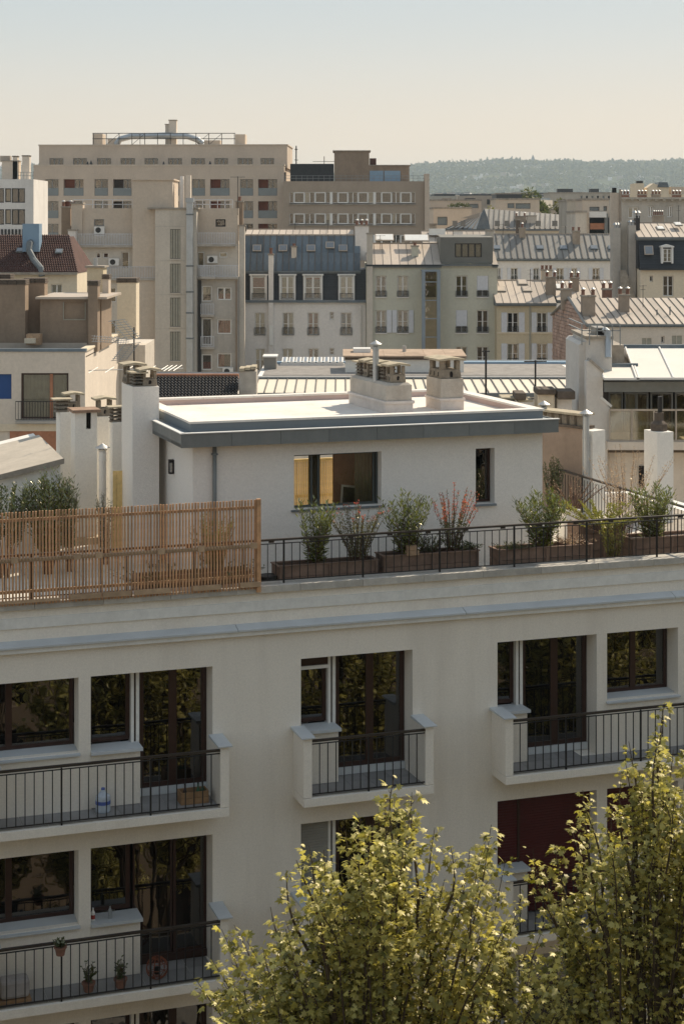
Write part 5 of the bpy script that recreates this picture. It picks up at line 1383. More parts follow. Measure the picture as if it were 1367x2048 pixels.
# mats given by name may also be materials
# ---------------------------------------------------------------- tall grey-beige building with balconies, air conditioners and a silver duct
FE = Fr(330, 145, 0)
Eb = FE.thing('tall_rendered_building', 'tall grimy beige building with a stair tower of tall shuttered windows and a silver duct', 'building')
tall = [(340,458,361,517), (340,527,361,585), (340,595,361,653), (340,663,361,721)]
front(Eb, FE, 310, 393, 418, 'grey_render', tall, 6, -1.2, 0.15, name='stair_tower')
for h in tall:
    a, z0, c, z1 = FE.rect(*h, -1.2)
    MB().box(a, c, -1.07, -1.06, z0, z1).build('shutter_back', M_('dark_room'), Eb)
    n = 4
    for i in range(n):
        MB().box(a+(c-a)*i/n+0.02, a+(c-a)*(i+1)/n-0.02, -1.13, -1.075, z0+0.03, z1-0.03).build('shutter', M_('louvre_shutter'), Eb)
    MB().box(a-0.06, c+0.06, -1.28, -1.2, z0-0.1, z0-0.02).build('sill', M_('grey_render'), Eb)
    MB().box(FE.s_at(310, -1.2), FE.s_at(371, -1.2), -1.215, -1.201, z1+0.22, z1+0.25).build('string_course', M_('grey_render_dark'), Eb)
front(Eb, FE, 265, 345, 360, 'beige_plain', [], 5, -0.5, ybot=760, name='core_wall')
cop(Eb, FE, 265, 345, 360, -0.5, 5, 'beige_plain', 0.12, 0.12)
cop(Eb, FE, 298, 394, 418, -1.2, 6, 'concrete_cap', 0.14, 0.12)
bx(Eb, FE, 360, 352, 366, 418, 1, 0.6, 'white_render', 'flue_stack'); bx(Eb, FE, 372, 350, 381, 418, 1, 0.7, 'pink_render', 'flue_stack')
# silver duct
d = MB(); xs, zt = FE.s_at(379, -1.75), FE.z_at(379, 404, -1.75)
b = MB(); b.box(xs-0.26, xs+0.26, -1.75, -1.22, 8, zt); dd = b.build('duct', M_('galvanised'), Eb)
for y in (430, 533, 627, 678, 585): z = FE.z_at(379, y, -1.75); MB().box(xs-0.30, xs+0.30, -1.79, -1.221, z, z+0.12).build('duct_collar', M_('lead_grey'), dd)
MB().tube([(xs,-1.5,zt), (xs,-1.5,zt+0.35)], 0.36, 12).build('duct_head', M_('galvanised'), dd)
# left wing
lw_ = [(188,438,208,452), (192,505,201,516), (206,505,217,516), (243,503,258,540), (220,575,232,604), (220,640,232,668), (272,572,281,603), (272,640,281,672), (272,706,281,740)]
front(Eb, FE, 160, 266, 416, 'beige_plain', [lw_[0]], 7, 0.8, ybot=471, name='upper_wall')
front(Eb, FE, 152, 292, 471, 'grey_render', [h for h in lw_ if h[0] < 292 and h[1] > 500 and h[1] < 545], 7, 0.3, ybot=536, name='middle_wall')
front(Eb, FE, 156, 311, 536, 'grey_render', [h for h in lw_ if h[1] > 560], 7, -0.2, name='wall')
for h in lw_:
    t = 0.8 if h[1] < 470 else (0.3 if h[1] < 545 else -0.2)
    W(Eb, FE, *h, t=t, rev=0.1, frame='white_frame' if h[1] > 500 else 'grey_frame', leaves=1, behind='dark_room', curtain=(('high', 'white_curtain'), None, ('low', 'grey_curtain'))[h[0] % 3], fw=0.06)
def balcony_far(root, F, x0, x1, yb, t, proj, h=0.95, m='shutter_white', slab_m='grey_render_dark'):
    a, c = F.s_at(x0, t-proj), F.s_at(x1, t-proj); z = F.z_at((x0+x1)/2, yb, t-proj)
    s_ = MB().box(a, c, t-proj, t-0.004, z-0.18, z).build('balcony', M_(slab_m), root)
    r = railing_far(s_, a+0.02, c-0.02, t-proj+0.06, z+0.02, z+h, m, 0.13, 0.018, 'railing')
    return a, c, z
for (x0, x1, yb, t) in ((153, 268, 490, 0.8), (156, 312, 556, 0.3), (393, 470, 488, 0.4), (393, 475, 553, 0.2)):
    a, c, z = balcony_far(Eb, FE, x0, x1, yb, t, 0.9)
balcony_far(Eb, FE, 401, 430, 553, -0.6, 0.5); 
for (px, py, t) in ((188, 467, 0.35), (188, 484, 0.35), (217, 531, -0.1), (414, 526, -0.1), (445, 750, -0.9)):
    ac_unit(Eb, FE.s_at(px, t), t, FE.z_at(px, py, t))
rr = MB(); z = FE.z_at(180, 411, 0.9)
for (x0, x1, y) in ((146, 265, 411), (375, 465, 411)):
    a, c = FE.s_at(x0, 0.9), FE.s_at(x1, 0.9); z = FE.z_at(x0, y+5, 0.9)
    r_ = MB()
    for h in (0.3, 0.68): r_.box(a, c, 0.88, 0.92, z+h, z+h+0.05)
    for i in range(7): s_ = a+(c-a)*i/6; r_.box(s_-0.025, s_+0.025, 0.88, 0.92, z-0.3, z+0.7)
    r_.build('roof_railing', M_('shutter_white'), Eb)
# right wing
rw_ = [(431,438,451,453), (394,503,409,535), (438,504,455,515), (403,571,424,603), (434,574,463,600), (403,636,424,690), (434,638,463,668), (403,708,424,740), (434,706,463,736)]
front(Eb, FE, 393, 476, 416, 'beige_plain', [rw_[0]], 7, 0.4, ybot=490, name='upper_wall')
front(Eb, FE, 393, 476, 488, 'grey_render', rw_[1:3], 7, 0.2, ybot=556, name='middle_wall')
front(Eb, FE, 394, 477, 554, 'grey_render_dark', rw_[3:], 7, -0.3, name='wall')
for i, h in enumerate(rw_):
    t = 0.4 if i == 0 else (0.2 if i < 3 else -0.3)
    W(Eb, FE, *h, t=t, rev=0.08, frame='white_frame' if i > 0 else 'iron_dark', leaves=1 if i != 4 else 2, behind='dark_room', curtain=[None, ('full','cream_render'), ('full','white_curtain'), ('high','white_curtain'), ('low','red_curtain'), ('full','grey_curtain'), ('full','red_curtain'), ('low','red_curtain'), ('left','red_curtain')][i], fw=0.09)
for yb in (629, 694): balcony_far(Eb, FE, 401, 428, yb, -0.3, 0.4, 0.9)
bx(Eb, FE, 396, 560, 402, 760, -0.45, 0.14, 'iron_dark', 'downpipe'); bx(Eb, FE, 471, 560, 474, 760, -0.5, 0.15, 'brown_stack', 'downpipe')
chimney(Eb, FE.s_at(479, 2), 2, 0.6, 0.8, FE.z_at(480, 470, 2), FE.z_at(479, 404, 2), 'brown_stack', 1, hood=False)
chimney(Eb, FE.s_at(134, 3), 3, 0.75, 1.2, FE.z_at(134, 520, 3), FE.z_at(134, 415, 3), 'brown_stack', 2)
chimney(Eb, FE.s_at(155, 1), 1.2, 0.9, 1.2, FE.z_at(155, 560, 3), FE.z_at(155, 408, 3), 'beige_plain', 0)
chimney(Eb, FE.s_at(145, -0.5), -0.3, 0.62, 1.2, 0, FE.z_at(145, 461, 0), 'white_render', 0)
chimney(Eb, FE.s_at(484, 0.5), 0.6, 0.45, 0.8, 8, FE.z_at(484, 452, 0.5), 'grey_render', 0)
antenna('roof_aerial', 'tall thin aerial in front of the stair tower of the tall grimy building', FE, FE.s_at(322, 0), 0.2, FE.z_at(322, 418, 0), FE.z_at(322, 368, 0), [(0.97, 0.7, 5, 5), (0.7, 0.5, 3, 5)], r=0.025)
antenna('roof_aerial', 'tall aerial with a crossbar at the right edge of the tall grimy building', FE, FE.s_at(475, 0), 0.2, FE.z_at(475, 430, 0), FE.z_at(475, 352, 0), [(0.98, 0.6, 5, 5)], r=0.03)

# ---------------------------------------------------------------- red tiled roof house
FR = Fr(80, 122, 0)
Rb = FR.thing('red_roof_house', 'cream house with a dark red tiled hip roof and a light blue flue box', 'building')
front(Rb, FR, -60, 154, 544, 'cream_render', [(102,568,124,604)], 9)
W(Rb, FR, 102, 568, 124, 604, frame='white_frame', leaves=2, curtain=('full', 'white_curtain'))
def tiled(root, F, x0, x1, ye, te, yr, tr, xr0, xr1, cols, rows, m, name='roof_tiles', amp=0.07):
    """barrel tiles too small to pick apart: real ridged geometry in one part"""
    a0, a1 = F.s_at(x0, te), F.s_at(x1, te); b0, b1 = F.s_at(xr0, tr), F.s_at(xr1, tr); ze, zr = F.z_at((x0+x1)/2, ye, te), F.z_at((x0+x1)/2, yr, tr)
    b = MB()
    for j in range(rows):
        f0, f1 = j/rows, (j+1)/rows
        for i in range(cols):
            for h in range(2):
                u0, u1 = (i+h*0.5)/cols, (i+h*0.5+0.5)/cols
                P = []
                for (u, f, up) in ((u0, f0, 1), (u1, f0, 1), (u1, f1, 0), (u0, f1, 0)):
                    s_ = (a0+(a1-a0)*u)*(1-f)+(b0+(b1-b0)*u)*f
                    peak = amp if ((u == u1) == (h == 0)) else 0
                    P.append((s_, te+(tr-te)*f, ze+(zr-ze)*f+peak+0.05*up))
                b.quad(*P)
            s0_ = (a0+(a1-a0)*i/cols)*(1-f0)+(b0+(b1-b0)*i/cols)*f0; s1_ = (a0+(a1-a0)*(i+1)/cols)*(1-f0)+(b0+(b1-b0)*(i+1)/cols)*f0
            zz = ze+(zr-ze)*f0; tt = te+(tr-te)*f0
            b.poly([(s0_,tt,zz-0.02), (s1_,tt,zz-0.02), (s1_,tt,zz+0.05), ((s0_+s1_)/2,tt,zz+0.05+amp), (s0_,tt,zz+0.05)])
    o = b.build(name, M_(m), root, fix=False); o['kind'] = 'stuff'
    return ze, zr
tiled(Rb, FR, -60, 156, 544, -0.3, 470, 3.4, -60, 139, 46, 16, 'roof_tile_red')
b = MB(); b.box(FR.s_at(-60, 0), FR.s_at(156, 0), -0.4, -0.25, FR.z_at(80, 549, -0.3), FR.z_at(80, 544, -0.3)); b.build('gutter', M_('concrete_cap'), Rb)
b = MB(); b.prism([(FR.s_at(-60,0),0.0,FR.z_at(80,546,0)), (FR.s_at(155,0),0.0,FR.z_at(80,546,0)), (FR.s_at(155,0),9,FR.z_at(80,546,0)), (FR.s_at(-60,0),9,FR.z_at(80,546,0))],
                  [(FR.s_at(-60,3.4),3.4,FR.z_at(80,471,3.4)-0.06), (FR.s_at(138,3.4),3.4,FR.z_at(80,471,3.4)-0.06), (FR.s_at(138,3.4),5.6,FR.z_at(80,471,3.4)-0.06), (FR.s_at(-60,3.4),5.6,FR.z_at(80,471,3.4)-0.06)]); b.build('roof_boarding', M_('roof_tile_red'), Rb)
a, z0, c, z1 = FR.rect(45, 447, 78, 503, 1.4)
fx = MB().box(a, c, 1.4, 2.6, z0, z1).build('flue_box', M_('blue_panel'), Rb)
MB().tube([((a+c)/2,1.39,FR.z_at(60,484,1.4)), ((a+c)/2,0.9,FR.z_at(60,486,1.4)), ((a+c)/2,0.7,FR.z_at(60,500,1)), (FR.s_at(66,0.4),0.5,FR.z_at(66,518,0.5)), (FR.s_at(82,0),-0.1,FR.z_at(82,536,0)), (FR.s_at(84,-.2),-0.2,FR.z_at(84,552,-.2))], 0.22, 8).build('flue', M_('lead_grey'), Rb)
for (px, py) in ((32, 508), (110, 510)):
    f = (544-py)/74; t = 3.7*f-0.3; skylight(Rb, FR.s_at(px, t), t, FR.z_at(px, py, t)+0.1, math.atan2(2.4, 3.7), 0.5, 0.5)

# ---------------------------------------------------------------- modern white building at the left edge
FW = Fr(30, 205, 0)
Wb = FW.thing('modern_white_building', 'pale modern building with large dark windows at the left edge', 'building')
hw_ = [(-30,376,8,405), (10,376,22,404), (23,376,50,405), (-30,418,8,449), (10,418,22,448), (23,418,50,449)]
front(Wb, FW, -80, 67, 358, 'white_render', hw_, 10)
for h in hw_: W(Wb, FW, *h, frame='iron_dark', leaves=2 if h[2]-h[0] > 20 else 1, behind='warm_room' if h[0] == 10 else 'dark_room', curtain=('full', 'cream_render') if h[0] == 10 else None, fw=0.1)
for i in range(9): bx(Wb, FW, -5+i*7, 458, -1+i*7, 470, -0.1, 0.1, 'iron_dark', 'railing_bar')
chimney(Wb, FW.s_at(20, 3), 4, 1.9, 2, FW.z_at(20, 358, 3), FW.z_at(20, 322, 3), 'beige_plain', 0); bx(Wb, FW, 0, 311, 20, 323, 3.5, 1, 'zinc_pale', 'vent_box'); 
chimney(Wb, FW.s_at(30, 3), 3.5, 0.55, 1, FW.z_at(29, 358, 3), FW.z_at(29, 313, 3), 'pink_render', 0, cap='cowl_dark'); chimney(Wb, FW.s_at(51.5, 3), 3.5, 0.85, 1, FW.z_at(51, 358, 3), FW.z_at(51, 312, 3), 'pink_render', 0, cap='cowl_dark')
r_ = MB(); z = FW.z_at(50, 358, 1)
for h in (0.4, 0.8): r_.box(FW.s_at(35, 1), FW.s_at(67, 1), 1, 1.04, z+h, z+h+0.05)
for i in range(6): s_ = FW.s_at(35+i*6.3, 1); r_.box(s_-0.03, s_+0.03, 1, 1.04, z, z+0.85)
r_.build('roof_railing', M_('grey_frame'), Wb)

# ---------------------------------------------------------------- nearer cream building on the left with brown stacks
FF = Fr(85, 86, 0)
Fb = FF.thing('cream_corner_building', 'cream building with a sunlit side wall and big brown chimney stacks on its flat roof', 'building')
hf = [(42,746,137,838), (-30,748,23,798), (-40,905,20,1000)]
front(Fb, FF, -80, 170, 703, 'pink_render', hf, 13, 0, 0.25, top=False)
W(Fb, FF, 42, 746, 137, 838, rev=0.12, frame='brown_frame', leaves=1, behind='warm_room', curtain=('full', 'white_curtain'), fw=0.08)
a, z0, c, z1 = FF.rect(99, 748, 105, 836); MB().box(a, c, 0.10, 0.2, z0, z1).build('door_stile', M_('brick_red_wall'), Fb)
a, z0, c, z1 = FF.rect(-30, 748, 23, 798); MB().box(a, c, 0.12, 0.16, z0, z1).build('blue_shutter', M_('deep_blue_panel'), Fb)
a, z0, c, z1 = FF.rect(-40, 905, 20, 1000); MB().box(a, c, 0.12, 0.16, z0, z1).build('blue_shutter', M_('deep_blue_panel'), Fb)
a, c = FF.s_at(31, -0.35), FF.s_at(137, -0.35); z = FF.z_at(80, 842, -0.35)
s_ = MB().box(a, c+0.6, -0.4, -0.01, z-0.12, z).build('balcony', M_('grey_render_dark'), Fb)
railing_far(s_, a, c, -0.35, z+0.06, FF.z_at(80, 802, -0.35), 'iron_dark', 0.13, 0.011, 'railing')
z = FF.z_at(80, 862, -0.05); MB().box(FF.s_at(-80, 0), FF.s_at(172, 0), -0.1, -0.01, z, z+0.35).build('string_course', M_('cream_render'), Fb)
MB().box(FF.s_at(20, 0), FF.s_at(170, 0), -0.05, -0.01, FF.z_at(80, 1000, 0), z).build('brick_base', M_('brick_red_wall'), Fb)
zt = FF.z_at(80, 703, 0); sR_ = FF.s_at(170, 0)
MB().box(FF.s_at(-80, 0), sR_, 0.3, 12.9, zt-0.3, zt-0.25).build('roof_surface', M_('zinc_blue'), Fb)
MB().box(FF.s_at(-80, 0)-0.05, sR_+0.05, -0.06, 0.3, zt, zt+0.14).build('coping', M_('zinc_blue'), Fb)
MB().box(sR_-0.35, sR_+0.06, 0.301, 13.0, zt, zt+0.10).build('coping', M_('cream_render'), Fb)
MB().box(FF.s_at(-80, 0), sR_-0.351, 3.0, 3.05, zt-0.24, zt+0.22).build('lead_upstand', M_('zinc_pale'), Fb)
def stack(x0, x1, yt, t, d, m='brown_stack', cap='cowl_dark', pots=0, lab=None):
    s0, s1 = FF.s_at(x0, t), FF.s_at(x1, t); z = FF.z_at((x0+x1)/2, yt, t)
    o = MB().box(s0, s1, t, t+d, zt-0.25, z).build('chimney', M_(m), Fb)
    n = max(1, int((s1-s0)/0.36)); w = (s1-s0+0.1)/n
    for i in range(n):
        for q in range(3): MB().box(s0-0.05+w*i+0.012, s0-0.05+w*(i+1)-0.012, t-0.04-0.02*q, t+d+0.04, z+0.09*q+0.003, z+0.09*q+0.075).build('cap_tile', M_(cap), o)
    return o
stack(-20, 50, 569, 3.2, 1.0); stack(-20, 20, 558, 5.0, 1.0); stack(50, 89, 566, 5.2, 1.0); stack(176, 195, 571, 3.2, 0.9); stack(205, 217, 558, 8, 0.9, 'beige_plain')
st_ = stack(234, 272, 565, 13.2, 1.6, 'cream_render')
for z_ in (602, 642, 640): pass
# rooftop cabin
s0, s1 = FF.s_at(80, 3.6), FF.s_at(178, 3.6); z = FF.z_at(130, 598, 3.6)
b = MB(); wall_holes(b, s0, s1, zt-0.25, z, [FF.rect(128, 604, 170, 638, 3.6)], 3.6, 0.12); b.quad((s0,3.6,zt), (s0,9,zt), (s0,9,z), (s0,3.6,z)); b.quad((s1,3.6,zt), (s1,9,zt), (s1,9,z), (s1,3.6,z))
b.build('roof_cabin', M_('brown_stack'), Fb)
a, z0_, c, z1_ = FF.rect(128, 604, 170, 638, 3.6); MB().box(a, c, 3.69, 3.71, z0_, z1_).build('cabin_shutter', M_('brown_stack'), Fb)
b = MB(); b.box(a-0.03, c+0.03, 3.56, 3.61, z0_-0.05, z0_); b.box(a-0.04, a, 3.56, 3.61, z0_+0.002, z1_); b.box(c, c+0.04, 3.56, 3.61, z0_+0.002, z1_); b.build('cabin_window_frame', M_('louvre_shutter'), Fb)
MB().box(s0-0.2, FF.s_at(214, 3.4), 3.35, 9.2, z+0.01, z+0.12).build('cabin_roof', M_('zinc_pale'), Fb)
MB().box(FF.s_at(196, 5), FF.s_at(203, 5), 5.0, 9.0, zt-0.25, z).build('cabin_wall', M_('brown_stack'), Fb)
s0, s1 = FF.s_at(174, 9.5), FF.s_at(206, 9.5); bb = MB().box(s0, s1, 9.5, 11, zt, FF.z_at(190, 535, 9.5)).build('lift_motor_room', M_('yellow_render'), Fb)
MB().box(s0-0.1, s1+0.1, 9.4, 11.1, FF.z_at(190, 535, 9.5), FF.z_at(190, 535, 9.5)+0.1).build('cabin_roof', M_('concrete_cap'), Fb)
MB().tube([(s0+0.4,10,FF.z_at(190,535,9.5)), (s0+0.4,10,FF.z_at(190,516,9.5))], 0.12, 8).build('vent_pipe', M_('steel'), Fb)
for (x0, y0, x1, y1, nm) in ((52, 668, 80, 690, 'vent_box'),):
    a, q0, c, q1 = FF.rect(x0, y0, x1, y1, 2.4)
    MB().box(a, c, 2.4, 3.1, q0, q1).build(nm, M_('buff_stone'), Fb); MB().box(a-0.05, a+0.5, 2.2, 2.8, q0+0.1, q0+0.35).build(nm, M_('cream_render'), Fb)
front(Fb, FF, 217, 290, 690, 'grey_render', [], 5, 13.5, name='rear_wall')
# shed wall and antenna in front
an = FF.thing('grid_antenna', 'tilted silver grid antenna with a long comb of rods beside the cream building', 'antenna', FF.s_at(268, -10), -10, 19)
zc = FF.z_at(268, 682, -10)-19
MB().tube([(0,0,0), (0,0,zc+0.6)], 0.035, 6).build('mast', M_('iron_dark'), an)
for sg_, (dz0, dz1) in (('u', (0.05, 0.85)), ('d', (-0.15, -0.85))):
    b = MB()
    for i in range(9):
        f = i/8; y = -0.75+0.7*f if sg_ == 'u' else -0.1-0.55*f
        z = zc+(dz1+(dz0-dz1)*f if sg_ == 'u' else dz0+(dz1-dz0)*f)
        b.tube([(y-0.35,0,z), (y+0.40,-0.1,z+0.10)], 0.013, 4)
    for k in (-0.25, 0.05, 0.3):
        if sg_ == 'u': b.tube([(-0.75+k,0,zc+dz1+0.05), (-0.05+k,-0.05,zc+dz0+0.05)], 0.016, 4)
        else: b.tube([(-0.1+k,0,zc+dz0+0.05), (-0.65+k,-0.05,zc+dz1+0.05)], 0.016, 4)
    b.build('grid_reflector', M_('steel'), an)
b = MB()
for k in (-0.08, 0.0, 0.08): b.tube([(-0.2,0,zc+k), (-1.8,-0.2,zc+0.12+k*1.5)], 0.012, 4)
for i in range(14): x = -0.35-1.4*i/13; b.tube([(x,-0.15,zc-0.12+0.1*i/13), (x+0.05,0.05,zc+0.16+0.1*i/13)], 0.010, 4)
b.build('rod_comb', M_('steel'), an)
an = NF.thing('yagi_antenna', 'long horizontal yagi antenna with short slanted rods above the tallest white stack', 'antenna', NF.s_at(270, 6.5), 6.5, 22.9)
zc = NF.z_at(270, 738, 6.5)-22.9
b = MB(); b.tube([(-1.0,0,zc), (1.05,0,zc-0.01)], 0.009, 4)
for i, x in enumerate((-0.9, -0.55, -0.15, 0.35, 0.62, 0.72, 0.82, 0.93)): b.tube([(x-0.12,-0.1,zc-0.05), (x+0.12,0.1,zc+0.05)], 0.008, 4)
b.build('aerial', M_('steel'), an); MB().tube([(0,0,0), (0,0,zc)], 0.02, 6).build('mast', M_('iron_dark'), an)
# ================================================================ low roofs just behind the penthouse
FM = Fr(700, 58, 0)
bt = FM.thing('black_roof_shed', 'low shed with a glossy black tiled roof behind the penthouse, left', 'shed')
ze, zr = tiled(bt, FM, 300, 475, 797, -2.2, 754, 0.6, 300, 477, 26, 8, 'roof_tile_black', amp=0.06)
b = MB(); a, c = FM.s_at(300, -2.2), FM.s_at(475, -2.2); b.box(a, c, -2.15, 3.2, 8, ze-0.04); b.build('wall', M_('white_render'), bt)
b = MB(); b.box(FM.s_at(300, .6), FM.s_at(477, .6), 0.55, 0.75, zr-0.05, zr+0.10); b.build('ridge_tiles', M_('brick_red_wall'), bt)
b = MB(); b.box(FM.s_at(300, .6), FM.s_at(476, .6), 0.76, 3.2, ze-0.1, zr-0.05); b.build('back_slope', M_('roof_tile_black'), bt)
gs = FM.thing('gable_stack', 'stained rendered gable and stump beside the black tiled roof', 'wall', FM.s_at(495, -1), -1, 8)
w_ = FM.s_at(512, -1)-FM.s_at(477, -1)
MB().box(-w_/2, w_/2, 0, 0.8, 0, FM.z_at(495, 742, -1)-8).build('stump', M_('chimney_render'), gs, bevel=0.03)
for i in range(3): MB().box(-w_/2+w_/3*i+0.01, -w_/2+w_/3*(i+1)-0.01, -0.05, 0.85, FM.z_at(495, 742, -1)-8+0.003+0.03*i, FM.z_at(495, 742, -1)-8+0.09+0.03*i).build('cap_tile', M_('cowl_slab'), gs)
mr_ = FM.thing('metal_roof_building', 'long low building with a sunlit beige standing-seam roof behind the penthouse', 'building')
mat('beige_metal', (0.74, 0.66, 0.53), 0.5, 0.06, 0.8, inst=0.05, dirt=0.12, dcol=(0.4, 0.33, 0.25), streak=1)
a, c = FM.s_at(508, 0), FM.s_at(1160, 0); ze, zr = FM.z_at(700, 786, 0), FM.z_at(700, 759, 3.2)
slope_panels(mr_, None, a, c, 0, ze, 3.2, zr, 32, M_('beige_metal'), 'roof_panel', seam=0.05, sw=0.03)
b = MB(); b.box(a, c, 0.05, 3.25, 6, ze-0.04); b.build('wall', M_('white_render'), mr_)
MB().box(a-0.05, c+0.05, -0.12, -0.002, ze-0.12, ze+0.01).build('gutter', M_('lead_grey'), mr_)
MB().box(a, c, 3.2, 3.4, zr-0.02, zr+0.08).build('ridge_cap', M_('lead_grey'), mr_)
# terrace with pipes behind it
FN = Fr(700, 72, 0)
pt = FN.thing('flat_roof_building', 'flat-roofed white building carrying silver pipes and a long parapet', 'building')
zf_ = FN.z_at(850, 752, 0)
b = MB(); b.box(FN.s_at(515, 0), FN.s_at(1165, 0), 0, 6.6, 0, zf_); b.build('wall', M_('white_render'), pt); MB().box(FN.s_at(515, 0)+0.2, FN.s_at(1165, 0)-0.2, 0.15, 5.98, zf_+0.004, zf_+0.03).build('gravel_roof', mat('roof_gravel', (0.26, 0.24, 0.22), 0.95, 0.25, 3, bump=0.5), pt)
MB().box(FN.s_at(553, 6), FN.s_at(1165, 6), 6.0, 6.3, zf_, FN.z_at(700, 727, 6.0)).build('parapet', M_('white_yard_wall'), pt)
MB().box(FN.s_at(553, 6), FN.s_at(1165, 6), 5.9, 6.4, FN.z_at(700, 727, 6.0), FN.z_at(700, 727, 6.0)+0.08).build('coping', M_('blue_panel'), pt)
z = FN.z_at(1000, 741, 8)
for (p, r) in (([(547,736),(547,746),(555,748),(610,748),(622,755),(650,755)], 0.16), ([(634,757),(640,748),(690,747),(1160,750)], 0.13)):
    MB().tube([(FN.s_at(x, 4), 4, FN.z_at(x, y, 4)) for x, y in p], r, 8).build('roof_pipe', M_('galvanised'), pt)
MB().box(FN.s_at(527, 3), FN.s_at(552, 3), 3, 4, zf_-0.5, FN.z_at(540, 714, 3)).build('plant_box', M_('zinc_grey'), pt)
MB().box(FN.s_at(525, 3), FN.s_at(554, 3), 2.9, 4.1, FN.z_at(540, 714, 3), FN.z_at(540, 714, 3)+0.05).build('plant_lid', M_('white_frame'), pt)
r_ = MB()
for y in (722, 730): zz = FN.z_at(1000, y, 6.5); r_.box(FN.s_at(925, 6.5), FN.s_at(1165, 6.5), 6.5, 6.54, zz, zz+0.05)
for i in range(9): s_ = FN.s_at(930+i*28, 6.5); r_.box(s_-0.02, s_+0.02, 6.5, 6.54, zf_, FN.z_at(1000, 722, 6.5))
r_.build('roof_railing', M_('white_frame'), pt)
bx(pt, FN, 560, 727, 688, 731, 5.0, 0.3, 'white_render', 'skylight_curb')
for i in range(9):
    a = FN.s_at(563+i*14, 5); skylight(pt, a, 5.0, FN.z_at(600, 728, 5), R(8), 0.24*1.02, 1.0, 'white_frame', 'sky_pane')
bx(pt, FN, 1091, 744, 1117, 757, 5, 0.6, 'zinc_grey', 'air_conditioner'); bx(pt, FN, 1097, 746, 1113, 756, 4.97, 0.02, 'dark_room', 'fan_grille')
bx(pt, FN, 976, 735, 983, 757, 6, 0.3, 'white_render', 'vent_stub')
# white hut with stained coping
wh = FN.thing('white_roof_hut', 'long white hut with a mossy brown sheet roof behind the chimney stacks', 'hut')
a, c = FN.s_at(690, 1.5), FN.s_at(927, 1.5)
b = MB(); b.box(a, c, 1.5, 4, zf_, FN.z_at(800, 714, 1.5)); b.build('wall', M_('white_yard_wall'), wh)
mat('mossy_sheet', (0.40, 0.30, 0.22), 0.95, 0.2, 2, dirt=0.5, dcol=(0.2, 0.14, 0.10), streak=1, inst=0.05)
z = FN.z_at(800, 714, 1.3)
for i in range(6):
    x0, x1 = a-0.1+(c-a+0.2)*i/6, a-0.1+(c-a+0.2)*(i+1)/6
    MB().prism([(x0+0.004,1.25,z), (x1-0.004,1.25,z), (x1-0.004,4.2,z+0.06), (x0+0.004,4.2,z+0.06)], [(x0+0.004,1.25,z+0.06), (x1-0.004,1.25,z+0.06), (x1-0.004,4.2,z+0.13), (x0+0.004,4.2,z+0.13)]).build('roof_sheet', M_('mossy_sheet'), wh)
MB().box(a-0.02, c+0.02, 1.4, 1.49, z-0.12, z-0.005).build('stained_edge', M_('cowl_dark'), wh)
bx(wh, FN, 706, 697, 741, 706, 2.6, 0.8, 'white_frame', 'vent_cowl'); MB().tube([(FN.s_at(808,3),3,z), (FN.s_at(808,3),3,z+0.35)], 0.08, 8).build('vent_pipe', M_('steel'), wh)
# aerial masts
antenna('television_aerial', 'dark aerial mast with drooping side arms right of the short chimney stack', FM, FM.s_at(971, -3), -3, 19, FM.z_at(971, 700, -3), [(0.99, 0.12, 2, 0), (0.62, 0.75, 7, 6)], r=0.035)
antenna('television_aerial', 'thin dark aerial mast with two small cross arms above the right end of the penthouse', FM, FM.s_at(1070, -5), -5, 19, FM.z_at(1070, 720, -5), [(0.99, 0.35, 3, 10), (0.70, 0.33, 4, 10)], r=0.03)
# clutter between: slabs, stumps
cl_ = FM.thing('chimney_row', 'row of low dark chimney stumps and slabs between the penthouse and the metal roof', 'chimney', FM.s_at(1060, -8), -8, 15)
for (x0, y0, x1, y1, m, nm) in ((1004, 797, 1036, 803, 'cowl_slab', 'slab'), (1010, 803, 1032, 830, 'cowl_dark', 'stump'), (1036, 801, 1068, 806, 'cowl_slab', 'slab'), (1030, 786, 1052, 800, 'cowl_dark', 'pot'), (1076, 790, 1111, 840, 'cream_render', 'stump'), (1073, 779, 1113, 790, 'cowl_dark', 'cap'), (1115, 782, 1150, 799, 'cowl_dark', 'cap'), (1117, 799, 1148, 850, 'white_render', 'stump')):
    a, z0, c, z1 = FM.rect(x0, y0, x1, y1, -8); o = FM.s_at(1060, -8)
    k = (x0*7 % 5)*0.12
    MB().box(a-o, c-o, k, k+0.9, z0-15, z1-15).build(nm, M_(m), cl_, bevel=0.03)

# ================================================================ white building with awnings on the right
FH_ = Fr(1200, 50, 0)
Hb = FH_.thing('white_terrace_building', 'white building with a stepped wall, glass balustrade and pale awnings on the right', 'building')
mat('awning_cloth', (0.66, 0.63, 0.57), 0.85, 0.03, 1)
mat('white_wall_h', (0.60, 0.565, 0.52), 0.92, 0.05, 0.8, dirt=0.15, dcol=(0.35, 0.3, 0.26), streak=6)
def hb(x0, y0, x1, y1, t, d, m, nm, **k): return bx(Hb, FH_, x0, y0, x1, y1, t, d, m, nm, **k)
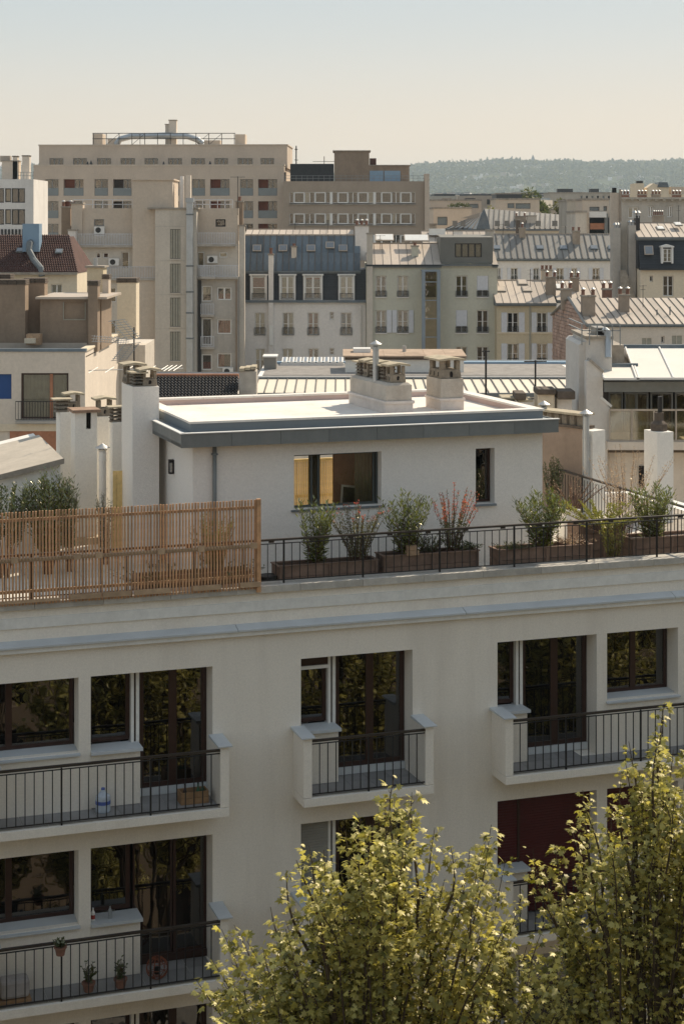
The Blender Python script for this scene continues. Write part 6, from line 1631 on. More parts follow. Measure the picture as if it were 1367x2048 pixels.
# stepped wall in section
def poly_wall(root, F, pts, t, d, m, nm):
    P = [F.at(x, y, t) for x, y in pts]
    return MB().prism([(p[0], t, p[1]) for p in P], [(p[0], t+d, p[1]) for p in P]).build(nm, M_(m), root)
poly_wall(Hb, FH_, [(1157,1080), (1157,690), (1163,684), (1172,684), (1172,1080)], 0.8, 3.0, 'white_wall_h', 'side_wall')
poly_wall(Hb, FH_, [(1172,1080), (1172,722), (1178,722), (1205,746), (1205,798), (1219,816), (1219,885), (1214,885), (1214,1080)], 0.0, 0.45, 'white_wall_h', 'stepped_wall')
hb(1172, 677, 1223, 765, 0.6, 3, 'white_wall_h', 'chimney_head'); hb(1170, 672, 1226, 678, 0.5, 3.2, 'concrete_cap', 'head_slab')
hb(1223, 690, 1247, 765, 1.6, 3, 'concrete_cap', 'rear_wall')
poly_wall(Hb, FH_, [(1178,722), (1205,746), (1208,742), (1181,718)], -0.05, 0.55, 'concrete_cap', 'coping'); poly_wall(Hb, FH_, [(1200,797), (1221,815), (1224,811), (1203,793)], -0.05, 0.55, 'white_frame', 'coping')
hb(1190, 655, 1212, 673, 1.0, 1.0, 'zinc_grey', 'extractor_fan'); hb(1193, 658, 1207, 671, 0.97, 0.025, 'dark_room', 'fan_grille')
MB().tube([(FH_.s_at(1209,.9),0.9,FH_.z_at(1209,660,.9)), (FH_.s_at(1214,.7),0.6,FH_.z_at(1214,664,.7)), (FH_.s_at(1215,.4),0.35,FH_.z_at(1215,715,.4))], 0.10, 8).build('duct', M_('galvanised'), Hb)
r_ = MB()
for y in (649, 662): 
    z = FH_.z_at(1200, y, 0.4); r_.box(FH_.s_at(1163, 0.4), FH_.s_at(1240, 0.4), 0.4, 0.43, z, z+0.03); r_.box(FH_.s_at(1163, 0.4), FH_.s_at(1163, 0.4)+0.03, 0.44, 3.4, z, z+0.03)
for i in range(6): s_ = FH_.s_at(1163+i*15.3, 0.4); r_.box(s_-0.015, s_+0.015, 0.4, 0.43, FH_.z_at(1200, 690 if i < 2 or i > 3 else 672, 0.4), FH_.z_at(1200, 649, 0.4))
r_.build('roof_railing', M_('grey_frame'), Hb)
for (x0, x1, yb, yt, tb, tt, xs) in ((1207, 1277, 759, 735, -0.6, 1.2, -6), (1272, 1420, 758, 697, -0.6, 4.2, -22)):
    z0, z1 = FH_.z_at(x0, yb, tb), FH_.z_at(x0, yt, tt); a, c = FH_.s_at(x0, tb), FH_.s_at(x1, tb); sh = (FH_.s_at(x0+xs, tt)-a)
    n = 1 if x1 < 1300 else 2
    for i in range(n):
        q0, q1 = a+(c-a)*i/n+0.03, a+(c-a)*(i+1)/n-0.03
        MB().prism([(q0,tb,z0), (q1,tb,z0), (q1+sh,tt,z1), (q0+sh,tt,z1)], [(q0,tb,z0+0.02), (q1,tb,z0+0.02), (q1+sh,tt,z1+0.02), (q0+sh,tt,z1+0.02)]).build('awning', M_('awning_cloth'), Hb)
    for q in [a+(c-a)*i/n for i in range(n+1)]: MB().tube([(q,tb-0.02,z0+0.03), (q+sh,tt,z1+0.04)], 0.035, 6).build('awning_arm', M_('white_frame'), Hb)
    MB().box(a+sh-0.1, c+sh+0.1, tt, tt+0.14, z1-0.02, z1+0.12).build('awning_box', M_('zinc_blue'), Hb); MB().box(a, c, tb-0.07, tb-0.01, z0-0.01, z0+0.05).build('awning_bar', M_('white_frame'), Hb)
poly_wall(Hb, FH_, [(1236,730), (1236,697), (1249,697), (1262,735), (1262,730)], 3.0, 0.3, 'pink_render', 'cheek')
hb(1207, 764, 1440, 784, 0.0, 3.0, 'fascia_grey', 'roof_beam')
hb(1213, 784, 1440, 884, 3.4, 0.05, 'dark_room', 'rear_room')
for i, (x0, x1) in enumerate(((1217, 1245), (1248, 1296), (1300, 1345), (1349, 1440))):
    a, z0, c, z1 = FH_.rect(x0, 785, x1, 884, 2.0)
    window(Hb, a, z0, c, z1, 2.0, 'grey_frame', 1 if i == 0 else 2, 'warm_room', (('full', 'white_curtain'), ('left', 'white_curtain'), None, ('right', 'cream_render'))[i], fw=0.05, depth=1.2)
hb(1214, 884, 1440, 900, -0.3, 3.8, 'pink_render', 'terrace_slab'); hb(1214, 900, 1440, 1000, 0.3, 3, 'pink_render', 'lower_wall'); hb(1214, 900, 1440, 905, 0.15, 0.14, 'cowl_dark', 'drip_edge')
hb(1277, 932, 1304, 975, 0.24, 0.05, 'dark_room', 'lower_window'); 
a, z0, c, z1 = FH_.rect(1218, 818, 1440, 883, -0.2)
gl_ = MB().box(a, c, -0.2, -0.16, z1-0.05, z1).build('balustrade', M_('zinc_pale'), Hb)
MB().box(a, c, -0.2, -0.16, z0, z0+0.05).build('bottom_rail', M_('zinc_pale'), gl_)
n = 5; w_ = (c-a)/n
for i in range(n+1): MB().box(a+w_*i-0.02, a+w_*i+0.02, -0.22, -0.201, z0, z1).build('post', M_('zinc_pale'), gl_)
for i in range(n): MB().box(a+w_*i+0.03, a+w_*(i+1)-0.03, -0.185, -0.175, z0+0.055, z1-0.055).build('glass_pane', glass('balustrade_glass', (0.70, 0.68, 0.58), 0.10, 0.05), gl_)
# pillar with dark pot
pp = NF.thing('white_pillar', 'white rendered chimney pillar with a dark stepped clay pot at the right edge of the terrace', 'chimney', NF.s_at(1329, 5.0), 5.0, 19.5)
h_ = NF.z_at(1329, 864, 5.0)-19.5; w_ = (NF.s_at(1350, 5.0)-NF.s_at(1318, 5.0))/2
MB().box(-w_, w_, -0.02, 0.6, 0, h_).build('shaft', M_('chimney_white'), pp)
MB().lathe([(0.19, h_), (0.20, h_+0.16), (0.11, h_+0.24), (0.11, h_+0.42), (0.09, h_+0.42)], 0, 0.28, n=8).build('clay_pot', M_('cowl_dark'), pp)
MB().tube([(0.03,0.28,h_+0.42), (0.03,0.28,h_+0.78)], 0.055, 10).build('flue', M_('black_metal'), pp)
# ================================================================ right-hand roofscape
def win_col(root, F, cols, rows, shutters=True, frame='white_frame', sh='shutter_white', dark=None):
    for (x0, x1) in cols:
        for (y0, y1) in rows:
            W(root, F, x0, y0, x1, y1, frame=frame, leaves=2, behind='dark_room' if (x0+y0) % 2 else 'warm_room', curtain=(None, ('left', 'white_curtain'), ('high', 'grey_curtain'), None)[(x0+y0) % 4], mull=1, fw=0.06)
            a, z0, c, z1 = F.rect(x0, y0, x1, y1)
            if y1-y0 > 25: railing_far(root, a, c, -0.06, z0, z0+0.5, step=0.11, r=0.014)
            if shutters:
                w = (c-a)*0.52
                for (q0, q1) in ((a-w-0.03, a-0.03), (c+0.03, c+w+0.03)): MB().box(q0, q1, -0.07, -0.02, z0-0.02, z1+0.02).build('shutter', M_(sh), root)
mat('stack_beige', (0.34, 0.275, 0.215), 0.95, 0.15, 1.2, dirt=0.4, dcol=(0.16, 0.13, 0.10), streak=3, dscale=0.9)
FG = Fr(1050, 148, 0)
Gb = FG.thing('yellow_house', 'yellow rendered house with pale shutters under a tan zinc roof', 'building')
cg, rg = [(1014,1036), (1073,1093)], [(625,665), (687,728)]
front(Gb, FG, 993, 1112, 607, 'yellow_render', [(a, y0, c, y1) for a, c in cg for y0, y1 in rg], 10)
win_col(Gb, FG, cg, rg)
bx(Gb, FG, 993, 664, 1112, 667, -0.08, 0.08, 'cream_render', 'string_course'); bx(Gb, FG, 1058, 612, 1061, 740, -0.12, 0.1, 'louvre_shutter', 'downpipe')
a_, c_, ze, zr = roof(Gb, FG, 991, 1112, 606, -0.3, 561, 5.5, 8, 'zinc_pale', xr0=991)
roof(Gb, FG, 1113, 1246, 600, 0.5, 561, 5.5, 9, 'zinc_pale', xr0=1113)
ag = math.atan2(zr-ze, 5.8)
for (x, y) in ((1045, 585), (1036, 571), (993, 585), (1092, 580), (1112, 580)):
    f = (606-y)/45; t = -0.3+5.8*f; skylight(Gb, FG.s_at(x, t), t, FG.z_at(x, y, t)+0.05, ag, 0.8, 1.3, 'zinc_grey', 'sky_pane_white' if x in (1092, 1112) else 'zinc_pale')
chimney(Gb, FG.s_at(1102, 1.5), 2, 0.8, 0.7, FG.z_at(1102, 602, 1.5), FG.z_at(1102, 556, 1.5), 'stack_beige', 2)
chimney(Gb, FG.s_at(1148, 3), 3, 0.7, 0.7, FG.z_at(1148, 592, 3), FG.z_at(1148, 557, 3), 'stack_beige', 2)
chimney(Gb, FG.s_at(1092, 6.5), 6.5, 0.9, 0.8, FG.z_at(1092, 565, 6), FG.z_at(1092, 541, 6.5), 'beige_plain', 3, hood=False)
# brick gable house
FK = Fr(1200, 118, 0)
Kb = FK.thing('brick_gable_house', 'house with a brick gable and broad tan zinc roof right of the yellow house', 'building')
mat('old_brick', (0.36, 0.245, 0.19), 0.95, 0.25, 2.5)
sF, zE = FK.at(1173, 648, 0)
tB_ = 12.0; sB = FK.s_at(1104, tB_); sM, zM = FK.at(1138, 596, 6.0)
front(Kb, FK, 1174, 1460, 650, 'pink_render', [(1283,676,1292,689), (1293,676,1302,689), (1321,672,1328,686), (1343,671,1352,688), (1353,671,1363,688)], 8, ztop=zE)
for h in [(1283,676,1292,689), (1293,676,1302,689), (1343,671,1352,688), (1353,671,1363,688)]:
    a, z0, c, z1 = FK.rect(*h); MB().box(a, c, 0.05, 0.1, z0, z1).build('shutter', M_('louvre_shutter'), Kb)
W(Kb, FK, 1321, 672, 1328, 686, frame='white_frame', leaves=1)
b = MB(); b.poly([(sF,0,5), (sB,tB_,5), (sB,tB_,zE), (sM,6.0,zM), (sF,0,zE)]); b.build('gable_wall', M_('old_brick'), Kb)
# bricks: too small to pick apart singly, real relief joined into one part
b = MB(); rs_ = random.Random(3)
dx_, dy_ = (sB-sF), tB_; LB = math.hypot(dx_, dy_); ux, uy = dx_/LB, dy_/LB; nx_, ny_ = uy*-1, ux
if nx_ > 0: nx_, ny_ = -nx_, -ny_
zz = zE-7.2
row = 0
while zz < zM:
    q = (row % 2)*0.35
    while q < LB-0.7:
        m_ = q+0.33; lim = zE+(zM-zE)*(1-abs(m_-LB/2)/(LB/2))
        if zz+0.25 < lim:
            o = rs_.uniform(0.0, 0.05); A0 = Vector((sF+ux*q, uy*q, 0)); A1 = Vector((sF+ux*(q+0.66), uy*(q+0.66), 0)); nv = Vector((nx_, ny_, 0))*(0.02+o)
            z0_, z1_ = zz+rs_.uniform(0, 0.03), zz+0.22
            p = [A0+nv+Vector((0,0,z0_)), A1+nv+Vector((0,0,z0_)), A1+nv+Vector((0,0,z1_)), A0+nv+Vector((0,0,z1_))]
            b.quad(*p); bk = [A0+Vector((0,0,z0_)), A1+Vector((0,0,z0_)), A1+Vector((0,0,z1_)), A0+Vector((0,0,z1_))]
            b.quad(p[0], p[3], bk[3], bk[0]); b.quad(p[3], p[2], bk[2], bk[3]); b.quad(p[0], p[1], bk[1], bk[0])
        q += 0.70
    zz += 0.25; row += 1
o = b.build('brick_courses', mat('old_brick_face', (0.44, 0.30, 0.235), 0.95, 0.35, 1.2), Kb, fix=False); o['kind'] = 'stuff'
MB().tube([(sF-0.1,-0.1,zE), (sM-0.05,6.0,zM+0.05)], 0.12, 4).build('verge_strip', M_('zinc_grey'), Kb); MB().tube([(sM-0.05,6.0,zM+0.05), (sB-0.1,tB_,zE)], 0.10, 4).build('verge_strip', M_('zinc_grey'), Kb)
# sheared panels follow the skewed gable
nK = 18; sE = FK.s_at(1460, 0); wK = (sE-sF)/nK; shx = sM-sF
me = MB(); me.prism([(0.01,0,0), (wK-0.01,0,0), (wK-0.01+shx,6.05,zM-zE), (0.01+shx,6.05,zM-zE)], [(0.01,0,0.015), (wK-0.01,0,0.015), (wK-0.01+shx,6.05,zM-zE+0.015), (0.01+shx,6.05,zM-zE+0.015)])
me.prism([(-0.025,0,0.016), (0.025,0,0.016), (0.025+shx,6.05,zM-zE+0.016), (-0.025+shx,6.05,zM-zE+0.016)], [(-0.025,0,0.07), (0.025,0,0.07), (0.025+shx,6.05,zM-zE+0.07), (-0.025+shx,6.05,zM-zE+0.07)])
me.m = [0]*6+[1]*6; me = me.mesh('zinc_panel', [M_('zinc_pale'), M_('zinc_seam_shade')])
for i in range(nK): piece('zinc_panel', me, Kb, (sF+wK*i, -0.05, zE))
b = MB(); b.prism([(sF,0.0,zE-0.2), (sE,0.0,zE-0.2), (sE,11.9,zE-0.2), (sB,11.9,zE-0.2)], [(sF,0.0,zE-0.02), (sE,0.0,zE-0.02), (sE,6.0,zM-0.03), (sM,6.0,zM-0.03)]); b.build('roof_boarding', M_('lead_grey'), Kb)
MB().box(sF-0.1, sE, -0.2, -0.06, zE-0.15, zE-0.01).build('gutter', M_('lead_grey'), Kb)
chimney(Kb, FK.s_at(1178, 1.5), 2.2, 0.85, 1.0, FK.z_at(1178, 644, 1.5), FK.z_at(1178, 594, 1.5), 'stack_beige', 2)
chimney(Kb, FK.s_at(1249, 2.5), 3, 0.65, 0.8, FK.z_at(1249, 632, 2.5), FK.z_at(1249, 592, 2.5), 'stack_beige', 2)
chimney(Kb, FK.s_at(1133, 7), 7.5, 0.7, 0.8, FK.z_at(1133, 620, 7), FK.z_at(1133, 580, 7), 'stack_beige', 2)
chimney(Kb, FK.s_at(1215, 7), 7.5, 0.6, 0.8, FK.z_at(1215, 610, 7), FK.z_at(1215, 580, 7), 'terracotta', 2)
for (x, y) in ((1313, 633), (1339, 627), (1330, 700)):
    if y < 690: MB().tube([(FK.s_at(x, 2), 2, FK.z_at(x, y+4, 2)), (FK.s_at(x, 2), 2, FK.z_at(x, y-14, 2))], 0.05, 6).build('vent_pipe', M_('lead_grey'), Kb)
# long row with grey zinc roof
FL = Fr(1100, 176, 0)
Lb = FL.thing('long_zinc_row', 'long white house row with a steep grey zinc roof, skylights and two stacks', 'building')
cl, rl3 = [(993,1000), (1021,1034), (1066,1077), (1112,1126), (1142,1153), (1184,1198)], [(536,563)]
front(Lb, FL, 985, 1229, 517, 'white_render', [(a, y0, c, y1) for a, c in cl for y0, y1 in rl3], 9)
win_col(Lb, FL, cl, rl3)
a_, c_, ze, zr = roof(Lb, FL, 985, 1229, 517, -0.2, 468, 3.6, 19, 'zinc_grey', xr0=985, seam=0.09, sw=0.07)
al = math.atan2(zr-ze, 3.8)
for x in (1072, 1119, 1180, 1216, 985): skylight(Lb, FL.s_at(x, 1.2), 1.1, FL.z_at(x, 500, 1.2)+0.05, al, 0.75, 0.7, 'zinc_blue')
chimney(Lb, FL.s_at(1152, 2), 2.3, 0.72, 0.7, FL.z_at(1152, 502, 2), FL.z_at(1152, 463, 2), 'stack_beige', 2, hood=False)
chimney(Lb, FL.s_at(1044, 3), 3.3, 0.6, 0.7, FL.z_at(1044, 500, 2), FL.z_at(1044, 457, 2), 'stack_beige', 1); chimney(Lb, FL.s_at(1036, 4), 4.5, 0.4, 0.5, FL.z_at(1036, 480, 2), FL.z_at(1036, 440, 2), 'cowl_dark', 0)
# roofs between
FT = Fr(930, 185, 0)
Tb = FT.thing('zinc_roof_house', 'house whose patchy tan zinc roof shows behind the pale green house', 'building')
front(Tb, FT, 845, 990, 490, 'white_render', [], 8)
roof(Tb, FT, 845, 990, 489, 0, 462, 4.0, 11, 'zinc_pale', xr0=845); bx(Tb, FT, 858, 457, 890, 470, 2, 1.5, 'sky_pane_white', 'skylight'); chimney(Tb, FT.s_at(915, 2), 2, 1.0, 0.8, FT.z_at(915, 480, 2), FT.z_at(915, 462, 2), 'white_render', 0); chimney(Tb, FT.s_at(980, 1), 1, 0.9, 0.8, FT.z_at(980, 500, 1), FT.z_at(980, 461, 1), 'grey_render', 0)
# blue hipped roofs farther back
FV = Fr(1000, 240, 0)
Vb = FV.thing('blue_roof_house', 'large house with blue-grey hipped zinc roofs in the middle distance', 'building')
front(Vb, FV, 890, 1131, 459, 'cream_render', [], 10)
zE_ = FV.z_at(1000, 458, -0.2)
def skewed_roof(root, F, e0, e1, yE, r0, yr0, r1, yr1, te, tr, n, m):
    """panels between a level eave and a ridge that may climb and run shorter"""
    a, c = F.s_at(e0, te), F.s_at(e1, te); z = F.z_at((e0+e1)/2, yE, te); p0 = F.at(r0, yr0, tr); p1 = F.at(r1, yr1, tr)
    for i in range(n):
        f0, f1 = i/n, (i+1)/n
        A, B = Vector((a+(c-a)*f0, te, z)), Vector((a+(c-a)*f1, te, z)); C_ = Vector((p0[0]+(p1[0]-p0[0])*f1, tr, p0[1]+(p1[1]-p0[1])*f1)); D_ = Vector((p0[0]+(p1[0]-p0[0])*f0, tr, p0[1]+(p1[1]-p0[1])*f0))
        up = Vector((0,0,0.03)); g = MB(); g.prism([A, B, C_, D_], [A+up, B+up, C_+up, D_+up])
        w = Vector((0.07,0,0)); u2 = Vector((0,0,0.12)); g.prism([A-w+up, A+w+up, D_+w+up, D_-w+up], [A-w+u2, A+w+u2, D_+w+u2, D_-w+u2]); g.m = [0]*6+[1]*6; g.build('zinc_panel', [M_(m), M_('zinc_seam_shade')], root)
    b = MB(); b.prism([(a,te,z-0.2), (c,te,z-0.2), (c,tr+4,z-0.2), (a,tr+4,z-0.2)], [(a,te,z-0.02), (c,te,z-0.02), (p1[0],tr,p1[1]-0.04), (p0[0],tr,p0[1]-0.04)]); b.build('roof_boarding', M_('zinc_blue'), root)
skewed_roof(Vb, FV, 966, 1131, 458, 968, 417, 1131, 430, -0.2, 5, 16, 'zinc_grey')
skewed_roof(Vb, FV, 890, 965, 458, 962, 426, 966, 424, -0.2, 4, 7, 'zinc_blue')
poly_wall(Vb, FV, [(952,458), (962,427), (968,417), (976,440), (980,458)], -0.6, 0.3, 'zinc_blue', 'valley'); poly_wall(Vb, FV, [(920,436), (960,425), (955,436)], 1.0, 0.2, 'zinc_pale', 'painted_lit_slope')  # upright plate in paler zinc: sunlight on the slope put into its colour
for x in (905, 921, 990, 1009, 1072, 1105): bx(Vb, FV, x, 441, x+9, 452, -0.9, 1.0, 'zinc_grey', 'dormer')
chimney(Vb, FV.s_at(1040, 2), 2, 1.4, 1, FV.z_at(1040, 452, 2), FV.z_at(1040, 433, 2), 'stack_beige', 2); chimney(Vb, FV.s_at(1062, 2), 2, 1.3, 1, FV.z_at(1062, 452, 2), FV.z_at(1062, 432, 2), 'grey_render', 0)
# tall party walls
FP = Fr(1260, 140, 0)
Pb = FP.thing('tall_party_wall', 'tall stained party wall with stacked flues and shiny cowls, right', 'wall')
mat('stained_white', (0.42, 0.38, 0.32), 0.95, 0.08, 0.8, dirt=0.4, dcol=(0.2, 0.17, 0.13), streak=5)
bx(Pb, FP, 1224, 455, 1240, 720, 0, 1.2, 'grey_render_dark', 'flue_stack'); bx(Pb, FP, 1240, 443, 1257, 720, 0.5, 1.2, 'stained_white', 'flue_stack'); bx(Pb, FP, 1257, 450, 1271, 720, -0.3, 1.2, 'grey_render_dark', 'flue_stack')
bx(Pb, FP, 1271, 431, 1279, 720, 0.4, 1.0, 'roof_tile_black', 'flue_stack')
poly_wall(Pb, FP, [(1240,720), (1240,540), (1251,540), (1272,600), (1280,720)], -0.6, 0.3, 'concrete_cap', 'sloped_flashing')
bx(Pb, FP, 1270, 475, 1284, 720, 0.8, 1.2, 'stained_white', 'wall')
for (x, y) in ((1230, 452), (1235, 452), (1260, 447), (1265, 447), (1269, 428), (1276, 428)):
    s_, z = FP.at(x, y, 0.4); MB().lathe([(0.12, z-0.3), (0.12, z+0.1), (0.24, z+0.12), (0.05, z+0.3)], s_, 0.5, n=8).build('cowl', M_('steel'), Pb)
bx(Pb, FP, 1222, 385, 1240, 455, 6, 0.8, 'beige_plain', 'flue_stack'); bx(Pb, FP, 1224, 375, 1232, 385, 6, 0.3, 'dark_room', 'cowl'); bx(Pb, FP, 1238, 378, 1242, 470, 5.8, 0.2, 'stack_beige', 'pipe')
# house with dark mansard far right
FJ = Fr(1330, 138, 0)
Jb = FJ.thing('dark_mansard_house', 'cream house with a navy slate mansard and pinkish zinc top at the right edge', 'building')
hj = [(1298,551,1305,563), (1325,551,1346,592)]
front(Jb, FJ, 1280, 1470, 538, 'cream_render', hj, 9)
W(Jb, FJ, *hj[0], frame='white_frame', leaves=1); W(Jb, FJ, *hj[1], frame='white_frame', leaves=2, mull=1, curtain=('left', 'grey_curtain'))
z0, z1 = FJ.z_at(1330, 537, -0.2), FJ.z_at(1330, 475, 0.9)
slates(Jb, FJ.s_at(1279, 0), FJ.s_at(1470, 0), -0.1, z0, 0.7, z1, 'slate_navy', 0, 12); MB().box(FJ.s_at(1278, 0), FJ.s_at(1470, 0), 0.9, 8.9, z0, z1).build('attic', M_('slate_navy'), Jb)
roof(Jb, FJ, 1275, 1470, 474, 0.5, 446, 4.5, 14, 'zinc_pale', xr0=1275)
bx(Jb, FJ, 1278, 536, 1470, 540, -0.3, 0.3, 'slate_navy', 'gutter')
a, q0, c, q1 = FJ.rect(1325, 497, 1342, 524, -0.2)
b = MB(); b.box(a-0.14, a, -0.25, 0.9, q0-0.1, q1+0.1); b.box(c, c+0.14, -0.25, 0.9, q0-0.1, q1+0.1); b.build('dormer', M_('white_frame'), Jb)
b = MB(); b.prism([(a-0.2,-0.3,q1+0.1), (a-0.2,-0.3,q1+0.2), ((a+c)/2,-0.3,q1+0.35), (c+0.2,-0.3,q1+0.2), (c+0.2,-0.3,q1+0.1)], [(a-0.2,0.9,q1+0.1), (a-0.2,0.9,q1+0.2), ((a+c)/2,0.9,q1+0.35), (c+0.2,0.9,q1+0.2), (c+0.2,0.9,q1+0.1)]); b.build('dormer_roof', M_('white_frame'), Jb)
W(Jb, FJ, 1325, 497, 1342, 524, -0.2, 0.0, frame='white_frame', leaves=2, mull=2, curtain=('full', 'white_curtain'))
skylight(Jb, FJ.s_at(1288, 0), 0.0, FJ.z_at(1288, 507, 0)-0.1, R(68), 0.7, 0.75, 'zinc_pale')
for (x, y) in ((1314, 460), (1349, 452)): skylight(Jb, FJ.s_at(x, 2.5), 2.4, FJ.z_at(x, y, 2.5), R(14), 0.6, 1.0, 'zinc_grey', 'sky_pane_white')
# grey house above
FQ = Fr(1310, 190, 0)
Qb = FQ.thing('grey_attic_house', 'grey house with white windows under a bracketed eave, upper right', 'building')
hq = [(1255,414,1276,436), (1295,411,1306,434), (1333,411,1344,434)]
front(Qb, FQ, 1243, 1470, 398, 'grey_render_dark', hq, 9)
for i, h in enumerate(hq): W(Qb, FQ, *h, frame='white_frame', leaves=2, curtain=('full', 'white_curtain') if i == 0 else None, fw=0.1)
bx(Qb, FQ, 1241, 394, 1470, 398, -0.5, 0.8, 'stained_white', 'eave')
for i in range(14): bx(Qb, FQ, 1245+i*16, 398, 1250+i*16, 401, -0.45, 0.4, 'stained_white', 'eave_bracket')
for (x, m) in ((1246, 'terracotta'), (1281, 'terracotta'), (1350, 'terracotta'), (1309, 'stack_beige')): chimney(Qb, FQ.s_at(x+2, 3), 3, 0.9, 0.8, FQ.z_at(x, 398, 3), FQ.z_at(x, 390, 3), m, 3, ph=0.3)
chimney(Qb, FQ.s_at(1315, -6), -6, 1.1, 0.9, FQ.z_at(1315, 470, -6), FQ.z_at(1315, 432, -6), 'stack_beige', 5, pot='terracotta')
FQ2 = Fr(1320, 240, 0)
Q2 = FQ2.thing('rooftop_gable_house', 'cream rooftop gables with an attic skylight on the skyline, upper right', 'building')
front(Q2, FQ2, 1271, 1287, 366, 'cream_render', [], 5); front(Q2, FQ2, 1287, 1470, 388, 'cream_render', [], 5)
poly_wall(Q2, FQ2, [(1294,400), (1294,375), (1306,366), (1316,370), (1337,372), (1337,400)], -0.5, 3, 'cream_render', 'gable'); poly_wall(Q2, FQ2, [(1314,374), (1317,364), (1334,364), (1337,374)], -0.7, 3, 'zinc_blue', 'attic_window')
front(Q2, FQ2, 1341, 1470, 373, 'beige_plain', [], 5, 0.5); bx(Q2, FQ2, 1273, 361, 1285, 366, 0.5, 1, 'roof_tile_black', 'chimney_pots')
for i, x in enumerate((1346, 1352, 1358)): chimney(Q2, FQ2.s_at(x, 2), 2, 0.3, 0.3, FQ2.z_at(x, 388, 2), FQ2.z_at(x, 382, 2), 'terracotta', 0)

# ---------------------------------------------------------------- low city in the middle distance
def simple_house(label, px0, px1, ytop, depth, m, wins=(), d=12, extras=(), name='distant_building', group=None, roofm=None):
    F = Fr((px0+px1)/2, depth, 0); r = F.thing(name, label, 'building', group=group)
    front(r, F, px0, px1, ytop, m, wins, d, rev=0.4)
    for h in wins:
        a, z0, c, z1 = F.rect(*h); w = MB().box(a+0.05, c-0.05, 0.3, 0.34, z0+0.05, z1-0.05).build('window', M_('dark_room' if (h[0]) % 2 else 'glass_panel'), r)
    cop(r, F, px0, px1, ytop, 0, d, roofm or 'concrete_cap', 0.25, 0.1)
    for (x0, y0, x1, y1, mm, nm) in extras: bx(r, F, x0, y0, x1, y1, 2, 3, mm, nm)
    return r
simple_house('beige low block with a large dark shutter, left of the blue roofs', 866, 942, 417, 260, 'beige_plain', [(874,433,894,450)], 10, [(899,413,902,417,'white_frame','pot'), (905,413,908,417,'white_frame','pot'), (920,412,923,416,'white_frame','pot')])
simple_house('long flat beige block with a dark recess behind the low shuttered block', 860, 962, 401, 300, 'beige_concrete', [(934,407,956,416)], 10, [(884,396,902,401,'stack_beige','roof_box'), (930,396,950,401,'slate_dark','roof_box')])
simple_house('beige terrace block with an open framework balcony left of the round green tree', 990, 1078, 399, 290, 'beige_plain', [(1014,406,1028,416), (1030,406,1060,417)], 10, [(1010,410,1012,414,'white_frame','chair')])
simple_house('dark flat roof pavilion with a green roof strip on the horizon', 992, 1062, 388, 330, 'slate_dark', [], 10, [(1012,384,1020,388,'white_frame','vent')])
simple_house('pale wide building far behind with rows of small windows', 1098, 1224, 386, 420, 'stained_white', [(1160+i*11, 391, 1164+i*11, 397) for i in range(6)], 12, [(1180,377,1197,385,'slate_dark','roof_box'), (1115,377,1145,384,'slate_dark','roof_box')])
simple_house('tall narrow rendered blocks with corner stacks beside the dry red brick band', 1133, 1150, 402, 215, 'stained_white', [], 8)
simple_house('grey stair block with a white sunlit terrace edge', 1150, 1172, 425, 205, 'grey_render', [], 8)
r_ = simple_house('white terraced house with blue blinds and a red brick band', 1164, 1222, 400, 225, 'beige_plain', [(1178,413,1198,421), (1206,412,1213,421)], 8)
Fz = Fr(1190, 215, 0); bx(r_, Fz, 1175, 422, 1210, 434, -1, 3, 'white_frame', 'terrace_edge'); bx(r_, Fz, 1174, 434, 1222, 478, 0, 3, 'grey_render', 'lower_wall'); bx(r_, Fz, 1176, 446, 1206, 459, -0.3, 0.3, 'brick_red_wall', 'brick_band'); bx(r_, Fz, 1206, 426, 1213, 478, -0.5, 0.5, 'fascia_grey', 'pier')
simple_house('flat beige slab between the office block and the hillside', 858, 872, 450, 240, 'stained_white', [], 8)
simple_house('sandy low block at the foot of the trees', 1078, 1130, 420, 300, 'beige_plain', [], 10)
# scattered roofs toward the horizon
rs_ = random.Random(21)
kinds = ['beige_plain', 'stained_white', 'grey_render', 'cream_render', 'white_render', 'taupe_concrete']
far_i = 0
descr = ['pale', 'beige', 'grey', 'cream', 'whitish', 'taupe']
for i in range(96):
    dep = 330+i*19+rs_.uniform(-8, 8); px = rs_.uniform(850, 1290) if i % 6 else rs_.uniform(0, 70)
    w = rs_.uniform(12, 40)*380/dep*1.3+7; y = 384+(395-384)*(380/dep)*1.0+rs_.uniform(-2.5, 5); k = rs_.randrange(6)
    F = Fr(px, dep, rs_.uniform(-20, 20)); r = F.thing('distant_building', 'tiny %s flat-roofed building in the haze below the hills' % descr[k], 'building', group='tiny %s buildings in the haze below the hills' % descr[k])
    a, c = F.s_at(px-w/2), F.s_at(px+w/2); zt_ = F.z_at(px, y)
    MB().box(a, c, 0, 12, 0, zt_).build('wall', M_(kinds[k]), r); MB().box(a+0.3, c-0.3, 0.4, 11, zt_, zt_+0.5).build('roof', M_('slate_dark' if k % 2 else 'zinc_blue'), r)
    n = max(2, int((c-a)/3.2)); 
    wmb = MB()
    for q in range(n):
        for l in range(3): wmb.box(a+(c-a)*(q+0.3)/n, a+(c-a)*(q+0.62)/n, -0.06, -0.01, zt_-2.6-l*3, zt_-1.1-l*3)
    wmb.build('window_row', M_('dark_room'), r)['kind'] = 'stuff'
far_tree('pine_tree', 'round dark umbrella tree on the skyline left of the pale wide building', Fr(1066, 300), 0, 0, 20, 12.8, 4.2, LM_FAR, 31, 700, None, 0.7, 0.6)
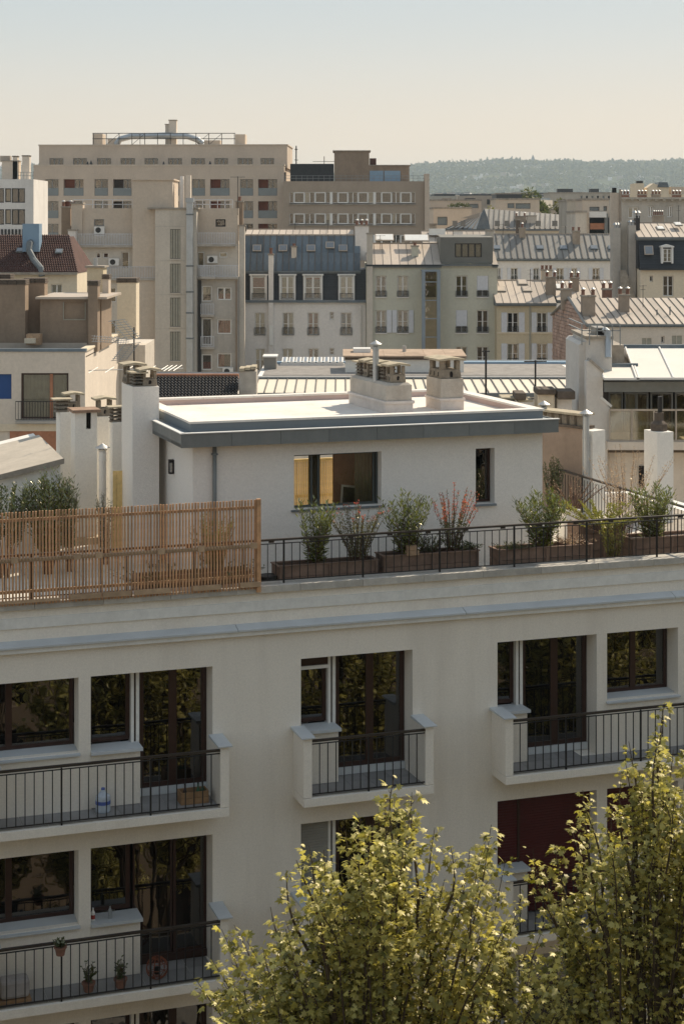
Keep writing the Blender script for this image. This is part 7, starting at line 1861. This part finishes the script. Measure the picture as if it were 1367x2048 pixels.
far_tree('garden_tree', 'bright olive rounded tree standing above the roofs, right of the beige terrace', Fr(1113, 262), 0, 0, 20, 10.9, 2.7, leafmat('olive_tree_leaf', (0.08, 0.09, 0.02), (0.15, 0.14, 0.04), 0.3, 0.04, 0.5), 32, 800, None, 0.55, 0.2)
far_tree('garden_tree', 'small yellow-green tree left of the reddish one above the blue roofs', Fr(986, 262), 0, 0, 24, 5.6, 2.2, LM_LIGHT, 33, 400, None, 0.4, 0.15)
far_tree('garden_tree', 'small reddish tree right of the yellow-green one above the blue roofs', Fr(999, 264), 0, 0, 24, 5.2, 1.9, LM_FARRED, 34, 350, None, 0.4, 0.15)
for i, (px, dep, h, w) in enumerate(((1080, 320, 10.5, 7), (1092, 330, 10, 7), (1100, 310, 8.5, 6), (862, 330, 9.5, 4), (1085, 280, 6.5, 4), (1102, 275, 6.5, 5), (1142, 330, 10.6, 5))):
    far_tree('garden_tree', ['dark green tree behind the round olive one', 'second dark tree behind the round olive one', 'low dark tree left of the round olive one', 'small green tree close right of the office block', 'small yellowish shrub tree below the dark trees', 'broad olive shrub tree below the dark trees', 'dark tree right of the round olive one'][i], Fr(px, dep), 0, 0, 20, h, w, LM_LIGHT if i == 4 else LM_FAR, 40+i, 420, None, 0.7, 0.3)
for i in range(7):
    far_tree('roof_shrub', 'olive shrub in the row of planters on the low beige block', Fr(902+i*5.5, 262), 0, 1.5, 27+(445-417)*262/FPX, 0.9, 0.9, LM_FAR, 60+i, 60, 'shrubs on the low beige block', 0.2, 0.1)
# wooded plain and hills
def terrain(name, y0, y1, x0, x1, hfun, nx, ny, m):
    V = []; Fc = []
    for j in range(ny+1):
        for i in range(nx+1):
            x = x0+(x1-x0)*i/nx; y = y0+(y1-y0)*j/ny; V.append((x, y, hfun(x, y, j/ny)))
    for j in range(ny):
        for i in range(nx): k = j*(nx+1)+i; Fc.append((k, k+1, k+nx+2, k+nx+1))
    me = bpy.data.meshes.new(name); me.from_pydata(V, [], Fc); me.materials.append(m); me.polygons.foreach_set('use_smooth', [True]*len(Fc))
    o = bpy.data.objects.new(name, me); COL.objects.link(o); return tag(o, kind='structure')
from mathutils import noise as mn
ridge = prof_ridge = [(-400, 338), (0, 336), (40, 333), (70, 334), (600, 345), (858, 331), (900, 329), (960, 326), (1000, 324), (1060, 326), (1130, 324), (1180, 328), (1240, 326), (1300, 328), (1350, 323), (1420, 320), (1800, 330)]
def rid(px):
    for (a, b), (c, d) in zip(ridge, ridge[1:]):
        if a <= px <= c: return b+(d-b)*(px-a)/(c-a)
    return 335
HD0, HD1 = 2600, 4700
def hill_h(x, y, f):
    px = CX+x/y*FPX
    top = (HY-6-rid(px))*HD1/FPX+EYE
    s = f*f*(3-2*f)
    return 3+(top-3)*min(1, s**0.85)+6*mn.noise(Vector((x/260, y/260, 0)))*(1-f)*f*4+3*mn.noise(Vector((x/60, y/60, 3)))
mh = bpy.data.materials.new('wooded_hillside'); mh.use_nodes = True
nt = mh.node_tree; bs = nt.nodes['Principled BSDF']; bs.inputs['Roughness'].default_value = 1.0; bs.inputs['Specular IOR Level'].default_value = 0.0
tc = nt.nodes.new('ShaderNodeTexCoord'); n1 = nt.nodes.new('ShaderNodeTexNoise'); n1.inputs['Scale'].default_value = 0.012; n1.inputs['Detail'].default_value = 8; n1.inputs['Roughness'].default_value = 0.75
cr_ = nt.nodes.new('ShaderNodeValToRGB'); e = cr_.color_ramp.elements; e[0].position = 0.38; e[0].color = (0.03, 0.045, 0.02, 1); e[1].position = 0.66; e[1].color = (0.16, 0.16, 0.085, 1)
nt.links.new(tc.outputs['Object'], n1.inputs['Vector']); nt.links.new(n1.outputs['Fac'], cr_.inputs['Fac']); nt.links.new(cr_.outputs['Color'], bs.inputs['Base Color'])
MATS['wooded_hillside'] = mh
terrain('hills', HD0, HD1, -2600, 2600, hill_h, 260, 70, mh)
# tree canopy and houses on the hillside: beyond counting
rs_ = np.random.RandomState(4); P, D, S = [], [], []
for i in range(26000):
    y = HD0+(HD1-HD0)*rs_.rand()**0.8; px = rs_.uniform(820, 1420) if i % 9 else rs_.uniform(0, 90); x = (px-CX)/FPX*y
    f = (y-HD0)/(HD1-HD0); g = mn.noise(Vector((x/130, y/130, 7)))
    if g < -0.12: continue
    P.append((x, y, hill_h(x, y, f)+rs_.uniform(1, 8))); D.append((rs_.normal(), rs_.normal(), 0.5)); S.append(rs_.uniform(7, 15))
o = leaf_object('hill_woods', P, D, S, OVAL, leafmat('hill_foliage', (0.035, 0.05, 0.018), (0.13, 0.13, 0.05), 0.15, 0.0, 0.9)); tag(o, 'hazy mixed woods covering the distant hillside below the skyline', 'woods')
hb_ = MB(); r2_ = random.Random(9)
for i in range(1100):
    y = HD0-300+(HD1-HD0+200)*r2_.random(); px = r2_.uniform(820, 1430) if i % 9 else r2_.uniform(0, 90); x = (px-CX)/FPX*y
    if mn.noise(Vector((x/130, y/130, 7))) > 0.18 and r2_.random() < 0.7: continue
    z = hill_h(x, y, max(0, min(1, (y-HD0)/(HD1-HD0)))); w = r2_.uniform(4, 13); h = r2_.uniform(3, 8)
    hb_.box(x-w/2, x+w/2, y-5, y+5, z-4, z+h, r2_.choice((0, 0, 1, 2)))
o = hb_.build('hill_houses', [M_('white_render'), M_('beige_plain'), M_('taupe_concrete')], None, fix=False); tag(o, 'tiny pale houses and apartment slabs scattered over the hazy wooded hillside', 'houses', kind='stuff')
for i, (px, h, w) in enumerate(((1065, 34, 16), (1129, 24, 40), (926, 22, 14), (877, 18, 14))):
    y = HD1-20; x = (px-CX)/FPX*y; z = hill_h(x, y, 0.99); r = thing('hilltop_tower', ['slim tower on the hill ridge', 'pointed pyramid roof on the hill ridge', 'small square tower on the ridge, left', 'tiny tower on the ridge beside the office block'][i], 'tower', (x, y, z-4))
    MB().box(-w/2, w/2, -6, 6, 0, h*(0.5 if i != 1 else 0.15)).build('shaft', M_('taupe_concrete'), r); hh2 = h*(0.5 if i != 1 else 0.15)
    MB().prism([(-w*.4,-5,hh2), (w*.4,-5,hh2), (w*.4,5,hh2), (-w*.4,5,hh2)], [(-.6,-.6,h), (.6,-.6,h), (.6,.6,h), (-.6,.6,h)]).build('spire', M_('slate_dark'), r)
P, D, S = [], [], []
for i in range(9000):
    y = rs_.uniform(600, 2700); px = rs_.uniform(840, 1300) if i % 8 else rs_.uniform(0, 80); x = (px-CX)/FPX*y
    if mn.noise(Vector((x/90, y/90, 2))) < 0.0: continue
    P.append((x, y, rs_.uniform(12, 24+y*0.003))); D.append((rs_.normal(), rs_.normal(), 0.4)); S.append(rs_.uniform(3, 8))
o = leaf_object('plain_woods', P, D, S, OVAL, LM_FAR); tag(o, 'green tree tops mixed among the distant roofs before the hills', 'woods')
for i, (F_, px, y0, y1, lab) in enumerate(((FD, 760, 500, 470, 'thin aerial on the zinc roof at the left of the pale green house'), (FD, 905, 474, 455, 'short aerial on the boxy dormer of the pale green house'), (FL, 1005, 480, 447, 'thin aerial on the long grey zinc roof, left end'), (FL, 1130, 480, 452, 'thin aerial on the long grey zinc roof between the two stacks'), (FG, 1060, 575, 538, 'aerial on the tan roof of the yellow house'), (FK, 1285, 600, 570, 'aerial on the broad tan roof right of the brick gable'), (FJ, 1356, 450, 410, 'aerial above the pinkish zinc top at the right edge'), (FC, 655, 461, 440, 'short aerial on the white mansard house ridge, right'), (FA, 280, 289, 268, 'mast beside the silver duct of the long beige block'), (FB, 640, 362, 335, 'thin whip beside the louvred box of the office block'))):
    antenna('roof_aerial', lab, F_, F_.s_at(px, 3.5), 3.5, F_.z_at(px, y0, 3.5)-0.5, F_.z_at(px, y1, 3.5), [(0.97, 0.45, 5, 12*i), (0.8, 0.25, 3, 50+9*i)], r=0.022 if i < 8 else 0.04)
# air
hz = MB().box(-3200, 3200, -60, 5600, -1.0, 215.0).build('haze', bpy.data.materials.new('haze_air')); tag(hz, kind='stuff')
hm_ = hz.data.materials[0]; hm_.use_nodes = True; nt = hm_.node_tree; nt.nodes.remove(nt.nodes['Principled BSDF'])
pv_ = nt.nodes.new('ShaderNodeVolumePrincipled'); pv_.inputs['Color'].default_value = (0.76, 0.90, 1.0, 1); pv_.inputs['Density'].default_value = 0.00013; pv_.inputs['Anisotropy'].default_value = 0.2
nt.links.new(pv_.outputs[0], nt.nodes['Material Output'].inputs['Volume'])
# ================================================================ plane trees in the street
def plane_tree(label, F, s, t, z_ground, shoots, nleaf, seed, leaf=0.15, individual=0, n_main=12, group='plane trees along the street', per=84):
    """shoots: (ds, dt, ztop, length): upright leaders with leaves; joined to the trunk by limbs"""
    rs = random.Random(seed)
    root = F.thing('plane_tree', label, 'tree', s, t, z_ground, group)
    zf = min(sh[2]-sh[3] for sh in shoots)-z_ground
    MB().tube([(0,0,0), (0.05,0.02,zf*0.3), (-0.04,0.04,zf*0.55), (0,0,zf*0.72)], 0.20, 10, 0.12).build('trunk', M_('bark_grey'), root)
    lb = MB(); P, D, S = [], [], []; leaders = []
    for si, (ds, dt, zt, ln) in enumerate(shoots):
        z0 = zt-ln-z_ground; zt = zt-z_ground
        a = Vector((0, 0, zf*0.68+rs.uniform(-0.6, 0.9))); c = Vector((ds*0.72, dt*0.72, z0))
        mid = (a+c)/2+Vector((rs.uniform(-.2,.2), rs.uniform(-.2,.2), 0.1*abs(ds)))
        pts = [a, mid, c]; main = si < n_main
        if not main:      # side branch: leaves the nearest leader lower down
            L0 = min(leaders, key=lambda q: abs(q[2].x-c.x)+0.5*abs(q[2].y-c.y)+rs.uniform(0, 0.8)); fz = rs.random()
            pts = [L0[1].lerp(L0[2], 0.3+0.7*fz) if c.z > L0[2].z else L0[1].lerp(L0[2], fz*0.6)]; mid = (pts[0]+c)/2+Vector((0, 0, -0.15)); pts += [mid, c]
        sw = [rs.uniform(-0.1, 0.1) for _ in range(6)]
        N = 7
        for k in range(1, N+1):
            f = k/N
            pts.append(Vector((ds*(0.72+0.28*f)+sw[0]*math.sin(f*5+sw[1]*20), dt*(0.72+0.28*f)+sw[2]*math.sin(f*4+sw[3]*20), z0+(zt-z0)*f)))
        lb.tube(pts, 0.045 if main else 0.018, 5, 0.004)
        if main: leaders.append((a, mid, c))
        q = pts[2:]
        for j in range(int(per*0.9)):
            f = 1-rs.random()*0.75; b0 = (mid.lerp(c, f)); an = rs.uniform(0, 6.28); v = Vector((math.cos(an), math.sin(an), rs.uniform(-0.5, 0.6)))
            P.append(b0+v*rs.uniform(0.05, 0.3)); D.append(v); S.append(leaf*rs.uniform(0.5, 1.15))
        nl = int(per*ln*rs.uniform(0.85, 1.15)); side = []
        for j in range(int(ln*7)):      # side twigs
            f = (j+rs.random())/(ln*7); k = min(int(f*N), N-1); g = f*N-k
            p = q[k].lerp(q[k+1], g); an = rs.uniform(0, 6.28); L = (1.08-f)*rs.uniform(0.12, 0.42)*(0.55+0.25*ln/2)
            e = p+Vector((math.cos(an)*L, math.sin(an)*L, L*rs.uniform(0.5, 1.3)))
            lb.tube([p, (p+e)/2+Vector((0,0,-0.02)), e], 0.008, 3, 0.003, caps=False); side.append((p, e, L))
        for j in range(nl):
            if side and rs.random() < 0.78:
                p, e, L = rs.choice(side); f = rs.random()**0.6; b0 = p.lerp(e, f)
            else:
                f = rs.random(); k = min(int(f*N), N-1); b0 = q[k].lerp(q[k+1], f*N-k)
            an = rs.uniform(0, 6.28); v = Vector((math.cos(an), math.sin(an), rs.uniform(-0.5, 0.6)))
            P.append(b0+v*rs.uniform(0.02, 0.11)); D.append(v+Vector((0,0,-0.15))); S.append(leaf*rs.uniform(0.5, 1.15))
    lb.build('limb', M_('bark_grey'), root, fix=False)
    if individual:
        # the leaves that show largest are objects of their own
        cp = Vector((0, 0, EYE)); inv = Matrix.Rotation(-F.a, 3, 'Z'); cl = inv @ (cp-root.location)
        idx = sorted(range(len(P)), key=lambda i: (P[i]-cl).length/S[i])[:individual]
        me = bpy.data.meshes.new('leaf'); me.from_pydata(LOBED[0], [], LOBED[1]); me.materials.append(LM_LEAF1)
        keep = set(idx)
        for i in idx:
            d = D[i].normalized(); nn = Vector((rs.gauss(0, 1), rs.gauss(0, 1), abs(rs.gauss(0, 1))+0.6)); x = d.cross(nn).normalized(); zz = x.cross(d)
            M = Matrix((x, d, zz)).transposed()
            piece('leaf', me, root, P[i], M.to_euler(), (S[i],)*3)
        rest = [i for i in range(len(P)) if i not in keep]
        P, D, S = [P[i] for i in rest], [D[i] for i in rest], [S[i] for i in rest]
    leaf_object('crown', P, D, S, LOBED, LM_PLANE, root)
    print(label, len(P)+individual, 'leaves')
    return root
LM_LEAF1 = leafmat('plane_leaf_single', (0.32, 0.29, 0.08), (0.32, 0.29, 0.08), 0.42, 0.045, 0.45)

def shoots_from(F, s0, t0, tips, seed, fill, x0, x1, prof):
    """leaders whose tips were read off the photograph, placed at varied depths; the rest fill the crown below the outline"""
    rs = random.Random(seed); out = []
    for (px, py) in tips:
        dt = rs.uniform(-0.9, 0.9); s, z = F.at(px, py, t0+dt); out.append((s-s0, dt, z, rs.uniform(1.3, 2.2)))
    for i in range(fill):
        px = rs.uniform(x0, x1); top = prof(px)
        py = top+rs.uniform(25, 430)*(rs.random()**0.6)+45; dt = rs.uniform(-1.2, 1.1)
        s, z = F.at(px, py, t0+dt); out.append((s-s0, dt, z, rs.uniform(0.9, 1.7)))
    return out
def prof_fn(pts):
    def f(x):
        if x <= pts[0][0]: return pts[0][1]
        for (a, b), (c, d) in zip(pts, pts[1:]):
            if a <= x <= c: return b+(d-b)*(x-a)/(c-a)
        return pts[-1][1]
    return f
T1 = -7.4
s1 = NF.s_at(775, T1)
tips1 = [(795,1555),(770,1590),(835,1588),(745,1650),(870,1660),(693,1662),(905,1690),(612,1690),(600,1720),(655,1700),(570,1745),(545,1815),(935,1700),(985,1650),(975,1685),(1010,1720),(1045,1790),(1090,1850),(1120,1900),(440,1855),(470,1850),(420,1920),(395,1960),(500,1880),(525,1905),(1150,1950),(720,1640),(820,1620),(640,1770)]
pr1 = prof_fn([(390,1980),(440,1880),(540,1830),(600,1720),(690,1680),(780,1590),(850,1640),(900,1710),(985,1690),(1050,1810),(1110,1890),(1160,1980)])
plane_tree('plane tree with sunlit yellow-green leaves and one tall central leader, lower middle', NF, s1, T1, 0.1, shoots_from(NF, s1, T1, tips1, 5, 125, 400, 1155, pr1), 0, 5, individual=300, per=66, leaf=0.122)
s2 = NF.s_at(1300, T1+1.0)
tips2 = [(1327,1405),(1322,1440),(1310,1470),(1345,1500),(1262,1482),(1255,1530),(1240,1560),(1160,1578),(1175,1610),(1140,1650),(1110,1690),(1085,1730),(1385,1500),(1420,1470),(1450,1560),(1060,1700),(1215,1600),(1290,1560),(1365,1560)]
pr2 = prof_fn([(1060,1800),(1110,1740),(1160,1640),(1240,1570),(1260,1530),(1325,1470),(1400,1520),(1500,1600),(1600,1750)])
plane_tree('plane tree with browner dry leaves cut by the right edge of the picture', NF, s2, T1+1.0, 0.1, shoots_from(NF, s2, T1+1.0, tips2, 6, 95, 1070, 1600, pr2), 0, 6, individual=300, per=60, leaf=0.118)
# the row goes on outside the picture: seen in the window panes
g0 = [o for o in COL.objects if o.name.startswith('plane_tree')]
ROW = [(5.6, T1+0.5, 0.4, 'plane tree outside the right edge of the picture, seen only in the window panes'), (11.2, T1+0.5, 0.4, 'farther plane tree outside the right edge, seen only in the window panes'), (-12.5, T1+0.5, -1.2, 'plane tree outside the lower left, seen only in the window panes')]
for q in range(7): ROW.append((-16+5.0*q, -22.0+(q%2)*0.8, -0.4+(q%3)*0.5, 'plane tree of the row below the camera, seen only in the window panes'))
for q in range(6): ROW.append((-11.0+3.4*q, -16.5-(q%2), 0.1, 'added low plane tree out of view, darkening the lower window reflections'))  # unseen trees added and shrunk to darken what the lower panes mirror
for i, (ds, tt, zz, lab) in enumerate(ROW):
    src = g0[0]
    c = src.copy(); COL.objects.link(c); c['label'] = lab
    if -19 < tt < -15: c.scale = (0.8, 0.8, 0.62)
    if tt < -15: c['group'] = 'plane trees of the row below the camera'
    c.location = NF.w(s2+ds, tt, zz)
    c.rotation_euler = (0, 0, NF.a+1.3*(i+1))
    for ch in src.children:
        if ch.name.startswith('leaf'): continue
        d = ch.copy(); COL.objects.link(d); d.parent = c

# ================================================================ opposite building, behind the camera (it throws warm light back and shows in the panes)
opp = NF.thing('opposite_building', 'sunlit cream building across the street, mirrored in the window panes', 'building')
mat('opposite_render', (0.26, 0.20, 0.14), 0.9, 0.06, 0.8)
b = MB(); hh = []
for k in range(8):
    for j in range(-9, 14): hh.append((j*3.2, 1.0+3*k, j*3.2+1.3, 3.0+3*k))
wall_holes(b, -32, 46, 0, 25.6, hh, -31.6, -0.25)
b.quad((-32,-31.6,25.6), (46,-31.6,25.6), (46,-44,25.6), (-32,-44,25.6)); b.build('wall', M_('opposite_render'), opp)
b = MB()
for h in hh: b.box(h[0], h[2], -31.95, -31.9, h[1], h[3])
b.build('window_row', M_('dark_room'), opp)['kind'] = 'stuff'
